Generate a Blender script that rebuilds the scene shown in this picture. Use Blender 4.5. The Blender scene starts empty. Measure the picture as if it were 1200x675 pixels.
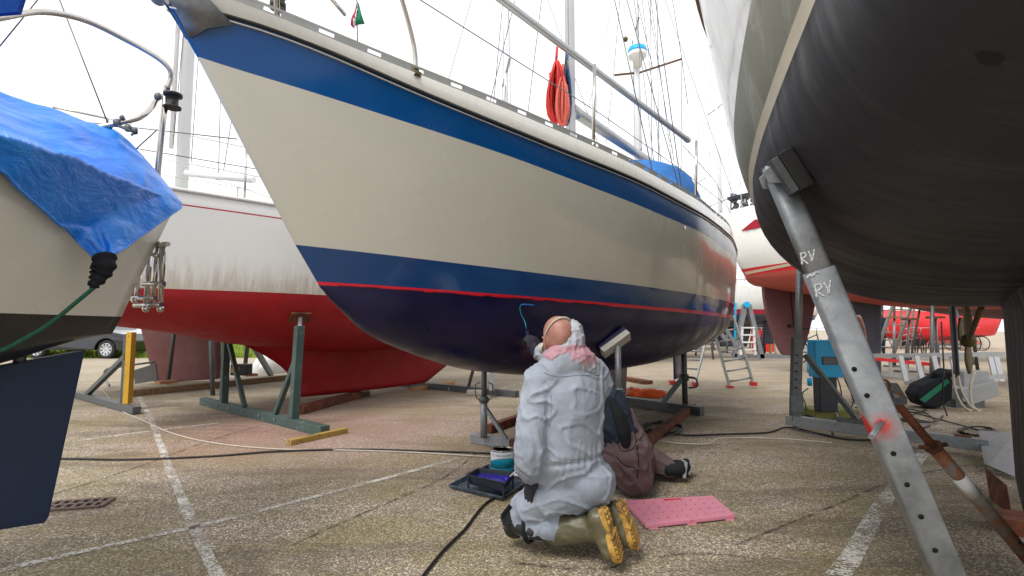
import bpy, bmesh, math, random
import numpy as np
from mathutils import Vector, Matrix, noise, Quaternion
random.seed(7)
scene = bpy.context.scene
COL = scene.collection
V = Vector
FPX, CX, CY, HZ, CAMH = 600.0, 600.0, 337.5, 384.0, 1.08
PITCH = math.atan((HZ - CY) / FPX)
cp, sp = math.cos(PITCH), math.sin(PITCH)

def ray(px, py):
    u = (px - CX) / FPX; v = (CY - py) / FPX
    f = cp - v * sp
    return u / f, (sp + v * cp) / f
def P(px, py, Y):
    a, b = ray(px, py)
    return V((a * Y, Y, CAMH + b * Y))
def G(px, py, z=0.0):
    a, b = ray(px, py)
    Y = (z - CAMH) / b
    return V((a * Y, Y, z))
def proj(x, y, z):
    d = y * cp + (z - CAMH) * sp
    return CX + FPX * x / d, CY - FPX * ((z - CAMH) * cp - y * sp) / d

def pchip(xs, ys):
    xs = np.array(xs, float); ys = np.array(ys, float)
    h = np.diff(xs); d = np.diff(ys) / h
    m = np.zeros(len(xs)); m[0] = d[0]; m[-1] = d[-1]
    for i in range(1, len(xs) - 1):
        if d[i-1] * d[i] <= 0: m[i] = 0
        else:
            w1 = 2*h[i] + h[i-1]; w2 = h[i] + 2*h[i-1]
            m[i] = (w1 + w2) / (w1 / d[i-1] + w2 / d[i])
    def f(x):
        if x <= xs[0]: return ys[0] + m[0] * (x - xs[0])
        if x >= xs[-1]: return ys[-1] + m[-1] * (x - xs[-1])
        i = int(np.searchsorted(xs, x) - 1); i = max(0, min(i, len(h) - 1))
        t = (x - xs[i]) / h[i]
        return ((2*t**3 - 3*t*t + 1) * ys[i] + (t**3 - 2*t*t + t) * h[i] * m[i]
                + (-2*t**3 + 3*t*t) * ys[i+1] + (t**3 - t*t) * h[i] * m[i+1])
    return lambda x: float(f(x))

def catmull(pts, n=8):
    pts = [V(p) for p in pts]
    if len(pts) < 3: return pts
    out = []
    q = [pts[0]*2 - pts[1]] + pts + [pts[-1]*2 - pts[-2]]
    for i in range(1, len(q) - 2):
        a, b, c, d = q[i-1], q[i], q[i+1], q[i+2]
        for k in range(n):
            t = k / n
            out.append(0.5 * ((2*b) + (c - a) * t + (2*a - 5*b + 4*c - d) * t*t + (-a + 3*b - 3*c + d) * t**3))
    out.append(pts[-1])
    return out

# ---------------------------------------------------------------- objects
def T(name, label, cat, loc=(0, 0, 0), group=None, rot=0.0):
    o = bpy.data.objects.new(name, None); COL.objects.link(o)
    o.empty_display_size = 0.1
    o.location = V(loc); o.rotation_euler = (0, 0, rot)
    o['label'] = label; o['category'] = cat
    if group: o['group'] = group
    return o
def tag(o, label, cat, group=None):
    o['label'] = label; o['category'] = cat
    if group: o['group'] = group
    return o
def root_matrix(p):
    M = Matrix.Identity(4); q = p
    while q is not None:
        L = Matrix.Translation(q.location) @ q.rotation_euler.to_matrix().to_4x4()
        M = L @ M; q = q.parent
    return M

class MB:
    def __init__(s):
        s.v = []; s.f = []; s.m = []; s.sm = []
    def add(s, vs, fs, mi=0, smooth=False):
        o = len(s.v); s.v += [V(a) for a in vs]
        for f in fs:
            s.f.append(tuple(o + i for i in f)); s.m.append(mi); s.sm.append(smooth)
        return s
    def box(s, c, size, R=None, mi=0, taper=1.0):
        x, y, z = [a / 2 for a in size]
        vs = []
        for sz in (-1, 1):
            k = taper if sz > 0 else 1
            for sx, sy in ((-1, -1), (1, -1), (1, 1), (-1, 1)):
                p = V((sx * x * k, sy * y * k, sz * z))
                if R is not None: p = R @ p
                vs.append(V(c) + p)
        return s.add(vs, [(3, 2, 1, 0), (4, 5, 6, 7), (0, 1, 5, 4), (1, 2, 6, 5), (2, 3, 7, 6), (3, 0, 4, 7)], mi)
    def bar(s, a, b, w, h, up=(0, 0, 1), mi=0):
        a, b = V(a), V(b); d = (b - a); L = d.length; d.normalize()
        up = V(up)
        if abs(d.dot(up.normalized())) > .98: up = V((1, 0, 0))
        x = d.cross(up).normalized(); z = x.cross(d)
        R = Matrix((x, d, z)).transposed()
        return s.box((a + b) / 2, (w, L, h), R, mi)
    def tube(s, pts, r, n=10, mi=0, caps=True, flat=None):
        pts = [V(p) for p in pts]
        rs = r if isinstance(r, (list, tuple)) else [r] * len(pts)
        vs = []; nrm = None
        for i, p in enumerate(pts):
            a = pts[max(0, i-1)]; b = pts[min(len(pts)-1, i+1)]
            t = (b - a)
            if t.length < 1e-9: t = V((0, 0, 1))
            t.normalize()
            if nrm is None:
                nrm = t.orthogonal().normalized()
            nrm = (nrm - t * nrm.dot(t))
            if nrm.length < 1e-6: nrm = t.orthogonal()
            nrm.normalize(); bn = t.cross(nrm)
            for k in range(n):
                an = 2 * math.pi * k / n
                vs.append(p + (nrm * math.cos(an) + bn * math.sin(an)) * rs[i])
        fs = []
        for i in range(len(pts) - 1):
            for k in range(n):
                k2 = (k + 1) % n
                fs.append((i*n + k, i*n + k2, (i+1)*n + k2, (i+1)*n + k))
        s.add(vs, fs, mi, True)
        if caps:
            o = len(s.v) - len(vs)
            s.f.append(tuple(o + k for k in reversed(range(n)))); s.m.append(mi); s.sm.append(False)
            e = o + (len(pts) - 1) * n
            s.f.append(tuple(e + k for k in range(n))); s.m.append(mi); s.sm.append(False)
        return s
    def sphere(s, c, r, seg=12, rings=8, R=None, mi=0):
        r = V(r) if not isinstance(r, (int, float)) else V((r, r, r))
        vs = []; c = V(c)
        for i in range(1, rings):
            th = math.pi * i / rings
            for k in range(seg):
                ph = 2 * math.pi * k / seg
                p = V((r.x * math.sin(th) * math.cos(ph), r.y * math.sin(th) * math.sin(ph), r.z * math.cos(th)))
                if R is not None: p = R @ p
                vs.append(c + p)
        top = V((0, 0, r.z)); bot = V((0, 0, -r.z))
        if R is not None: top = R @ top; bot = R @ bot
        vs += [c + top, c + bot]; nt = len(vs) - 2; fs = []
        for i in range(rings - 2):
            for k in range(seg):
                k2 = (k+1) % seg
                fs.append((i*seg + k, (i+1)*seg + k, (i+1)*seg + k2, i*seg + k2))
        for k in range(seg):
            k2 = (k+1) % seg
            fs.append((nt, k, k2)); fs.append((nt+1, (rings-2)*seg + k2, (rings-2)*seg + k))
        return s.add(vs, fs, mi, True)
    def lathe(s, c, prof, n=20, R=None, mi=0, smooth=True):
        c = V(c); vs = []
        for (r, z) in prof:
            for k in range(n):
                a = 2 * math.pi * k / n
                p = V((r * math.cos(a), r * math.sin(a), z))
                if R is not None: p = R @ p
                vs.append(c + p)
        fs = []
        for i in range(len(prof) - 1):
            for k in range(n):
                k2 = (k+1) % n
                fs.append((i*n + k, i*n + k2, (i+1)*n + k2, (i+1)*n + k))
        s.add(vs, fs, mi, smooth)
        o = len(s.v) - len(vs)
        if prof[0][0] > 1e-5: s.f.append(tuple(o + k for k in reversed(range(n)))); s.m.append(mi); s.sm.append(False)
        if prof[-1][0] > 1e-5:
            e = o + (len(prof)-1) * n
            s.f.append(tuple(e + k for k in range(n))); s.m.append(mi); s.sm.append(False)
        return s
    def prism(s, poly, ext, mi=0, smooth=False):
        a = [V(p) for p in poly]; e = V(ext); n = len(a)
        vs = a + [p + e for p in a]
        fs = [tuple(reversed(range(n))), tuple(range(n, 2*n))]
        for k in range(n):
            k2 = (k+1) % n
            fs.append((k, k2, n + k2, n + k))
        return s.add(vs, fs, mi, smooth)
    def grid(s, rows, mi=0, smooth=True, mats=None, flip=False):
        n = len(rows[0]); vs = [p for r in rows for p in r]; o = len(s.v)
        s.v += [V(p) for p in vs]
        for i in range(len(rows) - 1):
            for k in range(n - 1):
                f = (o + i*n + k, o + i*n + k + 1, o + (i+1)*n + k + 1, o + (i+1)*n + k)
                if flip: f = f[::-1]
                s.f.append(f); s.m.append(mats[i] if mats else mi); s.sm.append(smooth)
        return s
    def build(s, name, mats, parent=None, bevel=0.0, weld=False, fixn=True, solid=0.0, autosmooth=None):
        if not isinstance(mats, (list, tuple)): mats = [mats]
        vs = s.v
        if parent is not None:
            Mi = root_matrix(parent).inverted(); vs = [Mi @ p for p in vs]
        me = bpy.data.meshes.new(name)
        me.from_pydata([tuple(p) for p in vs], [], s.f)
        for m in mats: me.materials.append(m)
        me.polygons.foreach_set('material_index', s.m)
        me.polygons.foreach_set('use_smooth', s.sm)
        bm = bmesh.new(); bm.from_mesh(me)
        if weld: bmesh.ops.remove_doubles(bm, verts=bm.verts, dist=1e-4)
        bad = [f for f in bm.faces if f.calc_area() < 1e-10]
        if bad: bmesh.ops.delete(bm, geom=bad, context='FACES')
        if fixn: bmesh.ops.recalc_face_normals(bm, faces=bm.faces)
        if bevel > 0:
            es = [e for e in bm.edges if len(e.link_faces) == 2 and e.calc_face_angle(0) > 0.6]
            try: bmesh.ops.bevel(bm, geom=es, offset=bevel, segments=2, affect='EDGES', profile=0.6, clamp_overlap=True)
            except Exception as ex: print('bevel', name, ex)
        bm.to_mesh(me); bm.free(); me.update()
        o = bpy.data.objects.new(name, me); COL.objects.link(o)
        if parent is not None: o.parent = parent
        if solid:
            md = o.modifiers.new('t', 'SOLIDIFY'); md.thickness = solid; md.offset = 0
        return o

def struct(o): o['kind'] = 'structure'; return o

def copy_tree(o, loc, rot=None, label=None, parent=None):
    c = o.copy(); COL.objects.link(c)
    if parent is None:
        c.location = V(loc)
        if rot is not None: c.rotation_euler = (0, 0, rot)
        if label: c['label'] = label
    else:
        c.parent = parent
    for ch in list(o.children): copy_tree(ch, None, parent=c)
    return c

# ---------------------------------------------------------------- materials
class NT:
    def __init__(s, name):
        s.mat = bpy.data.materials.new(name); s.mat.use_nodes = True
        s.t = s.mat.node_tree; s.n = s.t.nodes; s.l = s.t.links
        s.n.clear()
        s.out = s.n.new('ShaderNodeOutputMaterial')
        s.b = s.n.new('ShaderNodeBsdfPrincipled')
        s.l.new(s.b.outputs[0], s.out.inputs[0])
        s.co = s.n.new('ShaderNodeTexCoord')
    def N(s, t, **kw):
        n = s.n.new(t)
        for k, v in kw.items():
            if k in n.inputs: n.inputs[k].default_value = v
            else: setattr(n, k, v)
        return n
    def L(s, a, b): s.l.new(a, b)
    def coord(s, scale=(1, 1, 1), rot=(0, 0, 0), space='Object'):
        m = s.N('ShaderNodeMapping'); m.inputs['Scale'].default_value = scale; m.inputs['Rotation'].default_value = rot
        if space == 'World':
            g = s.N('ShaderNodeNewGeometry'); s.L(g.outputs['Position'], m.inputs[0])
        else: s.L(s.co.outputs[space], m.inputs[0])
        return m.outputs[0]
    def coord2(s, rotz, scale, rot=(0, 0, 0)):
        a = s.N('ShaderNodeMapping'); a.inputs['Rotation'].default_value = (rot[0], rot[1], rotz); s.L(s.co.outputs['Object'], a.inputs[0])
        b = s.N('ShaderNodeMapping'); b.inputs['Scale'].default_value = scale; s.L(a.outputs[0], b.inputs[0]); return b.outputs[0]
    def noise(s, vec, scale=5, detail=4, rough=.55, dist=0):
        n = s.N('ShaderNodeTexNoise'); n.inputs['Scale'].default_value = scale
        n.inputs['Detail'].default_value = detail; n.inputs['Roughness'].default_value = rough
        n.inputs['Distortion'].default_value = dist
        s.L(vec, n.inputs['Vector']); return n.outputs['Fac']
    def ramp(s, fac, stops, interp='LINEAR'):
        r = s.N('ShaderNodeValToRGB'); r.color_ramp.interpolation = interp
        e = r.color_ramp.elements
        while len(e) > 1: e.remove(e[-1])
        for i, (p, c) in enumerate(stops):
            if isinstance(c, (int, float)): c = (c, c, c)
            c = tuple(c[:3]) + (1,)
            if i == 0: e[0].position = p; e[0].color = c
            else:
                x = e.new(p); x.color = c
        s.L(fac, r.inputs[0]); return r.outputs[0]
    def mix(s, fac, a, b, mode='MIX'):
        m = s.N('ShaderNodeMix'); m.data_type = 'RGBA'; m.blend_type = mode
        for sock, val in ((m.inputs[0], fac), (m.inputs[6], a), (m.inputs[7], b)):
            if hasattr(val, 'links') or hasattr(val, 'is_output'): s.L(val, sock)
            elif isinstance(val, (int, float)): sock.default_value = val
            else: sock.default_value = tuple(val[:3]) + (1,)
        return m.outputs[2]
    def math(s, op, a, b=None):
        m = s.N('ShaderNodeMath'); m.operation = op
        for i, val in enumerate((a, b)):
            if val is None: continue
            if isinstance(val, (int, float)): m.inputs[i].default_value = val
            else: s.L(val, m.inputs[i])
        return m.outputs[0]
    def bump(s, h, strength=.3, dist=.01):
        b = s.N('ShaderNodeBump'); b.inputs['Strength'].default_value = strength; b.inputs['Distance'].default_value = dist
        s.L(h, b.inputs['Height']); s.L(b.outputs[0], s.b.inputs['Normal']); return b
    def set(s, **kw):
        for k, v in kw.items():
            k2 = {'col': 'Base Color', 'rough': 'Roughness', 'metal': 'Metallic', 'coat': 'Coat Weight', 'coatr': 'Coat Roughness', 'spec': 'Specular IOR Level', 'sss': 'Subsurface Weight', 'trans': 'Transmission Weight', 'alpha': 'Alpha'}[k]
            if isinstance(v, (int, float)): s.b.inputs[k2].default_value = v
            elif isinstance(v, tuple): s.b.inputs[k2].default_value = tuple(v[:3]) + (1,)
            else: s.L(v, s.b.inputs[k2])
        return s

def C(r, g, b):
    f = lambda c: (c/255/12.92) if c/255 <= .04045 else ((c/255 + .055)/1.055)**2.4
    return (f(r), f(g), f(b))
def scalec(c, k): return tuple(min(1, x * k) for x in c)

def paint(name, col, rough=.35, var=.12, scale=3, metal=0, bump=.0, coat=0, bscale=60, stretch=(1, 1, 1), rvar=.12):
    m = NT(name); v = m.coord(scale=stretch)
    n1 = m.noise(v, scale, 5); n2 = m.noise(v, scale * 9, 3)
    f = m.math('ADD', m.math('MULTIPLY', n1, .7), m.math('MULTIPLY', n2, .3))
    col2 = m.ramp(f, [(.3, scalec(col, 1 - var)), (.7, scalec(col, 1 + var))])
    r = m.ramp(m.noise(v, scale * 2.3, 4), [(.3, max(0, rough - rvar)), (.7, min(1, rough + rvar))])
    m.set(col=col2, rough=r, metal=metal, coat=coat, coatr=.1)
    if bump: m.bump(m.noise(v, bscale, 3), bump, .005)
    return m.mat

M = {}
def make_materials():
    # ground: exposed aggregate asphalt with moss, damp and dust stains
    def ground_col(m):
        w = m.coord(space='World')
        vo = m.N('ShaderNodeTexVoronoi'); vo.inputs['Scale'].default_value = 130; m.L(w, vo.inputs['Vector'])
        sep = m.N('ShaderNodeSeparateColor'); m.L(vo.outputs['Color'], sep.inputs[0])
        stones = m.ramp(sep.outputs[0], [(0, C(98, 88, 80)), (.35, C(146, 131, 117)), (.62, C(172, 157, 139)), (.8, C(198, 183, 160)), (.92, C(236, 224, 194)), (1, C(252, 246, 228))])
        edge = m.ramp(vo.outputs['Distance'], [(0, 1.0), (.5, .95), (.9, .6)])
        c = m.mix(.85, stones, edge, 'MULTIPLY')
        vo2 = m.N('ShaderNodeTexVoronoi'); vo2.inputs['Scale'].default_value = 60; m.L(w, vo2.inputs['Vector'])
        s2 = m.N('ShaderNodeSeparateColor'); m.L(vo2.outputs['Color'], s2.inputs[0])
        big = m.math('MULTIPLY', m.ramp(s2.outputs[1], [(.86, 0.0), (.9, 1.0)]), m.ramp(vo2.outputs['Distance'], [(.25, 1.0), (.35, 0.0)]))
        c = m.mix(m.math('MULTIPLY', big, .6), c, C(176, 160, 128))
        lg = m.noise(w, .55, 6, .6, .6)
        c = m.mix(m.ramp(lg, [(.35, 0.0), (.75, .42)]), c, C(132, 114, 104), 'MIX')
        moss = m.noise(m.coord((1, 1.6, 1), space='World'), .9, 8, .68, .4)
        c = m.mix(m.ramp(moss, [(.42, 0.0), (.58, .6), (.75, .8)]), c, m.mix(.5, c, C(120, 112, 40), 'MULTIPLY'))
        c = m.mix(m.ramp(moss, [(.42, 0.0), (.62, .34)]), c, C(146, 138, 78))
        pale = m.noise(w, 1.7, 6, .7)
        c = m.mix(m.ramp(pale, [(.5, 0.0), (.8, .35)]), c, C(170, 158, 144))
        dk = m.noise(m.coord((.6, 2.2, 1), (0, 0, .35), 'World'), .8, 6, .6, 1.2)
        c = m.mix(m.ramp(dk, [(.5, 0.0), (.6, .45), (.66, .1), (.8, 0.0)]), c, C(84, 76, 68))
        # red antifouling dust round the keels
        def blob(cx, cy, rad):
            g = m.N('ShaderNodeNewGeometry'); d = m.N('ShaderNodeVectorMath'); d.operation = 'DISTANCE'
            m.L(g.outputs['Position'], d.inputs[0]); d.inputs[1].default_value = (cx, cy, 0)
            dd = m.math('ADD', d.outputs['Value'], m.math('MULTIPLY', m.noise(w, 1.3, 5), 1.4))
            return m.ramp(m.math('DIVIDE', dd, rad), [(.35, 1.0), (1.0, 0.0)])
        c = m.mix(m.math('MULTIPLY', blob(-1.5, 5.6, 3.0), .42), c, C(156, 116, 112))
        c = m.mix(m.math('MULTIPLY', blob(-2.7, 5.3, 2.0), .3), c, C(160, 98, 96))
        # paler, plainer paving tone further down the yard
        g = m.N('ShaderNodeNewGeometry'); sx = m.N('ShaderNodeSeparateXYZ'); m.L(g.outputs['Position'], sx.inputs[0])
        far = m.ramp(m.math('DIVIDE', sx.outputs[1], 30), [(.18, 0.0), (.5, .6), (1, .75)])
        c = m.mix(far, c, m.mix(m.noise(w, .3, 5), C(150, 137, 120), C(190, 177, 158)))
        return c, vo
    m = NT('yard_asphalt'); c, vo = ground_col(m)
    m.set(col=c, rough=.82, spec=.35)
    h = m.math('ADD', m.math('MULTIPLY', m.ramp(vo.outputs['Distance'], [(0, 1.0), (.8, 0.0)]), 1.0), m.noise(m.coord(space='World'), 9, 4))
    m.bump(h, .5, .006)
    M['ground'] = m.mat
    # worn white line paint: stones show through
    m = NT('line_paint'); w = m.coord(space='World')
    n = m.noise(w, 70, 3, .7); n2 = m.noise(w, 6, 4)
    a = m.ramp(m.math('ADD', n, m.math('MULTIPLY', n2, .6)), [(.71, 0.0), (.87, .95)])
    m.set(col=m.mix(n2, C(196, 190, 180), C(224, 220, 212)), rough=.8)
    tr = m.N('ShaderNodeBsdfTransparent'); mx = m.N('ShaderNodeMixShader')
    m.L(a, mx.inputs[0]); m.L(tr.outputs[0], mx.inputs[1]); m.L(m.b.outputs[0], mx.inputs[2]); m.L(mx.outputs[0], m.out.inputs[0])
    M['line'] = m.mat
    m = NT('dark_seam_tar'); w = m.coord(space='World'); a = m.ramp(m.noise(w, 9, 5, .7), [(.4, 0.0), (.6, .6)]); m.set(col=C(64, 56, 50), rough=.8)
    tr = m.N('ShaderNodeBsdfTransparent'); mx = m.N('ShaderNodeMixShader'); m.L(a, mx.inputs[0]); m.L(tr.outputs[0], mx.inputs[1]); m.L(m.b.outputs[0], mx.inputs[2]); m.L(mx.outputs[0], m.out.inputs[0]); M['seam'] = m.mat
    def hullpaint(name, col, rough=.12, var=.05, grime=None, coat=.4):
        m = NT(name); v = m.coord((1, 1, 1))
        n = m.noise(v, 1.6, 6, .6)
        c = m.ramp(n, [(.3, scalec(col, 1 - var)), (.7, scalec(col, 1 + var))])
        if grime:
            st = m.noise(m.coord((5, 5, .5)), 3, 6, .7)
            c = m.mix(m.ramp(st, [(.5, 0.0), (.75, grime[1])]), c, grime[0])
        r = m.ramp(m.noise(v, 5, 5), [(.3, rough * .6), (.7, rough * 1.6)])
        m.set(col=c, rough=r, coat=coat, coatr=.08)
        m.bump(m.noise(v, 1.4, 2), .03, .02)
        return m.mat
    M['cream'] = hullpaint('cream_gelcoat', C(230, 229, 220), .2, .012, None)
    M['royal'] = hullpaint('royal_blue_gelcoat', (.002, .105, .40), .2, .08, (C(26, 78, 142), .3))
    M['navyboot'] = hullpaint('navy_boot_stripe', (.008, .07, .25), .12, .1, None)
    M['sheerwhite'] = hullpaint('white_gelcoat', C(222, 220, 214), .25, .03, (C(180, 172, 160), .25))
    m = NT('white_gelcoat_stained_low'); v = m.coord(); n = m.noise(v, 1.6, 5); sx = m.N('ShaderNodeSeparateXYZ'); g = m.N('ShaderNodeNewGeometry'); m.L(g.outputs['Position'], sx.inputs[0])
    st = m.noise(m.coord((7, 7, .35)), 3, 5, .7); low = m.ramp(m.math('SUBTRACT', sx.outputs[2], m.math('MULTIPLY', st, .35)), [(.0, 0.0), (.2, 1.0)]) if False else None
    zz = m.math('ADD', m.math('MULTIPLY', m.math('SUBTRACT', sx.outputs[2], 1.47), 1.6), m.math('MULTIPLY', m.math('SUBTRACT', .5, st), 1.3))
    c = m.mix(m.ramp(zz, [(.0, .55), (.35, .12), (.6, 0.0)]), C(224, 223, 218), C(158, 138, 104))
    m.set(col=c, rough=m.ramp(n, [(.3, .2), (.7, .36)]), coat=.3); M['whitered'] = m.mat
    M['whitegel'] = hullpaint('weathered_white_gelcoat', C(220, 219, 214), .3, .03, (C(170, 156, 130), .12))
    M['greywhite'] = hullpaint('dull_white_gelcoat', C(206, 206, 202), .35, .05, (C(140, 132, 118), .35))
    M['redhot'] = hullpaint('bright_red_line', (.85, .008, .03), .35, .1)
    def antifoul(name, col, var=.2, rough=.6, streak=None, stretch=(1, 1, 6), coat=0, bump=.25, srange=(.45, .75, .5)):
        m = NT(name); v = m.coord(); vs = m.coord(stretch)
        n = m.noise(v, 1.3, 7, .65)
        c = m.ramp(n, [(.28, scalec(col, 1 - var)), (.72, scalec(col, 1 + var))])
        if streak:
            s_ = m.noise(vs, 3, 8, .75, .2)
            c = m.mix(m.ramp(s_, [(srange[0], 0.0), (srange[1], srange[2])]), c, streak)
        m.set(col=c, rough=m.ramp(m.noise(v, 4, 4), [(.3, rough - .15), (.7, rough + .15)]), coat=coat)
        m.bump(m.noise(vs, 14, 5, .6), bump, .004)
        return m.mat
    M['antiblue'] = antifoul('fresh_navy_antifouling', (.008, .006, .052), .35, .36, C(34, 24, 104), (1, 1, 1), 0, .15, (.5, .8, .35))
    M['antired'] = antifoul('red_antifouling', (.32, .002, .007), .22, .6, C(120, 6, 12), (1, 1, 3))
    M['antibrown'] = antifoul('brown_red_primer', C(104, 64, 62), .15, .75, C(124, 84, 80), (1, 1, 1))
    M['antipurple'] = antifoul('purple_brown_antifouling', C(96, 58, 62), .15, .65, C(116, 76, 78))
    M['antisalmon'] = antifoul('faded_red_antifouling', C(166, 70, 58), .15, .65, C(140, 54, 46))
    M['antimaroon'] = antifoul('maroon_antifouling', C(84, 44, 44), .15, .65)
    M['antigrey'] = antifoul('blue_grey_antifouling', C(62, 66, 82), .15, .6, C(90, 94, 106))
    M['antinavy'] = antifoul('navy_rudder_paint', (.010, .026, .07), .25, .5, C(34, 56, 92), (1, 1, 1), 0, .2, (.62, .72, .4))
    M['blackhull'] = antifoul('black_band_paint', (.016, .017, .02), .3, .32, C(60, 60, 62), (1, 1, 5), 0, .2)
    # black bottom scraped with long drag marks, browner where worn through; some pale flecks are painted glints
    m = NT('scraped_black_antifouling')
    vs = m.coord((1.2, 1.2, 1.2)); RZ = -math.atan2(.809, .588) + .12; dr = m.coord2(RZ, (7, 1.3, 1.3)); fine = m.coord2(RZ, (46, 2.4, 2.4))
    n = m.noise(vs, 1.1, 7, .6, .3)
    c = m.ramp(n, [(.3, (.018, .018, .023)), (.6, (.033, .032, .04)), (.78, (.046, .043, .048))])
    c = m.mix(m.ramp(m.noise(dr, 1.3, 8, .72, .3), [(.48, 0.0), (.7, .26), (.85, .45)]), c, C(58, 52, 48))
    c = m.mix(m.ramp(m.noise(fine, 1.0, 6, .75, .1), [(.56, 0.0), (.74, .34)]), c, C(92, 86, 84))
    c = m.mix(m.ramp(m.noise(m.coord2(RZ, (26, 2.2, 2.2)), 2, 5, .8), [(.68, 0.0), (.76, .55)]), c, C(140, 130, 118))
    g = m.N('ShaderNodeNewGeometry'); SPOT = m.N('ShaderNodeVectorMath'); SPOT.operation = 'DISTANCE'; m.L(g.outputs['Position'], SPOT.inputs[0])
    c = m.mix(m.ramp(m.math('ADD', SPOT.outputs['Value'], m.math('MULTIPLY', m.noise(vs, 16, 5, .7), .05)), [(.042, .9), (.046, 0.0)]), c, (.006, .006, .008))
    sharp = m.noise(m.coord2(RZ, (95, 2.2, 2.2)), 1.0, 7, .8)
    c = m.mix(m.ramp(sharp, [(.6, 0.0), (.64, .26), (.8, .4)]), c, C(104, 100, 104))
    M['_spot'] = SPOT
    c = m.mix(m.ramp(m.noise(m.coord(), 60, 3, .8), [(.7, 0.0), (.76, .5)]), c, C(110, 104, 98))
    m.set(col=c, rough=m.ramp(m.noise(dr, 2, 6), [(.3, .42), (.7, .72)]), spec=.35)
    m.bump(m.math('ADD', m.noise(fine, 1, 6, .7), m.math('MULTIPLY', m.noise(dr, 2, 6, .7), .4)), .25, .004)
    M['scraped'] = m.mat
    M['creamline'] = paint('cream_waterline_paint', C(206, 196, 172), .5, .08, 5)
    m = NT('slimy_boot_band'); v = m.coord((1, 1, 1)); st = m.coord((1.2, 1.2, 5))
    c = m.mix(m.noise(v, 1.2, 5), C(142, 144, 130), C(112, 114, 96))
    c = m.mix(m.ramp(m.noise(v, 2.2, 7, .7, .8), [(.5, 0.0), (.62, .55)]), c, C(172, 170, 158))
    c = m.mix(m.ramp(m.noise(st, 3, 6, .7), [(.55, 0.0), (.7, .4)]), c, C(58, 66, 74))
    m.set(col=c, rough=.55, spec=.3); M['slime'] = m.mat
    def galv(name, col, var=.18):
        m = NT(name); v = m.coord()
        vo = m.N('ShaderNodeTexVoronoi'); vo.inputs['Scale'].default_value = 55; m.L(v, vo.inputs['Vector'])
        sep = m.N('ShaderNodeSeparateColor'); m.L(vo.outputs['Color'], sep.inputs[0])
        n = m.noise(v, 7, 6, .7)
        f = m.math('ADD', m.math('MULTIPLY', sep.outputs[0], .25), m.math('MULTIPLY', n, .8))
        c = m.ramp(f, [(.3, scalec(col, 1 - var)), (.75, scalec(col, 1 + var))])
        c = m.mix(m.ramp(m.noise(v, 3, 6, .7), [(.62, 0.0), (.72, .4)]), c, C(120, 100, 78))
        m.set(col=c, rough=m.ramp(n, [(.3, .42), (.7, .62)]), metal=.55)
        m.bump(n, .12, .004); return m.mat
    M['galv'] = galv('galvanised_steel', C(140, 144, 148))
    M['galvd'] = galv('dark_galvanised_steel', C(98, 102, 104), .22)
    M['steel'] = paint('stainless_steel', C(196, 192, 186), .2, .1, 4, 1.0)
    M['alu'] = paint('anodised_aluminium', C(172, 174, 176), .4, .06, 3, .7)
    M['mastwhite'] = paint('white_mast_paint', C(214, 218, 222), .35, .04, 2)
    m = NT('rusty_steel'); v = m.coord()
    n = m.noise(v, 9, 8, .7); c = m.ramp(n, [(.3, C(52, 30, 22)), (.5, C(98, 52, 32)), (.7, C(140, 82, 50))])
    m.set(col=c, rough=.85); m.bump(n, .4, .004); M['rust'] = m.mat
    m = NT('rusty_worn_tube'); v = m.coord()
    n = m.noise(v, 6, 8, .7, .5); c = m.ramp(n, [(.36, C(84, 58, 40)), (.46, C(140, 84, 52)), (.54, C(120, 112, 104)), (.7, C(150, 148, 142))])
    m.set(col=c, rough=.65, metal=.25); m.bump(n, .25, .004); M['rustgalv'] = m.mat
    def chipped(name, col, under=C(70, 52, 42), amt=.6):
        m = NT(name); v = m.coord(); n = m.noise(v, 12, 7, .75)
        k = m.ramp(n, [(amt, 0.0), (amt + .03, 1.0)])
        c = m.mix(k, m.ramp(m.noise(v, 3, 4), [(.3, scalec(col, .8)), (.7, scalec(col, 1.15))]), under)
        m.set(col=c, rough=.55); m.bump(k, .15, .003); return m.mat
    M['greensteel'] = chipped('chipped_green_steel', C(62, 82, 78), C(120, 118, 108), .6)
    M['yellow'] = chipped('chipped_yellow_steel', C(206, 160, 36), C(66, 50, 40), .63)
    M['yellowwood'] = chipped('yellow_painted_timber', C(170, 140, 70), C(110, 92, 66), .55)
    m = NT('weathered_timber'); v = m.coord((1, 1, 1)); n = m.noise(m.coord((2, 14, 14)), 3, 6, .6)
    c = m.ramp(n, [(.3, C(96, 74, 54)), (.7, C(160, 130, 98))]); m.set(col=c, rough=.85); m.bump(n, .3, .004); M['wood'] = m.mat
    M['brightwood'] = paint('pale_timber', C(180, 132, 92), .8, .18, 6, 0, .2)
    # clothing
    m = NT('disposable_coverall'); v = m.coord()
    n = m.noise(v, 9, 6, .6, .6); fine = m.noise(v, 220, 2)
    c = m.ramp(m.noise(v, 4, 5), [(.3, C(132, 141, 155)), (.7, C(160, 168, 181))])
    vd = m.N('ShaderNodeVectorMath'); vd.operation = 'DISTANCE'
    g = m.N('ShaderNodeNewGeometry'); m.L(g.outputs['Position'], vd.inputs[0]); vd.inputs[1].default_value = P(634, 532, 2.2)
    k = m.math('MULTIPLY', m.ramp(vd.outputs['Value'], [(.04, 1.0), (.1, 0.0)]), m.ramp(m.noise(v, 30, 5, .7), [(.5, 0.0), (.62, .7)]))
    c = m.mix(k, c, C(60, 120, 160))
    m.set(col=c, rough=.75, sss=.12); m.b.inputs['Subsurface Radius'].default_value = (.02, .02, .025)
    rd = m.N('ShaderNodeTexNoise'); 
    h = m.math('ADD', m.math('MULTIPLY', n, 1.0), m.math('MULTIPLY', fine, .05))
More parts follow.
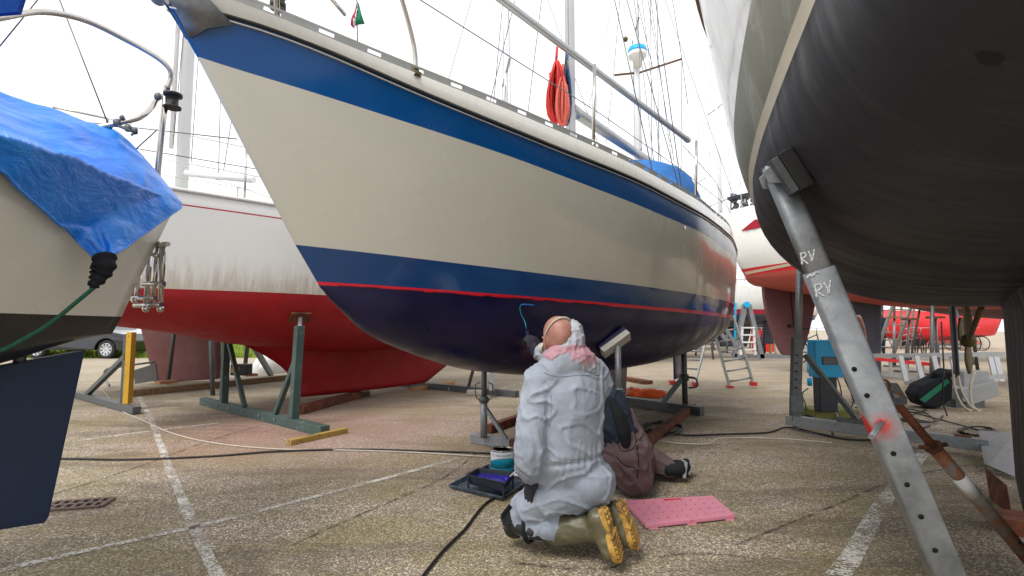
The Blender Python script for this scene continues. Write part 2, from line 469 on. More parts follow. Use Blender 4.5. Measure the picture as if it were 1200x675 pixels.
    h2 = m.noise(m.coord((1, 1, .35), (0.3, .5, 0)), 22, 4, .6, 1.0)
    m.n.remove(rd)
    m.bump(m.math('ADD', h, m.math('MULTIPLY', h2, .6)), .75, .011); M['suit'] = m.mat
    m = NT('coverall_hood_over_pink'); v = m.coord(); n = m.noise(v, 11, 4, .5, .3)
    zz = m.N('ShaderNodeNewGeometry'); sx = m.N('ShaderNodeSeparateXYZ'); m.L(zz.outputs['Position'], sx.inputs[0])
    kk = m.ramp(m.math('ADD', m.math('MULTIPLY', m.math('SUBTRACT', n, .5), .05), sx.outputs[2]), [(.90, .0), (.93, .7), (1.0, .75), (1.05, .35), (1.085, 0.0)])
    c = m.mix(kk, C(170, 174, 184), C(184, 122, 134))
    m.set(col=c, rough=.7, sss=.1); m.bump(n, .6, .01); M['hood'] = m.mat
    def cloth(name, col, var=.15, sc=12):
        m = NT(name); v = m.coord(); n = m.noise(v, sc, 6, .6, .5)
        c = m.ramp(m.noise(v, 5, 5), [(.3, scalec(col, 1 - var)), (.7, scalec(col, 1 + var))])
        m.set(col=c, rough=.9, spec=.2); m.bump(n, .7, .012); return m.mat
    M['mauve'] = cloth('mauve_work_trousers', C(98, 82, 84)); M['navyjk'] = cloth('dark_navy_jacket', C(44, 52, 66))
    M['bluetee'] = cloth('bright_blue_shirt', C(30, 90, 190)); M['jeans'] = cloth('dark_jeans', C(48, 56, 76))
    M['pinkscarf'] = cloth('pink_scarf', C(200, 120, 130)); M['darkcloth'] = cloth('black_cloth', C(34, 36, 40))
    m = NT('ruddy_skin'); v = m.coord(); n = m.noise(v, 14, 5)
    c = m.ramp(n, [(.3, C(150, 98, 86)), (.6, C(180, 132, 118)), (.8, C(192, 150, 136))]); m.set(col=c, rough=.5, sss=.15)
    m.b.inputs['Subsurface Radius'].default_value = (.02, .008, .005); m.bump(m.noise(v, 90, 3), .12, .003); M['skin'] = m.mat
    M['stubble'] = paint('cropped_grey_hair', C(150, 118, 106), .8, .3, 130, 0, .3, 0, 200)
    M['hair'] = paint('grey_brown_hair', C(110, 82, 66), .7, .3, 60)
    M['glove'] = cloth('black_rubber_glove', C(52, 52, 60), .2, 30)
    M['boot'] = paint('olive_rubber_boot', C(92, 88, 66), .42, .14, 5, 0, .15, 0, 14)
    m = NT('ochre_boot_sole'); v = m.coord(); n = m.noise(v, 26, 6, .7)
    m.set(col=m.ramp(n, [(.38, C(104, 78, 48)), (.48, C(166, 126, 54)), (.7, C(198, 158, 72))]), rough=.6); m.bump(n, .2, .003); M['sole'] = m.mat
    M['blackrub'] = paint('black_rubber', C(30, 30, 32), .55, .2, 8, 0, .1)
    M['cable'] = paint('black_cable', C(26, 26, 28), .5, .15, 8)
    M['whitecord'] = paint('dirty_white_cord', C(190, 182, 168), .7, .15, 12)
    M['greenrope'] = paint('green_rope', C(14, 84, 64), .7, .3, 60, 0, .3, 0, 150)
    M['redrope'] = paint('red_rope', C(200, 52, 44), .75, .25, 70, 0, .4, 0, 200)
    M['pinkrope'] = paint('salmon_rope', C(222, 110, 96), .75, .2, 70, 0, .4, 0, 200)
    M['bluerope'] = paint('blue_rope', C(30, 80, 130), .75, .2, 70)
    M['wire'] = paint('rigging_wire', C(96, 98, 104), .4, .1, 3, .3)
    M['paleline'] = paint('pale_halyard', C(170, 172, 176), .7, .1, 3)
    # tarpaulin
    m = NT('blue_tarpaulin'); v = m.coord(); n = m.noise(v, 2.6, 5, .6, 1.0)
    cr = m.noise(m.coord((1.6, 1.6, 3), (.4, .5, 0)), 3.0, 5, .6, .5); fi = m.noise(m.coord((1, 1, 2.2), (.5, .2, 0)), 15, 3, .5, .2)
    c = m.ramp(n, [(.3, (.0, .15, .70)), (.7, (.006, .26, .92))]); c = m.mix(m.ramp(cr, [(.5, 0.0), (.75, .3)]), c, (.05, .4, .95)); m.set(col=c, rough=.3, spec=.7)
    m.bump(m.math('ADD', m.math('MULTIPLY', n, .8), m.math('ADD', cr, m.math('MULTIPLY', fi, .10))), .55, .03); M['tarp'] = m.mat
    M['bluecanvas'] = cloth('blue_canvas', C(52, 110, 176)); M['darkcanvas'] = cloth('dark_blue_canvas', C(24, 66, 140))
    m = NT('pink_plastic'); v = m.coord(); n = m.noise(v, 12, 7, .75, .6)
    c = m.mix(m.ramp(n, [(.55, 0.0), (.7, .55)]), C(214, 136, 156), C(160, 122, 146)); c = m.mix(m.ramp(m.noise(v, 20, 5, .7), [(.62, 0.0), (.68, .7)]), c, C(196, 80, 96))
    m.set(col=c, rough=.5); M['pink'] = m.mat
    m = NT('paint_stained_tray'); v = m.coord(); n = m.noise(v, 16, 6, .75, .7)
    c = m.mix(m.ramp(n, [(.42, 0.0), (.66, .55)]), C(44, 56, 74), C(120, 130, 142)); m.set(col=c, rough=.45); M['tray'] = m.mat
    M['traydark'] = paint('dark_tray_plastic', C(30, 36, 50), .4, .2, 14)
    M['wetpaint'] = paint('wet_ultramarine_paint', (.016, .008, .34), .28, .25, 12, 0, .1, .1)
    M['teal'] = paint('teal_tin_label', C(20, 150, 178), .35, .06, 8); M['tinwhite'] = paint('white_tin_label', C(228, 232, 236), .35, .04, 8)
    M['tin'] = paint('tin_metal', C(170, 166, 150), .3, .15, 14, .9); M['inkblue'] = paint('blue_print', C(28, 52, 130), .5); M['inkred'] = paint('red_print', C(196, 36, 44), .5)
    M['boxblue'] = paint('light_blue_plastic', C(10, 168, 224), .4, .06, 5); M['orange'] = cloth('orange_fabric', C(214, 92, 44))
    M['red'] = paint('red_paint', C(206, 34, 40), .4, .08, 3); M['spray'] = None
    M['moss'] = paint('mossy_concrete', C(118, 118, 64), .9, .25, 7, 0, .4)
    M['concrete'] = paint('pale_concrete', C(168, 160, 148), .9, .12, 5, 0, .3)
    m = NT('meadow_grass'); v = m.coord(space='World'); n = m.noise(v, 1.2, 8, .8)
    m.set(col=m.ramp(n, [(.3, C(96, 122, 44)), (.6, C(150, 168, 66)), (.8, C(190, 190, 90))]), rough=.9); M['grass'] = m.mat
    M['carpaint'] = paint('dark_car_paint', C(22, 26, 34), .2, .1, 2, .3, 0, .8); M['glass'] = paint('dark_glass', C(40, 50, 56), .05, .1, 1)
    M['tyre'] = paint('tyre_rubber', C(34, 34, 36), .8, .15, 10); M['rim'] = paint('silver_rim', C(190, 194, 200), .35, .06, 4, .6)
    M['bronze'] = paint('fouled_bronze', C(96, 84, 56), .6, .3, 18, .5, .3); M['padtop'] = paint('pale_pad_block', C(196, 192, 182), .6, .12, 12)
    M['whiteplastic'] = paint('white_plastic', C(220, 220, 218), .4, .05, 5); M['greybox'] = paint('grey_sheet_metal', C(150, 152, 152), .5, .12, 4)
    M['iron'] = paint('cast_iron_grate', C(112, 96, 88), .7, .2, 18, .2, .3); M['hole'] = paint('drain_pit', C(14, 12, 10), .9)
    M['deck'] = paint('deck_gelcoat', C(214, 212, 204), .5, .05, 3); M['teak'] = paint('teak_trim', C(92, 66, 46), .7, .2, 8)
    M['green'] = paint('flag_green', C(20, 110, 78), .8); M['flagred'] = paint('flag_red', C(176, 34, 56), .8); M['flagwhite'] = paint('flag_white', C(220, 220, 224), .8)
    M['yellowvest'] = paint('yellow_vest', C(214, 224, 40), .7); M['markwhite'] = paint('white_chalk_mark', C(222, 224, 226), .8, .05, 20)
    m = NT('red_spray_steel'); v = m.coord(); n = m.noise(v, 30, 5, .7)
    g = m.N('ShaderNodeNewGeometry'); d = m.N('ShaderNodeVectorMath'); d.operation = 'DISTANCE'
    m.L(g.outputs['Position'], d.inputs[0]); d.inputs[1].default_value = P(1028, 497, 1.815)
    base = m.ramp(m.noise(v, 8, 6, .7), [(.3, C(118, 122, 126)), (.7, C(166, 170, 174))])
    base = m.mix(m.ramp(m.noise(v, 3.3, 7, .75), [(.58, 0.0), (.72, .5)]), base, C(106, 100, 96))
    k = m.ramp(m.math('ADD', d.outputs['Value'], m.math('MULTIPLY', m.math('ADD', n, m.noise(v, 260, 2, .8)), .028)), [(.074, 1.0), (.078, .85), (.081, .3), (.096, .12), (.1, 0.0)])
    m.set(col=m.mix(k, base, C(214, 58, 44)), rough=.55, metal=.3); m.bump(m.noise(v, 60, 4), .12, .003); M['leg_spray'] = m.mat
make_materials()
# ---------------------------------------------------------------- hull lofting
def loft_hull(name, parent, O, ang, rows, mats, side=1, nt=70, transom_mat=0, deck_mat=None, power=1.6):
    """rows: list of dicts(s=f(t), b=f(t), z=f(t)); mats: material index of the strip below each row.
    O: origin (x, y); ang: heading from the y axis; side: sign of the lateral axis (v = right of heading * side)."""
    u = V((math.sin(ang), math.cos(ang), 0)); v = V((math.cos(ang), -math.sin(ang), 0)) * side
    mb = MB(); ts = [(k / nt) ** power * .5 + .5 * (k / nt) for k in range(nt + 1)] if power != 1 else [k / nt for k in range(nt + 1)]
    def pt(r, t, sg):
        p = V((O[0], O[1], 0)) + u * r['s'](t) + v * (sg * r['b'](t)); p.z = r['z'](t); return p
    for sg in (1, -1):
        mb.grid([[pt(r, t, sg) for t in ts] for r in rows], mats=mats['m'], flip=(sg > 0) == (side > 0))
    # stern closing
    a = [pt(r, 1.0, 1) for r in rows]; b = [pt(r, 1.0, -1) for r in rows]
    mb.grid([[p, q] for p, q in zip(a, b)], mats=mats['m'], smooth=False)
    a = [pt(r, 0.0, 1) for r in rows]; b = [pt(r, 0.0, -1) for r in rows]
    mb.grid([[p, q] for p, q in zip(a, b)], mats=mats['m'], smooth=False)
    # deck, slightly cambered
    r = rows[0]
    deck = [[pt(r, t, 1), pt(r, t, .5) + V((0, 0, .03 - .0)), pt(r, t, 0) + V((0, 0, .04)), pt(r, t, -.5) + V((0, 0, .03)), pt(r, t, -1)] for t in ts]
    if deck_mat is not None: mb.grid(deck, mi=deck_mat)
    o = mb.build(name, mats['l'], parent, weld=True, fixn=True)
    return o, pt, u, v

def lerp(a, b, t): return a + (b - a) * t

def generic_rows(P_):
    """P_: s0w,s1w (waterline ends), s0d,s1d (deck ends), fb/fw beam curves of t, zs(t) sheer, zw, zc(t) bottom centre,
    bands: heights (absolute above zw) top to bottom of colour limits"""
    rows = []; mi = []
    def row(h=None, dz=None):
        def hh(t): return h if dz is None else max(0, min(1, dz / (P_['zs'](t) - P_['zw'])))
        h1 = h if dz is None else dz / (P_['zs'](.5) - P_['zw'])
        return dict(s=lambda t: lerp(lerp(P_['s0w'], P_['s0d'], h1), lerp(P_['s1w'], P_['s1d'], h1), t),
                    b=lambda t: lerp(P_['fw'](t), P_['fs'](t), hh(t) ** .75),
                    z=lambda t: P_['zw'] + hh(t) * (P_['zs'](t) - P_['zw']))
    for spec, m in P_['top']:
        rows.append(row(**spec)); mi.append(m)
    n = P_.get('nu', 12); e = P_.get('sq', 1.0)
    cut0 = P_.get('cut0', .0); cut1 = P_.get('cut1', 0.0)
    for k in range(n + 1):
        th = math.pi / 2 * k / n; c_, s_ = math.cos(th) ** e, math.sin(th) ** (1 / max(e, .1) if False else 1)
        rows.append(dict(s=lambda t, s_=s_: lerp(P_['s0w'] + cut0 * s_, P_['s1w'] - cut1 * s_, t),
                         b=lambda t, c_=c_: P_['fw'](t) * c_,
                         z=lambda t, s_=s_: lerp(P_['zw'], P_['zc'](t), s_)))
        mi.append(P_['under'] if k >= P_.get('stripe_rows', 0) else P_.get('stripe_mat', P_['under']))
    return rows, mi[:-1]

# ================================================================ MAIN BOAT
A1 = math.radians(32); O1 = (-.975, 2.6)
u1 = V((math.sin(A1), math.cos(A1), 0)); v1 = V((math.cos(A1), -math.sin(A1), 0))
def centre_hit(px, py, O, u):
    a, b = ray(px, py)   # x = a*Y
    # O.x + u.x s = a (O.y + u.y s)
    s = (a * O[1] - O[0]) / (u.x - a * u.y); Y = O[1] + u.y * s
    return s, CAMH + b * Y
fbeam = pchip([0, .04, .1, .2, .35, .5, .62, .75, .88, 1], [0.004, .155, .33, .6, .88, 1, 1, .93, .8, .62])
fbw = pchip([0, .04, .1, .2, .35, .5, .62, .75, .88, 1], [0.004, .105, .25, .49, .8, .97, 1, .95, .78, .48])
traces = {
 'rail': ([310, 400, 500, 590, 667, 703, 767, 800, 835, 850], [3, 40, 79, 117, 152, 167, 199, 218, 243, 256]),
 'rub':  ([238, 300, 400, 500, 600, 700, 767, 800, 833, 850], [10, 32, 68, 111, 155, 192, 223, 240, 259, 273]),
 'blue': ([232, 300, 400, 500, 600, 707, 800, 833, 852], [67, 87, 120, 150, 184, 225, 262, 280, 295]),
 'white': ([347, 400, 500, 567, 700, 800, 845], [287, 293, 304, 312, 329, 342, 351]),
 'redt': ([373, 400, 450, 567, 700, 800, 845], [330, 332, 335, 343, 354, 362, 367]),
 'redb': ([374, 400, 500, 600, 700, 800, 845], [333, 336, 343, 349.5, 358, 366, 371]),
}
main = T('sailing_boat', 'cream sailing boat with royal blue sheer band and navy bottom being painted', 'sailing boat', (1.8, 6.6, 0), 'sailing boats ashore')
rows1 = []
stem_px = {'rail': (165, -50), 'rub': (197, 5), 'blue': (232, 67), 'white': (347, 287), 'redt': (372, 330), 'redb': (374, 334)}
beams = {'rail': 1.22, 'rub': 1.24, 'blue': 1.24, 'white': 1.2, 'redt': 1.16, 'redb': 1.15}
hfl = {'rail': 0, 'rub': .06, 'blue': .3, 'white': .85, 'redt': .97, 'redb': 1}
s_end = {'rail': 7.75, 'rub': 7.72, 'blue': 7.6, 'white': 7.3, 'redt': 7.2, 'redb': 7.18}
for k in ('rail', 'rub', 'blue', 'white', 'redt', 'redb'):
    s0, z0 = centre_hit(*stem_px[k], O1, u1)
    s1 = s_end[k]; w = hfl[k]; Bm = beams[k]
    bf = lambda t, w=w, Bm=Bm: Bm * lerp(fbeam(t), fbw(t), w)
    sf = lambda t, s0=s0, s1=s1: lerp(s0, s1, t)
    tr = pchip(*traces[k]); xs_, zs_, ws_ = [0.0], [z0], [6.0]
    for t in np.linspace(.01, .85, 60):
        p = V((O1[0], O1[1], 0)) + u1 * sf(t) + v1 * bf(t); z = 1.5
        for _ in range(12):
            px, py = proj(p.x, p.y, z); z += (py - tr(px)) / FPX * p.y
        if traces[k][0][0] - 5 <= px <= traces[k][0][-1]:
            xs_.append(t); zs_.append(z); ws_.append(1)
    co = np.polyfit(xs_, zs_, 6 if k in ('rail', 'rub', 'blue') else 4, w=ws_); print(k, 'max err m', np.abs(np.polyval(co, xs_) - zs_).max())
    # sheer stays fair beyond the seen part
    tl_ = xs_[-1] - .01; sl_0 = (float(np.polyval(co, tl_)) - float(np.polyval(co, tl_ - .12))) / .12
    dz_ = -.045 if k == 'rail' else 0
    zf = lambda t, co=co, tl_=tl_, sl_0=sl_0, dz_=dz_: dz_ + float(np.polyval(co, min(t, tl_))) + max(0, t - tl_) * sl_0 * .6
    rows1.append(dict(s=sf, b=bf, z=zf))
    print('row', k, 's0 %.2f z0 %.2f' % (s0, z0), ['%.2f' % zf(t) for t in (0, .2, .4, .6, .8, 1)])
zwl = rows1[-1]['z']; bwl = rows1[-1]['b']; s0w = centre_hit(374, 334, O1, u1)[0]
fore = [centre_hit(px, py, O1, u1) for px, py in ((374, 334), (387, 350), (400, 362.5), (433, 391), (483, 413))]
zc_s = pchip([fore[0][0], fore[1][0], fore[2][0], fore[3][0], fore[4][0], 1.4, 2.3, 3.4, 4.6, 5.8, 6.7, 7.2], [fore[0][1], fore[1][1], fore[2][1], fore[3][1], fore[4][1], .76, .67, .64, .68, .82, 1.0, 1.14])
print('fore', fore)
n = 14
for k in range(1, n + 1):
    th = math.pi / 2 * k / n; c_, s_ = math.cos(th) ** .9, math.sin(th)
    rows1.append(dict(s=rows1[5]['s'], b=lambda t, c_=c_: bwl(t) * c_ , z=lambda t, s_=s_: lerp(zwl(t), min(zwl(t) - .004, zc_s(lerp(s0w, 7.18, t))), s_)))
mats1 = dict(l=[M['sheerwhite'], M['royal'], M['cream'], M['navyboot'], M['redhot'], M['antiblue'], M['deck']], m=[0, 1, 2, 3, 4] + [5] * n)
# rail row strip: white sheer plank, then blue, cream, navy, red, bottom
h1, pt1, _, _ = loft_hull('hull', main, O1, A1, rows1, mats1, 1, nt=110, deck_mat=6)
def main_pt(k, t, out=0, dz=0, sg=1):
    r = rows1[k]; p = V((O1[0], O1[1], 0)) + u1 * r['s'](t) + v1 * sg * (r['b'](t) + out); p.z = r['z'](t) + dz; return p
# wet paint brushed up over the lower edge of the red line (uneven edge, one continuous skin)
random.seed(3); lo_, hi_ = [], []
t = .012; hgt = .2
while t < .27:
    w = random.uniform(.004, .014); nh = random.uniform(.06, .36)
    for tt, hh in ((t, nh), (t + w, nh * random.uniform(.85, 1))):
        a = main_pt(5, tt, .0022); lo_.append(a); hi_.append(a.lerp(main_pt(4, tt, .0022), hh))
    t += w + .0006
MB().grid([lo_, hi_], smooth=False).build('paint_edge', M['antiblue'], main)
ts = [k / 90 for k in range(91)]
for sg in (1, -1):
    mb = MB()
    mb.tube([main_pt(1, t, .006, 0.004, sg) for t in ts], .008, 8)
    mb.tube([main_pt(1, t, .006, -.016, sg) for t in ts], .005, 6, mi=1)
    mb.tube([main_pt(1, t, .006, .015, sg) for t in ts], .005, 6, mi=1)
    mb.build('rub_rail', [M['blackrub'], M['steel']], main)
    # perforated aluminium toe rail, standing on the deck edge
    mb = MB()
    hole = 0; i = 0
    t = .02
    while t < .985:
        long_ = .0245
        L0 = [main_pt(0, t + long_ * q / 3, -.012, -.004, sg) for q in range(4)]
        for seg, (z0, z1) in enumerate(((0, .018), (.038, .05))):
            for q in range(3):
                a, b = L0[q], L0[q+1]
                mb.bar(a + V((0, 0, (z0+z1)/2)), b + V((0, 0, (z0+z1)/2)), .004, z1 - z0)
        # solid web between the slots
        a, b = main_pt(0, t + long_ * .30, -.012, .024, sg), main_pt(0, t + long_, -.012, .024, sg)
        mb.bar(a, b, .0036, .0225)
        t += long_
    mb.build('toe_rail', M['greybox'], main)
# stainless stem fitting with bow roller
mb = MB()
sB = u1 * -1
for sg in (1, -1):
    def sp_(px, py, off): 
        s, z = centre_hit(px, py, O1, u1); p = V((O1[0], O1[1], 0)) + u1 * s; p.z = z; return p + v1 * sg * off
    top = [sp_(180, -22, .02), sp_(197, 5, .018), sp_(212, 30, .014), sp_(219, 44, .01)]
    aft = [main_pt(0, .02, .006, -.01, sg), main_pt(1, .023, .012, -.03, sg), main_pt(1, .012, .01, -.09, sg), main_pt(2, .0, .01, .1, sg)]
    aft[2] = lerp(top[2], aft[1], .45) - V((0, 0, .02)) + v1 * sg * .012; aft[3] = top[3] + u1 * .012 + v1 * sg * .004
    mb.grid([top, aft])
mb.tube([sp_(197, -12, 0) - v1 * .0 + v1 * .09 + u1 * .0, sp_(197, -12, 0) + v1 * -.09], .032, 16)
mb.build('stem_fitting', M['galv'], main, solid=.004)
mb = MB()
mb.tube([main_pt(0, .018, .035, .035), main_pt(0, .018, .035, .035) - u1 * .12 + v1 * .005], .03, 16); mb.tube([main_pt(0, .018, .035, .035) - u1 * .12, main_pt(0, .018, .035, .035) - u1 * .14], .034, 16)
mb.build('bow_roller', M['steel'], main)
# coachroof, windows, hatch, dodger
def dk(s, b=0, dz=0):
    tt = (s - rows1[0]['s'](0)) / (rows1[0]['s'](1) - rows1[0]['s'](0))
    p = V((O1[0], O1[1], 0)) + u1 * s + v1 * b; p.z = rows1[0]['z'](max(0, min(1, tt))) + dz; return p
def deck_box(nm, s0, s1, w0, w1, h, mat, dz0=0.0):
    mb = MB(); rows = []
    for (s, w, hh) in ((s0, w0, .02), (s0 + .25, w0 * 1.05, h * .75), ((s0+s1)/2, (w0+w1)/2*1.05, h), (s1 - .05, w1, h * 1.02), (s1, w1, 0)):
        rows.append([dk(s, w, dz0), dk(s, w * .92, dz0 + hh * .85), dk(s, w * .7, dz0 + hh), dk(s, 0, dz0 + hh * 1.06), dk(s, -w * .7, dz0 + hh), dk(s, -w * .92, dz0 + hh * .85), dk(s, -w, dz0)])
    mb.grid(rows); return mb.build(nm, mat, main)
deck_box('coachroof', 1.7, 5.2, .35, .62, .24, M['deck'])
def dodger(nm, s0, s1, w, h, mat):
    mb = MB(); rows = []
    for i in range(9):
        f = i / 8; s = lerp(s0, s1, f); hh = h * math.sin(math.pi * min(1, f * .5 + .08)) ** .7
        r_ = []
        for j in range(13):
            a = math.pi * j / 12
            q = dk(s, w * math.cos(a) * (1 + .02 * math.sin(9 * f)), .12 + hh * math.sin(a) ** .6 + .012 * math.sin(7 * a + 5 * f)); r_.append(q)
        rows.append(r_)
    mb.grid(rows); return mb.build(nm, mat, main, solid=.006)
dodger('dodger', 4.1, 5.3, .8, .95, M['bluecanvas'])
dodger('cockpit_cover', 5.4, 6.5, .8, .72, M['darkcanvas'])
# mast, boom, standing and running rigging
sM = 2.98; mb = MB(); base = dk(sM, 0, .2); top = base + V((0, 0, 10.5))
mb.tube([base, base + V((0, 0, 5)), top], .052, 14); mb.build('mast', M['mastwhite'], main)
mb = MB(); mb.tube([dk(sM + .12, 0, 1.1), dk(6.7, 0, 1.3)], .06, 12); mb.tube([dk(sM + .0, 0, 1.095), dk(sM + .16, 0, 1.102)], .066, 12); mb.build('boom', M['alu'], main)
for h in (4.6, 7.6): MB().bar(base + v1 * .65 + V((0, 0, h)), base - v1 * .65 + V((0, 0, h)), .06, .02).build('spreader', M['alu'], main)
mb = MB(); bow = dk(-.6, 0, .1); st = dk(7.6, 0, .1)
def wires(mb, segs, r): 
    for a, b in segs: mb.tube([a, b], r, 5)
wires(mb, [(bow, top), (st, top)] + [(dk(sM + .1 * i, sg * 1.1, .03), base + v1 * sg * .6 + V((0, 0, 4.6))) for sg in (1, -1) for i in (0,)]
      + [(base + v1 * sg * .65 + V((0, 0, 4.6)), top) for sg in (1, -1)] + [(dk(sM + d, sg * 1.0, .03), base + V((0, 0, 4.5))) for sg in (1, -1) for d in (-.5, .5)], .0045)
mb.build('standing_rigging', M['wire'], main)
mb = MB()
wires(mb, [(dk(sM - .15, .06, .3), top - u1 * .1), (dk(sM + .12, -.07, .3), top + u1 * .1), (dk(5.4, .2, .6), base + V((0, 0, 9))), (dk(6.4, 0, 1.1), top)], .005)
mb.build('halyard', M['paleline'], main)
# coiled ropes hanging from the mast
def coil(nm, mat, c, w, h, n, parent, seed=1, r=.008, twist=.3):
    rnd = random.Random(seed); mb = MB()
    for i in range(n):
        a = rnd.uniform(-1, 1); ww = w * rnd.uniform(.05, 1.0); hh = h * rnd.uniform(.78, 1.05); off = rnd.uniform(-.02, .02)
        pts = []
        for k in range(17):
            th = math.pi * 2 * k / 16
            q = V((math.sin(th) * ww * .5 * (1.25 - .75 * (math.cos(th) * .5 + .5)), a * .12 * math.sin(th) + off, math.cos(th) * hh / 2 - (h - hh) * .0))
            pts.append(V(c) + q)
        mb.tube(pts, r, 5, caps=False)
    for i in range(5):
        z = h * (.22 + .022 * i); mb.tube([V(c) + V((math.cos(x) * w * .3, math.sin(x) * .035, z)) for x in [2 * math.pi * k / 10 for k in range(11)]], r, 5, caps=False)
    mb.tube([V(c) + V((0, 0, h * .5)), V(c) + V((.01, 0, h * .75))], r * 1.6, 6)
    return mb.build(nm, mat, parent)
cc = T('rope_coil', 'red and salmon rope coil hanging by the mast of the cream boat', 'rope', P(656, 150, 4.75), None)
coil('red_loops', M['redrope'], P(652, 108, 4.75), .21, .6, 34, cc, 1)
coil('salmon_loops', M['pinkrope'], P(659, 118, 4.7), .15, .48, 22, cc, 4)
coil('blue_loops', M['bluerope'], P(664, 112, 4.82), .09, .6, 7, cc, 6, .007)
coil('black_loops', M['cable'], P(663, 96, 4.85), .08, .4, 8, cc, 8, .007)
# guard rail: stanchions, tubular top rail, lifeline, pulpit
def rail_s(px):   # deck edge parameter whose toe rail projects to px
    lo, hi = 0, .95
    for _ in range(40):
        m_ = (lo + hi) / 2; p = main_pt(0, m_)
        if proj(*p)[0] < px: lo = m_
        else: hi = m_
    return lo
mb = MB(); tops = {}
for px in (703, 822):
    t = rail_s(px); b = main_pt(0, t, -.05, .0); tops[px] = b + V((0, 0, .6)) + v1 * .02
    mb = MB(); mb.tube([b, tops[px]], .0125, 10); mb.tube([b, b + V((0, 0, .06))], .022, 10); mb.build('stanchion', M['steel'], main)
t7 = rail_s(703); e = rail_s(806)
mb = MB()
pA, pB = P(583, -4, 3.95), P(806, 164, 6.2)
mid = pA.lerp(pB, .5)
mb.tube([pA + (pA - pB) * .3, pA, mid, pB], .033, 14); mb.tube([pB - (pB - pA).normalized() * .05, pB + (pB - pA).normalized() * .012], .038, 14)
mb.build('spinnaker_pole', M['alu'], main)
mb = MB(); 
tl = rail_s(493); b = main_pt(0, tl, -.04, 0)
mb.tube(catmull([b, b + V((0, 0, .12)), b + V((0, 0, .26)) - u1 * .05, b + V((0, 0, .62)) - u1 * .22, dk(.35, .3, .68), dk(-.55, 0, .7), dk(.35, -.3, .68)], 6), .0125, 10)
b2 = main_pt(0, rail_s(330), -.03, 0); mb.tube([b2, b2 + V((0, 0, .66)) - u1 * .05], .0125, 10)
mb.build('pulpit', M['steel'], main)
mb = MB(); mb.tube([P(480, -8, 3.2), P(703, 133, 4.66), P(800, 200, 6.5), P(848, 238, 7.4)], .0045, 6)
mb.tube([P(800, 170, 6.5), P(838, 212, 7.3), P(856, 250, 8.2)], .0045, 6)
mb.build('lifeline', M['wire'], main)
mb = MB(); b = main_pt(0, rail_s(493), -.04, 0); mb.lathe(b, [(.04, -.01), (.04, .015), (.022, .02), (.022, .05), (0, .05)], 14); mb.build('rail_foot', M['bronze'], main)
mb = MB(); b = main_pt(0, rail_s(350), -.16, .13); mb.lathe(b, [(.035, 0), (.035, .03), (.028, .03), (.03, .06), (.036, .06), (.036, .09), (0, .1)], 16); mb.build('navigation_light', M['blackrub'], main)
# keel and rudder
def foil_prism(O, u, v, s0, s1, zt, zb, th, mat, nm, parent, sweep=0.0, n=10, taper=1.0, bottom_round=0):
    rows = []
    for iz in range(9):
        f = iz / 8; z = lerp(zt, zb, f); c0 = s0 + sweep * f; c1 = lerp(s1, s0 + (s1 - s0) * taper + sweep, f)
        k = 1 - .25 * f
        ring = []
        for i in range(n + 1):
            x = i / n; yy = th * k * 2.6 * (.2969 * math.sqrt(x) - .126 * x - .3516 * x * x + .2843 * x**3 - .1015 * x**4) * 1.0
            ring.append((x, yy))
        full = [(x, y) for x, y in ring] + [(x, -y) for x, y in ring[-2:0:-1]]
        rows.append([V((O[0], O[1], z)) + u * lerp(c0, c1, x) + v * y for x, y in full] )
    mb = MB(); 
    for r in rows: r.append(r[0])
    mb.grid(rows); o = len(mb.v)
    mb.add(rows[-1][:-1], [tuple(range(len(rows[-1]) - 1))]); mb.add(rows[0][:-1], [tuple(range(len(rows[0]) - 1))])
    return mb.build(nm, mat, parent, weld=True)
foil_prism(O1, u1, v1, 2.7, 4.6, .8, .12, .2, M['antiblue'], 'keel', main, .25, taper=.8)
foil_prism(O1, u1, v1, 6.75, 7.25, 1.05, .25, .1, M['antiblue'], 'rudder', main, .0)
# small hull fittings aft
mb = MB(); p = main_pt(1, rail_s(800) * .98, .004, -.2); mb.tube([p, p + v1 * .012], .018, 12); mb.build('skin_fitting', M['steel'], main)

# ================================================================ RED BOTTOMED BOAT (behind, left)
red = T('sailing_boat', 'white sailing boat with bright red bottom and long keel behind the cream boat', 'sailing boat', (-2.0, 8.0, 0), 'sailing boats ashore')
A2 = math.radians(36.9); O2 = (-3.85, 6.0); u2 = V((math.sin(A2), math.cos(A2), 0)); v2 = V((math.cos(A2), -math.sin(A2), 0))
fs2 = pchip([0, .1, .3, .5, .7, .9, 1], [.62, .9, 1.3, 1.38, 1.15, .5, .02]); fw2 = pchip([0, .08, .25, .45, .7, .9, 1], [.42, .74, 1.1, 1.16, .85, .3, .02])
P2 = dict(s0w=-1.1, s1w=6.6, s0d=-1.35, s1d=7.6, fs=fs2, fw=fw2, zs=pchip([0, .5, 1], [2.5, 2.42, 2.75]), zw=1.475,
          zc=pchip([0, .12, .25, .45, .7, .92, 1], [1.15, 1.04, .86, .72, .8, 1.25, 1.45]),
          top=[(dict(h=1), 0), (dict(h=.86), 1), (dict(h=.845), 0)], under=2, sq=.85, cut1=.5)
rows2, mi2 = generic_rows(P2)
_, pt2, _, _ = loft_hull('hull', red, O2, A2, rows2, dict(l=[M['whitered'], M['flagred'], M['antired'], M['deck']], m=mi2), 1, nt=50, deck_mat=3, power=1)
def red_pt(h, t, out=0, dz=0, sg=1):
    r = rows2[0]; p = V((O2[0], O2[1], 0)) + u2 * r['s'](t) + v2 * sg * (r['b'](t) + out); p.z = r['z'](t) + dz; return p
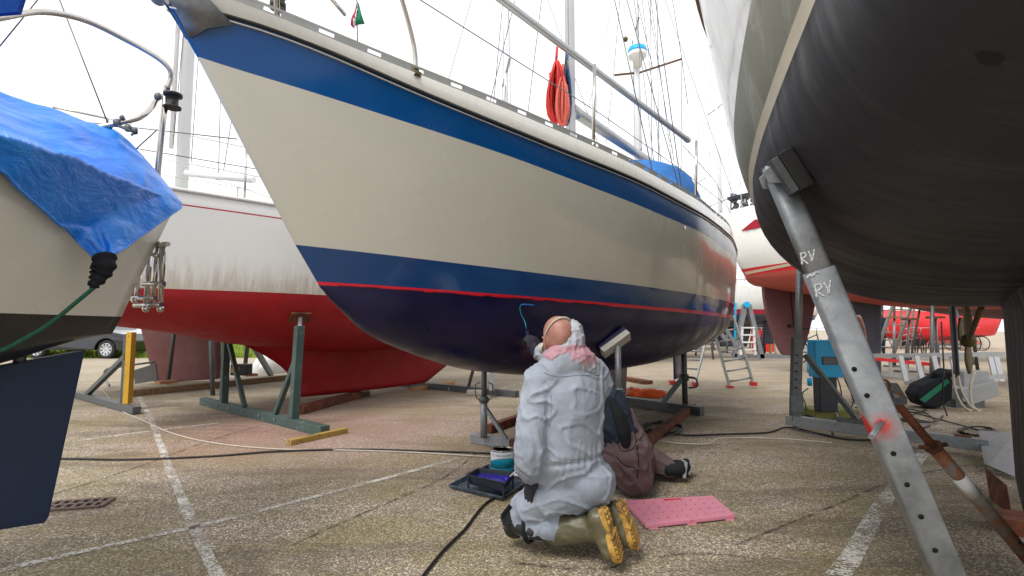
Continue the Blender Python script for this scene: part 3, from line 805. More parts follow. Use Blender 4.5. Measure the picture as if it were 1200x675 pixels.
def long_keel(prof, th, nm, mat, parent, O, u, v):
    # prof: side outline (s, z), flesh: thin below, flared into the bottom above
    mb = MB(); s_b0, s_b1 = prof
    rows = []
    for i in range(13):
        f = i / 12; z = lerp(.12, 1.0, f)
        a = lerp(s_b0[0], s_b0[1], f ** 2.2); b = lerp(s_b1[0], s_b1[1], f)
        ring = []; m_ = 14
        w = th * (.75 + .5 * f ** 3)
        for k in range(m_ + 1):
            x = k / m_; ring.append((lerp(a, b, x), w * (math.sin(math.pi * min(1, max(0, x))) ** .45)))
        full = ring + [(x, -y) for x, y in ring[-2:0:-1]]; full.append(full[0])
        rows.append([V((O[0], O[1], z)) + u * x + v * y for x, y in full])
    mb.grid(rows); mb.add(rows[0][:-1], [tuple(range(len(rows[0]) - 1))])
    return mb.build(nm, mat, parent, weld=True)
long_keel(((1.45, .35), (3.9, 5.6)), .16, 'keel', M['antired'], red, O2, u2, v2)
mb = MB(); mb.tube([red_pt(1, t, .01, 0) for t in [k / 40 for k in range(41)]], .018, 8); mb.tube([red_pt(1, t, .01, 0, -1) for t in [k / 40 for k in range(41)]], .018, 8); mb.build('rub_rail', M['whiteplastic'], red)
mb = MB()
for k in range(8):
    t = .04 + k * .13; b = red_pt(0, t, -.06, 0); mb.tube([b, b + V((0, 0, .6))], .013, 8)
for z in (.3, .6): mb.tube([red_pt(0, .04 + k * .13, -.06, z) for k in range(8)], .005, 6)
mb.tube([red_pt(0, .04, -.06, .6), red_pt(0, .0, -.1, .62), red_pt(0, .0, -.1, .62, -1)], .0125, 8)
mb.build('guard_rail', M['steel'], red)
mb = MB()
def rdk(s, b, dz): 
    p = V((O2[0], O2[1], 0)) + u2 * s + v2 * b; p.z = 2.42 + dz; return p
for (s0, s1, w, h) in ((1.0, 4.6, .62, .26),):
    mb.grid([[rdk(s, w * k, dz) for k, dz in ((1, 0), (.9, q), (.5, q * 1.1), (0, q * 1.15), (-.5, q * 1.1), (-.9, q), (-1, 0))] for s, q in ((s0, 0), (s0 + .02, h), (3, h), (s1 - .3, h * .8), (s1, 0))], smooth=False)
mb.build('coachroof', M['deck'], red)

# ================================================================ BLACK BOTTOMED BOAT (right foreground)
blk = T('sailing_boat', 'large sailing boat with scraped black bottom and cream waterline at the right edge', 'sailing boat', (2.75, 2.85, 0), 'sailing boats ashore')
A3 = math.atan2(.588, .809); O3 = (2.75, 2.85); u3 = V((.588, .809, 0)).normalized(); v3 = V((-.809, .588, 0)).normalized()
wlb = pchip([-4.3, -3.6, -2.43, -1.95, -1.4, -.76, 0, 1, 2, 3, 3.6, 4.2], [.01, .3, .67, .82, .98, 1.13, 1.24, 1.27, 1.16, .86, .58, .3])
shb = pchip([-5.3, -4.4, -3, -2, -1, 0, 1, 2, 3, 4.2, 4.9], [.02, .3, .84, 1.14, 1.38, 1.52, 1.56, 1.48, 1.24, .78, .5])
zc3 = pchip([-4.3, -3.6, -2.8, -1.8, -.8, 0, 1, 2, 3, 4.2], [1.9, 1.62, 1.44, 1.3, 1.23, 1.2, 1.27, 1.38, 1.54, 1.8])
ZW3 = 1.9
def rowS(f0, f1, bf, zf): return dict(s=lambda t: lerp(f0, f1, t), b=lambda t: bf(lerp(f0, f1, t)), z=lambda t: zf(lerp(f0, f1, t)))
zs3 = lambda s: 3.25 + .03 * (s - .5) ** 2 * .5
rows3 = []; m3 = []
def mixrow(h):
    f0 = lerp(-4.3, -5.3, h); f1 = lerp(4.2, 4.9, h)
    def bf(s):
        sw = -4.3 + (s - f0) / (f1 - f0) * 8.5; sd = -5.3 + (s - f0) / (f1 - f0) * 10.2
        return lerp(wlb(sw), shb(sd), h ** .7)
    return rowS(f0, f1, bf, lambda s: lerp(ZW3, zs3(s), h))
for h, m_ in ((1, 0), (.75, 0), (.55, 0), (.3, 0), (.2, 1), (.15, 1), (.1, 1), (.028, 2)):
    rows3.append(mixrow(h)); m3.append(m_)
n = 16
for k in range(n + 1):
    th = math.pi / 2 * k / n; c_, s_ = math.cos(th) ** .82, math.sin(th) ** 1.05
    rows3.append(rowS(-4.3, 4.2, lambda s, c_=c_: wlb(s) * c_, lambda s, s_=s_: lerp(ZW3, zc3(s), s_))); m3.append(3)
hb_, pt3, _, _ = loft_hull('hull', blk, O3, A3, rows3, dict(l=[M['greywhite'], M['slime'], M['creamline'], M['scraped'], M['deck']], m=m3[:-1]), -1, nt=120, deck_mat=4, power=1)
# deep fin keel with filleted root
mb = MB(); rows = []
for i in range(15):
    f = i / 14; z = lerp(1.34, .12, f)
    root = max(0, 1 - f / .16) ** 2
    te = .02 + .42 * root - .02 * f + (-.0 if f < .86 else -.3 * ((f - .86) / .14) ** 2); le = -1.75 - .35 * root + .25 * f
    w = .15 + .16 * root * 1.3 + .05 * f
    if f > .86: w *= math.sqrt(max(.05, 1 - ((f - .86) / .145) ** 2))
    ring = []
    for k in range(19):
        x = k / 18; yy = w * 3.2 * (.2969 * math.sqrt(x) - .126 * x - .3516 * x * x + .2843 * x**3 - .1036 * x**4) + .03 * math.sin(math.pi * x) ** .5
        if x > .93: yy = max(yy, .028 * math.sqrt(max(0, (1 - x) / .07)))
        ring.append((lerp(le, te, x), yy))
    full = ring + [(x, -y) for x, y in ring[-2:0:-1]]; full.append(full[0])
    rows.append([V((O3[0], O3[1], z)) + u3 * x + v3 * y for x, y in full])
mb.grid(rows); mb.add(rows[-1][:-1], [tuple(range(len(rows[-1]) - 1))])
mb.build('keel', M['scraped'], blk, weld=True)
def b3(s, b, z): p = V((O3[0], O3[1], 0)) + u3 * s + v3 * b; p.z = z; return p
foil_prism(O3, u3, v3, 2.62, 3.1, 1.5, .62, .1, M['antigrey'], 'rudder', blk, .0)
mb = MB()   # P-bracket, shaft and folding propeller
mb.prism([b3(1.66, -.015, 1.33), b3(1.82, -.015, 1.33), b3(1.8, -.015, 1.0), b3(1.68, -.015, 1.0)], v3 * .03)
mb.tube([b3(.9, 0, 1.22), b3(1.62, 0, 1.0), b3(1.95, 0, .93)], .018, 10)
mb.lathe(b3(1.74, 0, .97), [(.02, -.08), (.05, -.05), (.055, 0), (.045, .06), (0, .11)], 14, Matrix.Rotation(math.radians(100), 3, v3) )
mb.build('propeller_shaft', M['bronze'], blk)
for sg in (1, -1):
    mb = MB(); pts = []
    for i in range(9):
        f = i / 8; w = .07 * math.sin(math.pi * (.12 + .82 * f)) ** .8
        c = b3(1.95 + .05 * sg, .012 * sg, .93) + V((0, 0, sg * .24 * f))
        pts.append([c - u3 * w * .9 + v3 * (w * .4), c - v3 * w * .0, c + u3 * w * .9 - v3 * (w * .4)])
    mb.grid(pts); mb.build('propeller_blade', M['bronze'], blk, solid=.012)
mb = MB(); mb.tube([b3(-2.2, .3, 3.3), b3(-2.2, .3, 12)], .08, 10); mb.build('mast', M['mastwhite'], blk) if False else None
# drain patch on the bottom
# toe rail & stanchions far aft
mb = MB()
for sg in (1,):
    mb.tube([b3(rows3[0]['s'](t), rows3[0]['b'](t), rows3[0]['z'](t) + .02) for t in [k / 50 for k in range(51)]], .03, 6)
mb.build('toe_rail', M['teak'], blk)

# ================================================================ TARP BOAT (left foreground)
trp = T('sailing_boat', 'small cream boat with black waterline band and blue tarpaulin, stern at the left edge', 'sailing boat', (-2.15, 2.25, 0), 'sailing boats ashore')
A4 = math.radians(28); O4 = (-2.15, 2.25); u4 = V((math.sin(A4), math.cos(A4), 0)); v4 = V((math.cos(A4), -math.sin(A4), 0))
fs4 = pchip([0, .15, .4, .7, .85, .93, 1], [.02, .5, .98, .95, .62, .3, .012]); fw4 = pchip([0, .15, .4, .7, .85, .93, 1], [.015, .32, .75, .72, .42, .2, .012])
P4 = dict(s0w=-4.6, s1w=.34, s0d=-5.3, s1d=.61, fs=fs4, fw=fw4, zs=pchip([0, .5, 1], [2.0, 1.66, 1.76]), zw=1.05,
          zc=pchip([0, .2, .5, .8, .94, 1], [.98, .7, .6, .76, .93, 1.03]), top=[(dict(h=1), 0), (dict(h=.6), 0), (dict(h=.36), 0), (dict(dz=.085), 1)], under=1, sq=.9, cut1=.12)
rows4, mi4 = generic_rows(P4)
loft_hull('hull', trp, O4, A4, rows4, dict(l=[M['cream'], M['blackhull'], M['deck']], m=mi4), 1, nt=90, deck_mat=2, power=1)
def h4(s, b, z): p = V((O4[0], O4[1], 0)) + u4 * s + v4 * b; p.z = z; return p
foil_prism(O4, u4, v4, -3.4, -1.6, .75, .1, .16, M['antinavy'], 'keel', trp)
# rudder blade: outline from its own plane
mb = MB()
def rp(px, py, lat=0.0):
    O = V((O4[0], O4[1], 0)) + v4 * lat; a, b = ray(px, py); s = (a * O.y - O.x) / (u4.x - a * u4.y); Y = O.y + u4.y * s
    return V((a * Y, Y, CAMH + b * Y))
poly = [rp(97, 411), rp(88, 452), rp(72, 525), rp(55, 604), rp(50, 612), rp(10, 618), rp(-70, 632), rp(-60, 500), rp(-40, 436), rp(20, 424), rp(90, 411.5)]
mb.prism([p - v4 * .025 for p in poly], v4 * .05); mb.build('rudder', M['antinavy'], trp, bevel=.008)
# tarpaulin: its own thing lying over the stern
tarp = T('tarpaulin', 'crinkled blue tarpaulin tied over the stern of the small cream boat', 'tarpaulin', (-2.0, 2.3, 0))
ridge = catmull([P(-420, -60, 1.75), P(-150, 40, 2.1), P(0, 112, 2.38), P(66, 132, 2.5), P(122, 152, 2.6), P(143, 160, 2.64), P(176, 195, 2.7), P(212, 238, 2.76), P(214, 241, 2.76)], 12)
low = catmull([P(-300, 120, 1.35), P(-120, 170, 1.6), P(0, 205, 1.9), P(27, 228, 2.0), P(75, 268, 2.1), P(112, 303, 2.16), P(134, 302, 2.2), P(168, 278, 2.42), P(209, 250, 2.7), P(215, 243, 2.76)], 12)
def resample(pts, n):
    d = [0]; 
    for a, b in zip(pts, pts[1:]): d.append(d[-1] + (b - a).length)
    out = []
    for k in range(n):
        x = d[-1] * k / (n - 1); i = 0
        while i < len(d) - 2 and d[i+1] < x: i += 1
        f = (x - d[i]) / max(1e-9, d[i+1] - d[i]); out.append(pts[i].lerp(pts[i+1], f))
    return out
nU, nV = 150, 64
key = lambda pts, ps: pts
R_, L_ = resample(ridge, nU), resample(low, nU)
tie = P(122, 306, 2.14)
from mathutils.bvhtree import BVHTree
_h = [c for c in trp.children if c.name.startswith('hull')][0]; _Mx = root_matrix(trp)
_bt = BVHTree.FromPolygons([_Mx @ v.co for v in _h.data.vertices], [tuple(p.vertices) for p in _h.data.polygons])
def tarp_cast(px, py):
    a, b = ray(px, py); r = _bt.ray_cast(V((0, 0, CAMH)), V((a, 1, b)).normalized()); return r[0], r[1]
rows = []
for j in range(nV):
    f = j / (nV - 1); r_ = []
    for i in range(nU):
        p = R_[i].lerp(L_[i], f)
        bulge = math.sin(math.pi * f) * (.07 if i < nU - 25 else .07 * (nU - 1 - i) / 25)
        p += V((.25, -.75, .6)).normalized() * bulge
        q = V((p.x, p.y, p.z))
        px_, py_ = proj(*p); hp, hn = tarp_cast(px_, py_)
        if hp is not None and hp.y - .035 < p.y: p = p * ((hp.y - .035) / p.y) + V((0, 0, CAMH)) * (1 - (hp.y - .035) / p.y); q = V(p)
        w1 = noise.noise(q * 2.6 + V((0, 0, 3))); w2 = noise.noise(V((q.x * 5, q.y * 5, q.z * 2.5)) + V((5, 1, w1 * 3)))
        w3 = 1 - abs(noise.noise(q * 7.5 + V((w1, w2, 0)) * 1.2)) * 2.2
        # folds converging on the tie point
        d = (p - tie); ang = math.atan2(d.z, d.x); rr = d.length
        fold = math.sin(ang * 17 + w1 * 2) * .018 * max(0, 1 - rr / .7) * min(1, rr / .08) + math.sin(ang * 8 + 1 + w1) * .024 * max(0, 1 - rr / 1.0) * min(1, rr / .1)
        edge = min(1, (nV - 1 - j) / 6 + .25)
        p += V((.3, -.8, .4)).normalized() * ((w1 * .035 + w2 * .02 + w3 * .008) * edge * min(1, (nU - 1 - i) / 10) + fold + .022)
        r_.append(p)
    rows.append(r_)
mb = MB(); mb.grid(rows)
back = []
for j in range(14):
    f = j / 13
    back.append([rows[0][i].lerp(V((rows[0][i].x - .75, rows[0][i].y + .38, 1.55)), f) + V((0, 0, .14 * math.sin(math.pi * f))) for i in range(nU)])
mb.grid(back, flip=True)
mb.build('sheet', M['tarp'], tarp, weld=True, solid=.003)
hem = [rows[-1][i] for i in range(0, nU, 2)]
MB().tube(hem, .0055, 6).build('hem', M['tarp'], tarp)
mb = MB(); rnd = random.Random(5)
a, b, c = P(122, 304, 2.13), P(121, 322, 2.13), P(108, 338, 2.1)
mb.tube(catmull([a + V((0, 0, .01)), P(124, 312, 2.12), P(120, 322, 2.12), P(112, 332, 2.1), P(108, 338, 2.09)], 6), [.032 * (1 - k / 26) + .010 + .004 * math.sin(k * 1.3) for k in range(25)], 12)
for i in range(9):
    z = i / 8; q = a.lerp(c, z * .8)
    mb.tube([q + V((math.cos(t_) * (.036 - .018 * z), math.sin(t_) * (.036 - .018 * z), .010 * math.sin(t_ + i))) for t_ in [2 * math.pi * k / 12 for k in range(13)]], .006, 6, caps=False)
mb.build('tie_knot', M['darkcloth'], tarp)
o = MB().tube(catmull([P(109, 338, 2.09), P(92, 352, 2.05), P(60, 378, 2.0), P(30, 396, 1.9), P(0, 411, 1.85), P(-60, 425, 1.75)], 8), .008, 8).build('rope', M['greenrope'])
tag(o, 'green rope running down from the tarpaulin knot to the left edge', 'rope')
# stern gantry / pushpit of the tarp boat
mb = MB()
g = [(-180, 60, 1.75), (-60, 32, 2.05), (0, 21, 2.2), (50, 14, 2.35), (100, 24, 2.5), (150, 48, 2.65), (182, 66, 2.72), (198, 80, 2.76), (200, 92, 2.78), (196, 104, 2.78)]
mb.tube(catmull([P(*q) for q in g], 6), .0145, 12); mb.tube([P(196, 101, 2.78), P(190, 150, 2.8), P(185, 199, 2.82), P(182, 232, 2.83)], .0165, 12)
mb.tube(catmull([P(193, 112, 2.79), P(184, 116, 2.76), P(176, 128, 2.7), P(163, 138, 2.65), P(148, 142, 2.62), P(132, 146, 2.6), P(113, 150, 2.58)], 6), .0135, 10)
mb.build('pushpit', M['steel'], trp)
mb = MB(); mb.lathe(P(202, 123, 2.8), [(.045, -.02), (.045, -.01), (.03, -.01), (.03, .05), (.048, .05), (.048, .065), (0, .07)], 16); mb.build('stern_light', M['blackrub'], trp)
mb = MB()
for (px, py, r_) in ((137, 144, .022), (150, 150, .02), (128, 148, .018), (158, 153, .016), (143, 138, .014), (185, 113, .02)):
    MB().sphere(P(px, py, 2.6), (r_, r_ * .7, r_ * 1.1), 10, 6).build('rail_fitting', M['galvd'], trp)
mb.tube([P(135, 146, 2.6), P(160, 156, 2.58), P(154, 158, 2.58)], .008, 6); mb.build('rail_fitting', M['galvd'], trp)
mb = MB()
for a, b in (((68, -5, 2.6), (127, 146, 2.6)), ((-10, 66, 2.6), (48, -5, 2.6)), ((127, 146, 2.6), (112, 150, 2.6)), ((183, 153, 2.7), (160, 174, 2.7)), ((90, 142, 3.4), (278, 163, 3.0)), ((160, 174, 3.4), (300, 198, 4.0))):
    mb.tube([P(*a), P(*b)], .0035, 5)
mb.build('backstay', M['wire'], trp)
mb = MB(); mb.prism([P(-30, -30, 2.1), P(34, -30, 2.15), P(20, 14, 2.15), P(-30, 18, 2.1)], V((0, .02, 0))); 
o = mb.build('flag', M['darkcanvas']); tag(o, 'dark blue flag corner hanging in the top left corner', 'flag')
MB().tube([P(-32, -45, 2.1), P(-32, 30, 2.12)], .012, 8).build('flag_staff', M['steel'], trp)
mb = MB(); mb.tube([rp(22, 430), rp(26, 396)], .022, 10); mb.build('rudder_stock', M['galvd'], trp)
# folding stern ladder
mb = MB()
for (x0, y0, x1, y1, Y) in ((186, 283, 178, 360, 2.72), (190, 287, 188, 362, 2.68), (176, 300, 170, 362, 2.78), (193, 287, 189, 335, 2.68), (164, 320, 158, 360, 2.8), (181, 240, 172, 345, 2.78)):
    mb.tube([P(x0, y0, Y), P(x1, y1, Y)], .0125, 10)
for (x0, x1, y, Y) in ((158, 189, 358, 2.7), (150, 182, 350, 2.74), (168, 192, 333, 2.7), (183, 197, 287, 2.68)):
    mb.tube([P(x0, y, Y + .04), P(x1, y - 1, Y - .03)], .0125, 10)
for (px, py) in ((183, 299), (192, 287), (190, 334), (158, 352), (171, 362), (188, 362)):
    mb.sphere(P(px, py, 2.68), .018, 10, 6)
mb.build('boarding_ladder', M['steel'], trp)
from mathutils.bvhtree import BVHTree
_bvh = {}
def cast(o, px, py):
    if o.name not in _bvh:
        Mx = root_matrix(o.parent) if o.parent else Matrix.Identity(4)
        vs = [Mx @ v.co for v in o.data.vertices]
        _bvh[o.name] = BVHTree.FromPolygons(vs, [tuple(p.vertices) for p in o.data.polygons])
    a, b = ray(px, py)
    r = _bvh[o.name].ray_cast(V((0, 0, CAMH)), V((a, 1, b)).normalized())
    return (r[0], r[1]) if r[0] is not None else (None, None)
hull_main = h1
hull_red = [c for c in red.children if c.name.startswith('hull')][0]
hull_blk = [c for c in blk.children if c.name.startswith('hull')][0]
hull_trp = [c for c in trp.children if c.name.startswith('hull')][0]
_p = cast(hull_blk, 1160, 68)[0]; M['_spot'].inputs[1].default_value = _p
# ---------------------------------------------------------------- painted lines on the paving (structure)
def line_strip(pts, w, name='parking_line', mat='line'):
    pts = catmull(pts, 10); L_, R__ = [], []
    for i, p in enumerate(pts):
        a = pts[max(0, i-1)]; b = pts[min(len(pts)-1, i+1)]; d = (b - a).normalized(); nn = V((d.y, -d.x, 0))
        ww = w * (1 + .12 * noise.noise(p * 3)); L_.append(p + nn * ww / 2 + V((0, 0, .004))); R__.append(p - nn * ww / 2 + V((0, 0, .004)))
    return struct(MB().grid([L_, R__], smooth=False).build(name, M[mat], fixn=False))
line_strip([G(163, 465), G(176, 490), G(198, 548), G(232, 628), G(262, 690)], .055)
line_strip([G(-40, 680), G(60, 655), G(233, 617), G(340, 590), G(440, 564), G(540, 537)], .05)
line_strip([G(68, 521), G(140, 510), G(257, 496)], .055)
line_strip([G(970, 690), G(1000, 650), G(1035, 590), G(1085, 528)], .085)
line_strip([G(805, 484), G(870, 491)], .06); line_strip([G(733, 490), G(790, 476)], .06); line_strip([G(880, 512), G(960, 518)], .05)
line_strip([G(580, 458), G(622, 446)], .08)
for q in ([(-30, 600), (60, 580), (160, 548), (260, 512), (340, 490)], [(340, 640), (430, 600), (520, 560), (560, 530)], [(860, 640), (960, 600), (1060, 560), (1140, 545)], [(130, 478), (180, 472), (240, 462)], [(600, 660), (700, 668), (800, 650), (900, 655)]):
    line_strip([G(*a) for a in q], .022, 'asphalt_seam', 'seam')
# drain grate set in the paving
gr = T('drain_grate', 'rusty slotted drain grate in the paving behind the dark blue rudder', 'drain', G(75, 588))
A_, B_, C_, D_ = G(30, 600), G(86, 574), G(103, 584), G(50, 610)
A_, B_, C_, D_ = G(48, 601), G(88, 575), G(101, 586), G(62, 612)
ex, ey = G(100, 583) - G(52, 600), G(88, 575) - G(100, 588)
o0 = G(52, 600); e1 = V((.30, .07, 0)); e2 = V((-.035, .15, 0))
o0 = G(46, 600)
mb = MB(); 
for i in range(7): 
    a = o0 + e1 * (i / 6) + V((0, 0, .008)); mb.bar(a, a + e2, .018 if i % 6 else .03, .012)
for j in range(3): 
    a = o0 + e2 * (j / 2) + V((0, 0, .0085)); mb.bar(a, a + e1, .022, .013)
mb.build('grate', M['iron'], gr)
MB().add([o0 + V((0, 0, .003)), o0 + e1 + V((0, 0, .003)), o0 + e1 + e2 + V((0, 0, .003)), o0 + e2 + V((0, 0, .003))], [(0, 1, 2, 3)]).build('pit', M['hole'], gr, fixn=False)

# ---------------------------------------------------------------- cables and cords on the ground
def cable(name, pts, r, mat, label, cat='cable', n=8):
    o = MB().tube([p + V((0, 0, r + .002)) for p in catmull(pts, n)], r, 6).build(name, mat); tag(o, label, cat); return o
cable('cable', [G(-60, 541), G(66, 539), G(150, 540), G(250, 536), G(330, 530), G(420, 528), G(500, 530), G(560, 532), G(600, 535)], .009, M['cable'], 'black cable running across the paving from the blue rudder to the paint tin')
cable('cord', [G(118, 455), G(140, 480), G(165, 492), G(200, 508), G(250, 520), G(320, 527), G(400, 528.5), G(480, 531), G(580, 537)], .006, M['whitecord'], 'dirty white cord curving over the paving past the yellow stand', 'cord')
cable('cable', [G(470, 712), G(500, 672), G(522, 645), G(545, 622), G(560, 602), G(572, 590), G(590, 581), G(612, 574)], .008, M['cable'], 'black cable leading from the bottom edge to the paint tray')
cable('cord', [G(752, 513), G(790, 520), G(830, 521), G(842, 515), G(880, 514), G(930, 516), G(975, 520)], .006, M['whitecord'], 'white cord lying on the ground right of the kneeling workers', 'cord')
cable('cable', [G(760, 505), G(800, 511), G(850, 510), G(900, 508), G(926, 502), G(990, 516), G(1040, 514), G(1090, 500)], .009, M['cable'], 'black cable passing under the galvanised cradle')
lp = [G(775 + 22 * math.cos(a) + 3 * math.cos(3 * a), 503 + 8 * math.sin(a) + 1.5 * math.sin(2.3 * a), .01 * (i % 3)) for i, a in enumerate([k * .5 for k in range(40)])]
cable('cable', lp, .008, M['cable'], 'tangle of black cable beside the rusty beam', n=3)
lp = [G(1015 + 90 * math.cos(a * .7) * (1 - i * .006) , 488 + 7 * math.sin(a) + 3 * math.sin(2.3 * a), .01 * (i % 4)) for i, a in enumerate([k * .5 for k in range(60)])]
cable('cable', lp, .008, M['cable'], 'loose heap of black cables behind the galvanised cradle', n=3)
cable('cable', [G(1048, 478), G(1100, 492), G(1130, 500), G(1170, 512)] , .007, M['cable'], 'thin black cable stretched towards the keel at the right')
lp = [G(1145 + 24 * math.cos(a) * (1 - i * .01), 506 + 5 * math.sin(a), .012 * (i % 4)) for i, a in enumerate([k * .5 for k in range(44)])]
cable('cable', lp, .008, M['cable'], 'coil of black cable lying just left of the big black keel', n=3)
lp = [G(925 + 9 * math.cos(a), 506 + 4 * math.sin(a), .01 * (i % 3)) for i, a in enumerate([k * .6 for k in range(20)])]

# ---------------------------------------------------------------- stands
def pad_at(hull, px, py, size, mat, name, parent, th=.03, rotz=0, out=.0):
    p, nrm = cast(hull, px, py)
    if p is None: print('PAD MISS', name, px, py); return None
    if nrm.dot(p - V((0, 0, CAMH))) > 0: nrm = -nrm
    z = nrm; x = V((0, 0, 1)).cross(z).normalized(); x = Quaternion(z, rotz) @ x; y = z.cross(x)
    R = Matrix((x, y, z)).transposed(); c = p + nrm * (th / 2 + out)
    MB().box(c, (size[0], size[1], th), R).build(name, mat, parent, bevel=.003)
    return c + nrm * th / 2, nrm, R
# green frame stand under the red boat
gs = T('boat_stand', 'dark green steel frame stand with rusty foot propping the red bottom', 'boat stand', G(310, 490))
fa, fb = G(238, 474, 0), G(381, 511, 0); up = V((0, 0, .05))
MB().bar(fa + up, fb + up, .10, .10).build('foot_beam', M['greensteel'], gs, bevel=.006)
dv = (fb - fa).normalized(); sv = V((-dv.y, dv.x, 0))
def gpost(f, ztop, lean, side, nm='post'):
    b = fa.lerp(fb, f) + V((0, 0, .10)); t = b + V((0, 0, ztop)) + lean
    MB().bar(b, t, .085, .085, up=dv).build(nm, M['greensteel'], gs, bevel=.005); return b, t
b1_, t1_ = gpost(.22, .86, V((0, 0, 0)), 1)
MB().bar(fa.lerp(fb, .42) + V((0, 0, .1)), t1_ - V((0, 0, .02)) + dv * .05, .05, .05, up=dv).build('brace', M['greensteel'], gs)
b2_, t2_ = gpost(.80, 1.0, V((.02, .03, 0)), 1)
MB().bar(fa.lerp(fb, .67) + V((0, 0, .1)), t2_.lerp(b2_, .35) - dv * .02, .05, .05, up=dv).build('brace', M['greensteel'], gs)
mb = MB()
for f in (.2, .32, .44, .58, .7): 
    q = fa.lerp(fb, f) + V((0, 0, .06)) - sv * .052; mb.tube([q, q - sv * .012], .014, 8)
mb.build('bolt', M['galv'], gs)
r_ = pad_at(hull_red, 351, 371, (.24, .13), M['rust'], 'pad', gs, .03)
if r_: MB().tube([t2_ - V((0, 0, .05)), r_[0]], .024, 10).build('screw_jack', M['galv'], gs)
MB().bar(G(352, 480, .06), G(420, 462, .06), .1, .1).build('cross_beam', M['rust'], gs)
# timbers under the keels
def timber(a, b, w, h, label, mat='wood', z=0):
    o = MB().bar(a + V((0, 0, h / 2 + z)), b + V((0, 0, h / 2 + z)), w, h).build('timber', M[mat], bevel=.006); tag(o, label, 'timber', None); return o
timber(G(150, 465), G(338, 445), .12, .1, 'long weathered timber on the ground under the brown fin keel')
timber(G(338, 522), G(405, 507), .07, .05, 'short yellow painted timber on the ground in front of the green stand', 'yellowwood')
timber(G(385, 472), G(430, 463), .12, .07, 'grey timber under the aft end of the red keel')
timber(G(483, 458), G(530, 451), .12, .06, 'pale timber block at the front end of the red keel', 'brightwood')
o = timber(G(184, 457), G(206, 455), .16, .05, 'small reddish block between the brown keel and the long timber', 'brightwood', .1)
timber(G(286, 447), G(300, 446), .2, .05, 'small pale block on the long timber left of the battery charger', 'brightwood', .1)
# yellow stand
ys = T('boat_stand', 'yellow steel post stand with grey brace behind the blue rudder', 'boat stand', G(145, 480))
ya, yb = G(90, 466), G(160, 486)
MB().bar(ya + V((0, 0, .05)), yb + V((0, 0, .05)), .09, .09).build('foot_beam', M['galvd'], ys, bevel=.005)
q = G(149, 481) + V((0, 0, .09)); MB().bar(q, q + V((0, 0, .93)), .09, .07, up=(1, 0, 0)).build('post', M['yellow'], ys, bevel=.004)
MB().bar(q + V((-.075, .02, 0)), q + V((-.075, .02, .9)), .04, .06, up=(1, 0, 0)).build('back_post', M['galvd'], ys)
MB().bar(ya.lerp(yb, .2) + V((0, 0, .09)), q + V((-.05, 0, .62)), .06, .06).build('brace', M['galvd'], ys)
# tubular metal frame and grey plate behind the yellow stand
fr = T('trailer_frame', 'bent tubular trailer frame with grey plate between the yellow stand and brown keel', 'trailer', G(140, 445))
MB().tube(catmull([G(128, 452, .05), P(122, 440, 9.5), P(126, 432, 9.5), P(145, 429, 9.5), P(182, 424, 9.8)], 6), .02, 8).build('tube_frame', M['galv'], fr)
MB().prism([P(156, 434, 9.3), P(182, 426, 9.5), P(184, 446, 9.5), P(158, 450, 9.3)], V((0, .05, 0))).build('side_plate', M['greybox'], fr)
# main boat left jack stand with cradle foot
js = T('boat_stand', 'galvanised screw stand left of the painter under the navy bottom', 'boat stand', G(567, 514))
pb = G(567, 513, .08); pt_, nn_ = cast(hull_main, 569, 427); 
tp = V((pb.x, pb.y, pt_.z if pt_ else .8)); 
ztop = .72
MB().tube([pb, pb + V((0, 0, .36))], .033, 12).build('outer_tube', M['galv'], js); MB().tube([pb + V((0, 0, .3)), V((pb.x, pb.y, ztop + .06))], .025, 12).build('inner_tube', M['galvd'], js)
mb = MB(); c = pb + V((0, 0, .38))
for sg in (-1, 1): mb.tube([c + V((sg * .03, 0, -.05)), c + V((sg * .07, 0, -.02)), c + V((sg * .08, 0, .03)), c + V((sg * .08, 0, .1)), c + V((sg * .035, 0, .12))], .006, 6)
mb.lathe(c - V((0, 0, .06)), [(.045, 0), (.045, .04), (.035, .05)], 12); mb.build('jack_handle', M['galvd'], js)
fa_, fb_ = G(554, 513, .045), G(600, 520, .045)
MB().bar(fa_, fb_, .085, .085).build('foot_beam', M['galv'], js, bevel=.004)
MB().bar(pb + V((.02, 0, .26)), fb_ + V((-.05, 0, .04)), .035, .03).build('brace', M['galv'], js)
MB().bar(G(572, 503, .045), G(615, 488, .045), .08, .085).build('side_beam', M['rust'], js, bevel=.004)
MB().bar(fb_ + V((.003, .0015, 0)), G(809, 551, .045), .078, .08).build('long_beam', M['rust'], js, bevel=.004)
MB().bar(G(745, 527, .045), G(812, 477, .045), .08, .08).build('long_beam', M['rust'], js, bevel=.004)
# green foot frame behind it
bs = T('boat_stand', 'dark steel stand with long foot behind the left jack post', 'boat stand', G(580, 460))
MB().bar(G(470, 449, .05), G(606, 462, .05), .1, .1).build('foot_beam', M['galvd'], bs, bevel=.004)
MB().bar(G(576, 459, .1), P(576, 426, 8.2), .07, .07, up=(1, 0, 0)).build('post', M['galvd'], bs)
MB().bar(G(549, 453, .1), P(557, 424, 8.4), .05, .05, up=(1, 0, 0)).build('brace', M['galvd'], bs)
for px, py in ((536, 455), (558, 460)):
    o = MB().box(G(px, py, .04), (.3, .16, .08)).build('concrete_block', M['concrete'], bevel=.02)
    tag(o, 'pale concrete block lying against the dark stand foot', 'block', 'pale blocks by the stand foot')
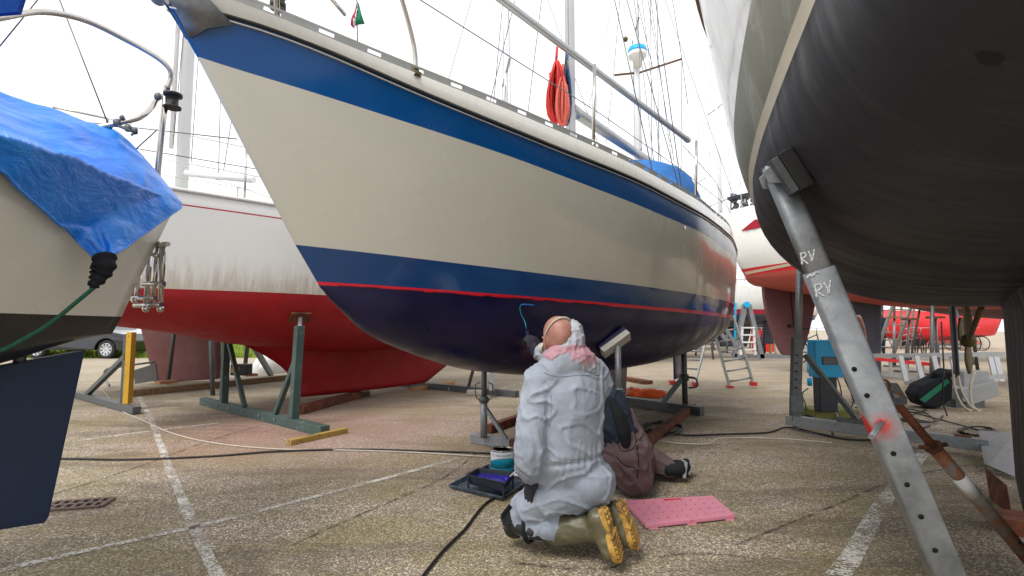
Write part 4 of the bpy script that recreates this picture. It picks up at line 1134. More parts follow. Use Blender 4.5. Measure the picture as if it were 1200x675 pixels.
# right jack stand with pad
j2 = T('boat_stand', 'galvanised post stand with tilted rubber pad right of the painter', 'boat stand', G(722, 512))
r_ = pad_at(hull_main, 716, 398, (.26, .09), M['padtop'], 'pad', j2, .05, math.radians(42), .03)
if r_:
    c_, n_, R_3 = r_
    MB().box(c_ - n_ * .065, (.27, .1, .035), R_3).build('rubber_face', M['antiblue'], j2, bevel=.004)
    hd = c_; base = V((hd.x, hd.y, 0))
    print('jack2', hd, 'pole px', proj(*hd))
    MB().tube([hd - V((0, 0, .0)), V((hd.x, hd.y, .5))], .024, 14).build('inner_tube', M['galv'], j2)
    MB().tube([V((hd.x, hd.y, .62)), V((hd.x, hd.y, .07))], .036, 14).build('outer_tube', M['galv'], j2)
    mb = MB(); q = V((hd.x, hd.y, .6)); mb.tube([q + V((-.1, -.02, .03)), q + V((-.05, -.02, -.03)), q + V((.05, -.02, -.03)), q + V((.1, -.02, .03))], .008, 6); mb.lathe(q - V((0, 0, .04)), [(.05, 0), (.05, .05)], 14); mb.build('jack_handle', M['galvd'], j2)
    MB().bar(V((hd.x - .35, hd.y + .1, .04)), V((hd.x + .35, hd.y - .1, .04)), .08, .08).build('foot_beam', M['galv'], j2, bevel=.004)
# rear stand
j3 = T('boat_stand', 'dark galvanised stand with long foot beam behind the second worker', 'boat stand', G(803, 480))
pb = G(803, 478, .05); zt = .98
MB().bar(G(722, 468, .055), G(823, 482, .055), .1, .11).build('foot_beam', M['galvd'], j3, bevel=.004)
MB().tube([pb, V((pb.x, pb.y, zt))], .036, 12).build('post', M['galvd'], j3)
MB().bar(G(775, 474, .1), V((pb.x, pb.y, .46)), .05, .05).build('brace', M['galvd'], j3)
mb = MB(); q = V((pb.x, pb.y, .45)); mb.tube(catmull([q + V((.02, -.05, 0)), q + V((.12, -.07, -.02)), q + V((.13, -.07, -.12)), q + V((.03, -.05, -.14))], 5), .012, 6); mb.lathe(q - V((0, 0, .05)), [(.055, 0), (.055, .08)], 12); mb.build('jack_handle', M['galvd'], j3)
MB().bar(V((pb.x - .05, pb.y, zt)), V((pb.x + .05, pb.y, zt + .03)), .22, .04).build('pad', M['padtop'], j3)
MB().bar(G(760, 448, .04), G(690, 436, .04), .2, .06).build('cross_beam', M['rust'], j3)
# stack of long steel profiles far under the stern
for k, (x0, y0, x1, y1) in enumerate(((660, 412, 765, 415),)):
    tr = T('steel_trestle', 'low dark steel trestle lying far behind the painter under the stern', 'trestle', G(720, 418))
    for z in (.05, .35): MB().bar(G(680, 421) + V((0, 0, z + .02)), G(766, 425) + V((0, 0, z)), .1, .08).build('rail', M['galvd'], tr)
    for f in (.1, .35, .6, .85): 
        q = G(680, 421).lerp(G(766, 425), f); MB().bar(q + V((0, 0, .09)), q + V((0, 0, .33)), .08, .05).build('upright', M['galvd'], tr)
# orange life vests
def crumple(name, c, size, mat, label, cat, seed=0, rot=0, parent=None):
    mb = MB(); mb.sphere((0, 0, 0), 1, 28, 16); R = Matrix.Rotation(rot, 3, 'Z')
    for i, p in enumerate(mb.v):
        q = V(p) * 1.7 + V((seed, seed * 2, 0)); k = 1 + .28 * noise.noise(q) + .2 * (abs(noise.noise(q * 2.3)) - .2)
        pz = p.z if p.z > 0 else p.z * .1
        mb.v[i] = V(c) + R @ V((p.x * size[0] * k, p.y * size[1] * k, pz * size[2] * k))
    o = mb.build(name, mat, parent)
    if parent is None: tag(o, label, cat)
    return o
crumple('folded_bag', G(742, 462, .01) + V((0, 0, .0)), (.17, .2, .1), M['orange'], 'small orange fabric bundle on the stand foot, left one', 'bag', 1, .3)
crumple('folded_bag', G(762, 464, .01), (.24, .2, .12), M['orange'], 'larger orange fabric bundle on the ground, right one', 'bag', 4, -.2)
# ---------------------------------------------------------------- painter's kit
# pink plastic step
mb = MB(); c00, c10, c11, c01 = G(757, 621), G(862, 609), G(835, 586), G(731, 592)
z1 = .03; top = [p + V((0, 0, z1)) for p in (c00, c10, c11, c01)]
st = T('plastic_step', 'pink stained plastic board with holes lying right of the yellow boot soles', 'plastic board', (c00 + c11) / 2)
mb.prism([c00 + V((0, 0, .006)), c10 + V((0, 0, .006)), c11 + V((0, 0, .006)), c01 + V((0, 0, .006))], V((0, 0, z1 - .006)))
mb.build('board', M['pink'], st, bevel=.006)
mb = MB(); rnd = random.Random(2)
for i in range(9):
    for j in range(4):
        f, g_ = (i + .7) / 9.6, (j + .7) / 4.6
        q = c00.lerp(c10, f).lerp(c01.lerp(c11, f), g_) + V((0, 0, z1)); mb.lathe(q, [(.0055, .0012), (.0, .0016)], 8)
a = c01.lerp(c11, .42).lerp(c00.lerp(c10, .42), .1); b = c01.lerp(c11, .62).lerp(c00.lerp(c10, .62), .1); mb.bar(a + V((0, 0, z1)), b + V((0, 0, z1)), .018, .003)
mb.build('hole', M['red'], st)
mb = MB(); 
for f in (.08, .5, .93):
    q = c00.lerp(c10, f); mb.box(q + V((0, .02, .004)), (.05, .05, .008))
    q = c01.lerp(c11, f); mb.box(q + V((0, -.02, .004)), (.05, .05, .008))
mb.build('foot', M['pink'], st)
# wide shallow paint tray
tr_ = T('paint_tray', 'wide shallow dark tray speckled with paint beside the teal tin', 'paint tray', G(575, 572))
A0, A1_, A2_, A3_ = G(525, 574), G(588, 589), G(640, 556), G(572, 549)
def inset(q, ctr, k, z): p = ctr + (q - ctr) * k; p.z = z; return p
qs = [A0, A1_, A2_, A3_]; ctr = sum(qs, V((0, 0, 0))) / 4
mb = MB(); lv = [(1, .028), (1.0, .034), (.965, .034), (.93, .012), (.92, .008), (0.0, .008)]
rows = [[inset(q, ctr, k, z) for q in qs + qs[:1]] for k, z in [(.93, .002)] + lv]
mb.grid(rows, smooth=False); mb.build('tray', M['tray'], tr_, bevel=.002)
mb = MB(); rnd = random.Random(9)
for i in range(26):
    f, g_ = rnd.gauss(.5, .1), rnd.gauss(.42, .13); q = A0.lerp(A1_, f).lerp(A3_.lerp(A2_, f), g_); q.z = .009
    w = rnd.uniform(.006, .016); ring = [(q + V((math.cos(a) * w * rnd.uniform(.6, 1.5), math.sin(a) * w * rnd.uniform(.5, 1), .0015))) for a in [k * math.pi / 4 for k in range(8)]]
    mb.add(ring, [tuple(range(8))])
mb.build('paint_drops', M['wetpaint'], tr_, fixn=False)
# roller tray standing on it, on little legs
rt = T('roller_tray', 'small raised roller tray full of wet dark blue paint on the wide tray', 'roller tray', G(575, 570, .01))
B0, B1, B2, B3 = P(547, 557, 3.22), P(592, 564, 3.08), P(603, 553, 3.25), P(560, 550, 3.42)
zt_ = .115; 
def flat(q, z): return V((q.x, q.y, z))
B0, B1, B2, B3 = G(547, 556, zt_), G(591, 566, zt_), G(603, 553, zt_), G(561, 549, zt_)
qs = [B0, B1, B2, B3]; ctr = sum(qs, V((0, 0, 0))) / 4
mb = MB(); rows = [[inset(q, ctr, k, z) for q in qs + qs[:1]] for k, z in ((0.0, .048), (.8, .05), (.86, .055), (.97, zt_ - .003), (1.06, zt_ - .001), (1.06, zt_ + .003), (.95, zt_ + .002), (.84, .068), (.82, .064), (0, .064))]
mb.grid(rows, smooth=False); mb.build('tray', M['traydark'], rt, bevel=.002)
mb = MB(); mb.add([inset(q, ctr, .9, .09) for q in qs], [(0, 1, 2, 3)]); mb.build('paint', M['wetpaint'], rt, fixn=False)
for q in qs:
    p = ctr + (q - ctr) * .93; MB().bar(V((p.x, p.y, .012)), V((p.x, p.y, .095)), .03, .012, up=(1, 0, 0)).build('leg', M['traydark'], rt)
# tin
tn = T('paint_tin', 'open teal and white paint tin standing beside the paint tray', 'paint tin', G(588, 556))
tc_ = G(588, 560); tr__ = .085; hh = .19
tc_.z = .01
tc_ = tc_ + V((.004, .05, 0))
MB().lathe(tc_, [(tr__ * .96, 0), (tr__, .004), (tr__, .012)], 40).build('base_ring', M['tin'], tn)
MB().lathe(tc_, [(tr__ + .001, .010), (tr__ + .001, .088)], 40).build('teal_label', M['teal'], tn)
mb = MB(); n_ = 48; r0, r1_ = [], []
for k in range(n_ + 1):
    a = 2 * math.pi * k / n_; c_ = V((math.cos(a), math.sin(a), 0)) * (tr__ + .0016)
    r1_.append(tc_ + c_ + V((0, 0, .176))); r0.append(tc_ + c_ + V((0, 0, .104 + .032 * math.sin(a + 2.9))))
mb.grid([r0, r1_]); mb.build('white_label', M['tinwhite'], tn)
MB().lathe(tc_, [(tr__ + .001, .06), (tr__ + .001, .177)], 40).build('teal_band', M['teal'], tn)
MB().lathe(tc_, [(tr__, .177), (tr__ + .003, .181), (tr__ + .003, .186), (tr__ - .006, .188), (tr__ - .012, .185), (tr__ - .013, .158)], 40).build('rim', M['tin'], tn)
MB().lathe(tc_, [(tr__ - .013, .172), (0, .173)], 30).build('paint', M['teal'], tn)
def text_mesh(txt, size, mat, place, name, parent, ext=.0):
    cu = bpy.data.curves.new('t', 'FONT'); cu.body = txt; cu.size = size; cu.align_x = 'CENTER'; cu.shear = .2; cu.offset = .0
    ob = bpy.data.objects.new('t', cu); COL.objects.link(ob); bpy.context.view_layer.update()
    me = bpy.data.meshes.new_from_object(ob.evaluated_get(bpy.context.evaluated_depsgraph_get()))
    bm = bmesh.new(); bm.from_mesh(me); bmesh.ops.triangulate(bm, faces=bm.faces); bmesh.ops.subdivide_edges(bm, edges=bm.edges, cuts=1)
    Mi = root_matrix(parent).inverted()
    for v in bm.verts: v.co = Mi @ place(v.co.x, v.co.y)
    bm.to_mesh(me); bm.free(); bpy.data.objects.remove(ob); me.materials.clear(); me.materials.append(mat)
    o = bpy.data.objects.new(name, me); COL.objects.link(o); o.parent = parent; return o
def on_tin(a0, z0, R=None):
    return lambda x, y: tc_ + V((math.cos(a0 + x / tr__), math.sin(a0 + x / tr__), 0)) * (tr__ + .0024) + V((0, 0, z0 + y))
text_mesh('International', .022, M['inkblue'], on_tin(-1.5, .146), 'lettering', tn)
text_mesh('X', .02, M['inkred'], on_tin(-2.4, .146), 'lettering', tn)
text_mesh('///////', .016, M['inkred'], on_tin(-1.6, .124), 'lettering', tn)
# brushes on the tray
br = T('paint_brush', 'white handled brush leaning from the roller tray below the painter\'s sleeve', 'brush', G(605, 556, .1))
MB().tube([P(597, 559, 3.2), P(613, 544, 3.18)], .004, 8).build('handle', M['whiteplastic'], br); MB().tube([P(597, 559, 3.2), P(592, 563, 3.18)], [.008, .012], 8).build('bristle', M['wetpaint'], br)
br = T('paint_roller', 'spare red and white roller lying on the wide tray near the glove', 'roller', G(612, 560, .03))
MB().tube([G(600, 556, .035), G(613, 557, .035)], .012, 10).build('sleeve', M['whiteplastic'], br); MB().tube([G(613, 557, .035), G(628, 561, .035)], .008, 8).build('handle', M['red'], br)
# the wet test stroke of white-blue paint is made by the roller: see the painter

# ---------------------------------------------------------------- right foreground props of the black boat
pr = T('boat_prop', 'large galvanised telescopic prop with red sprayed band and white RV marks against the black hull', 'boat prop', (1.54, 1.68, 0))
r_ = pad_at(hull_blk, 930, 200, (.26, .15), M['blackrub'], 'rubber_pad', pr, .05, math.radians(-8))
print('prop pad', r_ and (r_[0], proj(*r_[0])))
c_, n_, Rp = r_
MB().box(c_ + n_ * .014, (.25, .14, .026), Rp).build('pad_plate', M['galvd'], pr, bevel=.003)
top = P(912, 205, c_.y - .02); bot = G(1150, 772)
ax = (bot - top).normalized()
knee = top + ax * ((P(951, 312, 1.94) - top).length)
side = V((1, 0, 0)); 
facing = V((-.35, -1, .1)).normalized(); upv = facing - ax * facing.dot(ax); upv.normalize()
wd = ax.cross(upv).normalized()
def rrect_sec(w, h, r, n=4):
    out = []
    for cx, cy, a0 in ((w/2 - r, h/2 - r, 0), (-w/2 + r, h/2 - r, 90), (-w/2 + r, -h/2 + r, 180), (w/2 - r, -h/2 + r, 270)):
        for k in range(n + 1):
            a = math.radians(a0 + 90 * k / n); out.append((cx + r * math.cos(a), cy + r * math.sin(a)))
    return out
def section(a, b, w, h, r, nm, mat, par, cap=True):
    mb = MB(); sec = rrect_sec(w, h, r); R0 = [a + wd * x + upv * y for x, y in sec]; R1 = [b + wd * x + upv * y for x, y in sec]
    n_ = len(sec); mb.add(R0 + R1, [(k, (k+1) % n_, n_ + (k+1) % n_, n_ + k) for k in range(n_)] , 0, True)
    mb.add(R0, [tuple(range(n_))]); mb.add(R1, [tuple(range(n_))]); return mb.build(nm, mat, par, weld=True)
section(top - ax * .04, knee + ax * .25, .086, .06, .02, 'inner_leg', M['galv'], pr)
lower = section(knee, bot, .095, .08, .012, 'outer_leg', M['leg_spray'], pr)
# head: hexagonal bracket plate and bolt
mb = MB(); hc = top + upv * .045 - ax * .0
hexp = [hc + wd * (.062 * math.cos(a)) * 1.0 + ax * (.045 * math.sin(a)) for a in [math.radians(30 + 60 * k) for k in range(6)]]
mb.prism(hexp, upv * .01); mb.prism([p - upv * .1 for p in hexp], upv * .01)
mb.bar(hc + wd * .01 + ax * -.02, c_ + n_ * .02, .07, .03)
mb.build('head_bracket', M['galv'], pr, bevel=.002)
mb = MB(); Rb = Matrix((wd, ax, upv)).transposed()
mb.lathe(hc + upv * .011, [(.014, 0), (.014, .008), (.011, .009), (.0, .009)], 6, Rb, smooth=False); mb.build('bolt', M['galvd'], pr)
# pin, holes, chalk marks
def on_leg(px, py):
    a, b = ray(px, py); d = V((a, 1, b)); n_ = upv; p0 = top + upv * .0415
    k = (p0 - V((0, 0, CAMH))).dot(n_) / d.dot(n_); return V((0, 0, CAMH)) + d * k
def on_inner(px, py):
    a, b = ray(px, py); d = V((a, 1, b)); n_ = upv; p0 = top + upv * .0315
    k = (p0 - V((0, 0, CAMH))).dot(n_) / d.dot(n_); return V((0, 0, CAMH)) + d * k
mb = MB()
for px, py in ((1047, 531.5), (1063, 568), (1079.5, 605.5), (1001, 432.5), (1016, 463.5), (1096, 645)):
    q = on_leg(px, py); mb.lathe(q + upv * .0008, [(.0085, 0), (.0, .0006)], 16, Rb)
mb.build('hole', M['hole'], pr, fixn=True)
q = on_leg(1033, 496); pdir = (P(1021, 512, q.y - .09) - q); MB().tube([q - pdir * .3, q + pdir], .009, 12).build('pin', M['galv'], pr)
def stroke(pts, fn, w=.004, n=5):
    mb = MB(); pp = catmull([fn(*p) + upv * .0012 for p in pts], n); L__, R__ = [], []
    for i, p in enumerate(pp):
        a = pp[max(0, i-1)]; b = pp[min(len(pp)-1, i+1)]; d = (b - a).normalized(); s = d.cross(upv).normalized() * w * (.8 + .3 * math.sin(i * 1.7)); L__.append(p + s); R__.append(p - s)
    mb.grid([L__, R__], smooth=False); mb.build('chalk_mark', M['markwhite'], pr, fixn=False)
stroke([(938, 296), (939, 303), (940, 310)], on_inner, .003); stroke([(938, 297), (943, 296), (944, 300), (940, 303), (943, 306), (947, 309)], on_inner, .0028); stroke([(947, 294), (950, 300), (951, 306), (953, 299), (954, 292)], on_inner, .0028)
stroke([(954, 333), (956, 341), (957, 348)], on_leg, .0033); stroke([(954, 334), (961, 333), (962, 338), (957, 341), (961, 344), (966, 347)], on_leg, .003); stroke([(965, 331), (969, 337), (971, 344), (972, 336), (973, 328)], on_leg, .003)
stroke([(945, 325), (949, 322), (952, 323), (956, 319), (960, 320), (955, 318)], on_leg, .0035)
# rusty secondary strut with plate
sr = T('strut', 'rusty tubular strut with collar and pale tape bolted to the prop at right', 'strut', G(1236, 692))
s0, s1 = P(1047, 468, 2.02), G(1236, 692); sa = (s1 - s0).normalized()
k1 = s0.lerp(s1, .24)
MB().tube([s0, k1 + sa * .05], .016, 12).build('threaded_rod', M['rust'], sr)
mb = MB(); rd = Matrix((sa.orthogonal().normalized(), sa.cross(sa.orthogonal().normalized()), sa)).transposed()
mb.lathe(k1 - sa * .01, [(.03, 0), (.034, .006), (.03, .014)], 16, rd)
mb.tube([k1 - V((.055, 0, 0)) + V((0, 0, .0)), k1, k1 + V((.05, 0, .012))], .009, 8); mb.build('collar', M['rust'], sr)
MB().tube([k1, s1], .0255, 16).build('outer_tube', M['rustgalv'], sr)
ta = s0.lerp(s1, .385); mb = MB(); mb.tube([ta, ta + sa * .105], .0265, 16); mb.build('tape', M['tinwhite'], sr)
mb = MB(); fo = V((-.3, -1, 0)).normalized()
q = s0.lerp(s1, .73) + V((0, -.0255, .004)); mb.lathe(q, [(.008, 0), (0, .002)], 12, Matrix.Rotation(math.radians(90), 3, 'X')); mb.build('hole', M['hole'], sr)
mb = MB(); mb.prism([P(1028, 448, 1.98), P(1052, 449, 2.02), P(1064, 468, 2.02), P(1063, 474, 2.02), P(1040, 475, 1.98), P(1030, 470, 1.96)], V((0, .012, 0))); mb.build('gusset_plate', M['galv'], sr, bevel=.002)
mb = MB(); Rx = Matrix.Rotation(math.radians(80), 3, 'X')
ring = [P(1036, 452, 1.94) + V((math.cos(a) * .021, 0, math.sin(a) * .021)) for a in [2 * math.pi * k / 20 for k in range(21)]]; mb.tube(ring, .0045, 6, caps=False)
mb.tube(catmull([P(1040, 456, 1.94), P(1047, 459, 1.93), P(1056, 463, 1.93), P(1062, 466, 1.95)], 5), .0035, 6)
mb.build('lynch_pin', M['rustgalv'], sr); mb = MB(); mb.lathe(P(1048, 463, 1.99), [(.012, 0), (.012, .012), (0, .012)], 6, Matrix.Rotation(math.radians(90), 3, 'X'), smooth=False); mb.build('bolt', M['galv'], sr)
# galvanised cradle behind
cr = T('boat_cradle', 'galvanised steel cradle base with upright post behind the big prop', 'boat cradle', G(1040, 515))
ca, cb = G(923, 503, 0), G(1162, 537, 0)
MB().bar(ca + V((0, 0, .10)), cb + V((0, 0, .10)), .1, .1).build('base_beam', M['galv'], cr, bevel=.005)
dcb = (cb - ca).normalized()
def cpt(px, f_=0): # point on beam axis at px
    lo, hi = 0, 1
    for _ in range(30):
        m_ = (lo + hi) / 2; p = ca.lerp(cb, m_)
        if proj(*p)[0] < px: lo = m_
        else: hi = m_
    return ca.lerp(cb, lo)
p0 = cpt(932) + V((0, 0, .15)); p1 = P(934, 395, p0.y); p2 = P(938, 296, p0.y + .12)
MB().bar(p0 - V((0, 0, .05)), p1, .095, .07, up=(0, 1, 0)).build('outer_post', M['galvd'], cr, bevel=.004)
MB().tube([p1 - V((0, 0, .15)), p2], .036, 14).build('inner_post', M['galv'], cr)
mb = MB(); mb.bar(p0 + V((0, -.055, .05)), p0 + V((0, -.055, .22)), .13, .014, up=(0, 1, 0)); mb.build('gusset_plate', M['galvd'], cr)
mb = MB()
for k in range(5): mb.lathe(p0 + V((.006 * k, -.052 - .0, .3 + .085 * k)), [(.011, 0), (0, .001)], 10, Matrix.Rotation(math.radians(90), 3, 'X'))
mb.build('hole', M['hole'], cr)
MB().bar(P(944, 416, p0.y), cpt(1006) + V((0, -.02, .17)), .05, .045).build('diagonal_brace', M['galvd'], cr, bevel=.003)
q1, q2 = cpt(977) + V((0, -.06, .16)), cpt(1025) + V((0, -.06, .16)); MB().bar(q1, q2, .012, .08).build('side_plate', M['galvd'], cr)
mb = MB(); a_, b_ = cpt(928) + V((-.0, -.04, .06)), cpt(972) + V((0, -.04, .06))
mb.bar(a_, a_ + V((.03, -.05, -.06)), .012, .03); mb.bar(b_, b_ + V((-.01, -.05, -.06)), .012, .03); mb.bar(a_ + V((.03, -.05, -.052)), b_ + V((-.01, -.05, -.052)), .03, .012); mb.build('skid_foot', M['galvd'], cr)
MB().bar(cpt(1120) + V((0, 0, .156)), cpt(1140) + V((0, 0, .156)), .05, .012).build('clamp', M['rust'], cr)
MB().prism([G(1150, 505, .16), G(1190, 508, .16), G(1192, 560, .02), G(1158, 545, .06)], V((.0, .03, 0))).build('keel_support', M['galv'], cr)
MB().prism([G(1154, 548, .09), G(1180, 570, .12), G(1186, 606, .0), G(1160, 584, .0)], V((.02, .02, 0))).build('rusty_plate', M['rust'], cr)
MB().bar(G(1165, 610, .04), G(1290, 625, .04), .2, .08).build('keel_beam', M['rust'], cr)

# power box on post with concrete foot
eb = T('power_box', 'light blue electric socket box on a dark post with mossy concrete foot', 'power box', G(968, 486))
by = G(968, 484).y
MB().box(G(970, 484, .06) , (.52, .4, .13)).build('concrete_foot', M['moss'], eb, bevel=.02)
q = G(968, 482, .12); MB().bar(q, V((q.x, q.y, .62)), .2, .14, up=(0, 1, 0)).build('post', M['traydark'], eb, bevel=.01)
bc = P(967, 420, q.y - .1); MB().box(bc, (.31, .16, .42)).build('box', M['boxblue'], eb, bevel=.012)
MB().box(bc + V((.0, -.085, -.02)), (.17, .03, .09)).build('socket_cover', M['galvd'], eb, bevel=.01)
MB().box(bc + V((.17, -.02, -.08)), (.03, .1, .14)).build('side_socket', M['whiteplastic'], eb, bevel=.006)
mb = MB(); mb.tube([P(946, 405, by), P(946, 430, by - .1), P(947, 437, by - .1)], .007, 6); mb.lathe(P(949, 452, by - .1), [(.028, 0), (.028, .09), (.015, .1)], 12); mb.build('plug', M['boxblue'], eb)
mb = MB(); mb.tube([P(985, 428, by - .1), P(993, 440, by - .15), P(998, 450, by - .15)], .05, 10); mb.build('red_plug', M['red'], eb)
for k, (pts, mt) in enumerate(((((958, 440), (957, 455), (962, 468), (975, 478), (985, 492)), 'whitecord'), (((980, 440), (985, 455), (984, 470), (960, 482)), 'cable'), (((990, 445), (1000, 470), (985, 488), (950, 492)), 'cable'), (((947, 455), (940, 462), (944, 478), (930, 484)), 'cable'))):
    MB().tube(catmull([P(px, py, by - .22 - .1 * i) for i, (px, py) in enumerate(pts)], 6), .008, 6).build('lead', M[mt], eb)

# ---------------------------------------------------------------- ladders
def ladder(name, label, a, b, w, n, mat, cap=None, dirv=None, group=None, r=(.03, .07)):
    t = T(name, label, 'ladder', (a.x, a.y, 0), group); d = (b - a).normalized()
    s = (V(dirv) if dirv else V((1, 0, 0))); s = (s - d * s.dot(d)).normalized() * w / 2; u_ = s.cross(d).normalized()
    for sg in (-1, 1): MB().bar(a + s * sg, b + s * sg, r[0], r[1], up=u_).build('stile', mat, t)
    for k in range(n):
        p = a.lerp(b, (k + .6) / n); MB().tube([p - s, p + s], .018, 6).build('rung', mat, t)
    if cap:
        for sg in (-1, 1): MB().box(a + s * sg, (.09, .12, .07)).build('foot_cap', cap, t)
    return t
ladder('ladder', 'aluminium ladder with red feet leaning on the stern of the cream boat', G(869, 452, .04), P(846, 372, 9.6), .42, 7, M['alu'], M['red'], (1, -.1, 0))
ladder('ladder', 'second aluminium ladder with red feet half hidden beneath the stern', G(801, 449, .04), P(815, 398, 10.5), .42, 5, M['alu'], M['red'], (1, -.6, 0))
# combination ladder top section joint
lj = T('ladder', 'upper leg of a folded aluminium ladder behind the leaning one', 'ladder', G(868, 432))
for k, (x0, y0, x1, y1) in enumerate(((846, 378, 862, 404), (838, 380, 850, 398))): MB().bar(P(x0, y0, 9.3), P(x1, y1, 9.3), .04, .06).build('stile', M['alu'], lj)
for k in range(3): MB().tube([P(840 + 4 * k, 382 + 6 * k, 9.3), P(849 + 4 * k, 382 + 6 * k, 9.3)], .014, 6).build('rung', M['alu'], lj)
# horizontal ladder lying on trestles in the distance
hl = T('ladder', 'long aluminium ladder lying sideways behind the hoses, with a red left end', 'ladder', G(1070, 448))
def barP(p, q, w, h, nm, mat, par): MB().bar(p, q, w, h).build(nm, mat, par)
Y_ = 8.4
barP(P(1014, 417, Y_ + .6), P(1178, 415, Y_ - .4), .05, .07, 'stile', M['alu'], hl); barP(P(1060, 449, Y_ + .2), P(1178, 441, Y_ - .4), .05, .07, 'stile', M['alu'], hl)
for k, px in enumerate((1055, 1074, 1094, 1115, 1160, 1167)): barP(P(px, 417, Y_), P(px + 7, 447, Y_ - .1), .07, .03, 'rung', M['alu'], hl)
rl = T('ladder', 'red and silver ladder lying flat on its side in front of the bicycle', 'ladder', G(1060, 452))
Y_ = 9.2
barP(P(1011, 419, Y_), P(1100, 428, Y_), .04, .06, 'stile', M['red'], rl); barP(P(1016, 437, Y_ ), P(1108, 446, Y_), .04, .06, 'stile', M['alu'], rl)
for k in range(5): barP(P(1024 + 19 * k, 420 + 2 * k, Y_), P(1025 + 19 * k, 439 + 2 * k, Y_), .03, .04, 'rung', M['red'] if k == 0 else M['alu'], rl)
barP(P(1010, 408, Y_), P(1013, 430, Y_), .08, .08, 'end_post', M['red'], rl)
# A-frame trestle and step ladder behind the stern
af = T('trestle', 'galvanised A-frame trestle with blue wheel between the stern and purple rudder', 'trestle', G(875, 432))
Y_ = G(880, 420).y - 1
for (x0, y0, x1, y1) in ((873, 357, 860, 418), (877, 357, 893, 420)): barP(P(x0, y0, Y_), P(x1, y1, Y_), .14, .14, 'leg', M['galv'], af)
barP(P(860, 417, Y_), P(940, 418, Y_), .14, .14, 'foot_beam', M['galv'], af); MB().lathe(P(875, 357, Y_ - .1), [(.1, -.05), (.1, .05)], 14, Matrix.Rotation(math.radians(90), 3, 'X')).build('wheel', M['boxblue'], af)
barP(P(862, 355, Y_), P(861, 410, Y_), .05, .05, 'leg', M['boxblue'], af)
sl_ = T('step_ladder', 'small white step ladder standing under the A-frame trestle', 'step ladder', G(878, 425))
for px in (870, 883): barP(P(px, 383, Y_ - .3), P(px + (2 if px > 875 else -2), 416, Y_ - .3), .06, .06, 'stile', M['whiteplastic'], sl_)
for k in range(4): barP(P(869 - k * .4, 384 + 8.5 * k, Y_ - .3), P(884 + k * .4, 384 + 8.5 * k, Y_ - .3), .1, .05, 'tread', M['whiteplastic'], sl_)
# tall leaning ladder in the distance (grey) and step ladders by the bicycle
ladder('ladder', 'grey ladder leaning at an angle left of the bicycle', G(1035, 420), P(1060, 350, 17), .55, 8, M['alu'], None, (1, -.2, 0), r=(.07, .1))
ladder('ladder', 'upright silver ladder standing just left of the bicycle handlebar', G(1062, 409), P(1064, 352, 23), .5, 8, M['alu'], None, (1, 0, 0), r=(.06, .1))
ladder('ladder', 'thin dark ladder behind the blue-grey fin keel', G(1041, 412), P(1041, 350, 22), .5, 7, M['galvd'], None, (1, 0, 0), r=(.05, .08))
# ---------------------------------------------------------------- bicycle
def wheelmb(c, r, ax, tyre=.022):
    mb = MB(); e1_ = V((0, 0, 1)); e2_ = ax.cross(e1_).normalized()
    mb.tube([c + (e1_ * math.cos(a) + e2_ * math.sin(a)) * r for a in [2 * math.pi * k / 28 for k in range(29)]], tyre, 6, caps=False)
    for k in range(12):
        a = math.pi * k / 12; d = e1_ * math.cos(a) + e2_ * math.sin(a); mb.tube([c - d * r, c + d * r], .004, 4)
    return mb
def bicycle(label, p, ang, mat, s=1.0, group=None):
    t = T('bicycle', label, 'bicycle', p, group); f = V((math.cos(ang), math.sin(ang), 0)); ax = V((-f.y, f.x, 0))
    r = .34; w0, w1 = p + V((0, 0, r)), p + f * 1.08 + V((0, 0, r))
    wheelmb(w0, r, ax).build('wheel', M['tyre'], t); wheelmb(w1, r, ax).build('wheel', M['tyre'], t)
    bb = p + f * .44 + V((0, 0, .28)); st_ = p + f * .3 + V((0, 0, .85)); hd = p + f * .86 + V((0, 0, .9))
    mb = MB(); 
    for a, b in ((w0, bb), (w0, st_.lerp(bb, .25)), (bb, st_), (bb, hd - V((0, 0, .2))), (st_.lerp(bb, .2), hd - V((0, 0, .05))), (hd, w1)): mb.tube([a, b], .018, 6)
    mb.build('frame', mat, t)
    mb = MB(); hb = hd + V((0, 0, .17)); mb.tube([hd, hb, hb + f * .05], .014, 6); mb.tube(catmull([hb - ax * .28 - f * .15, hb - ax * .25, hb, hb + ax * .25, hb + ax * .28 - f * .15], 4), .013, 6); mb.build('handlebar', M['alu'], t)
    MB().sphere(st_ + V((0, 0, .07)), (.13, .08, .04), 10, 6, Matrix.Rotation(ang, 3, 'Z')).build('saddle', M['blackrub'], t)
    MB().bar(w0 + V((0, 0, .38)) - f * .15, w0 + V((0, 0, .38)) + f * .2, .14, .03).build('carrier', M['blackrub'], t)
    return t
bq = G(1073, 418); bicycle('dark bicycle parked in the open yard left of the blue container', bq, math.radians(38), M['blackrub'])
bicycle('red bicycle parked before the bright red hull', G(1150, 411), math.radians(160), M['red'])
bicycle('silver bicycle leaning in the row left of the red one', G(1128, 411) , math.radians(20), M['alu'])
bicycle('dark bicycle behind the leaning ladder and the A-frame trestle', G(896, 415), math.radians(70), M['blackrub'])
bicycle('black bicycle half hidden behind the purple-brown rudder', G(940, 425), math.radians(30), M['blackrub'])
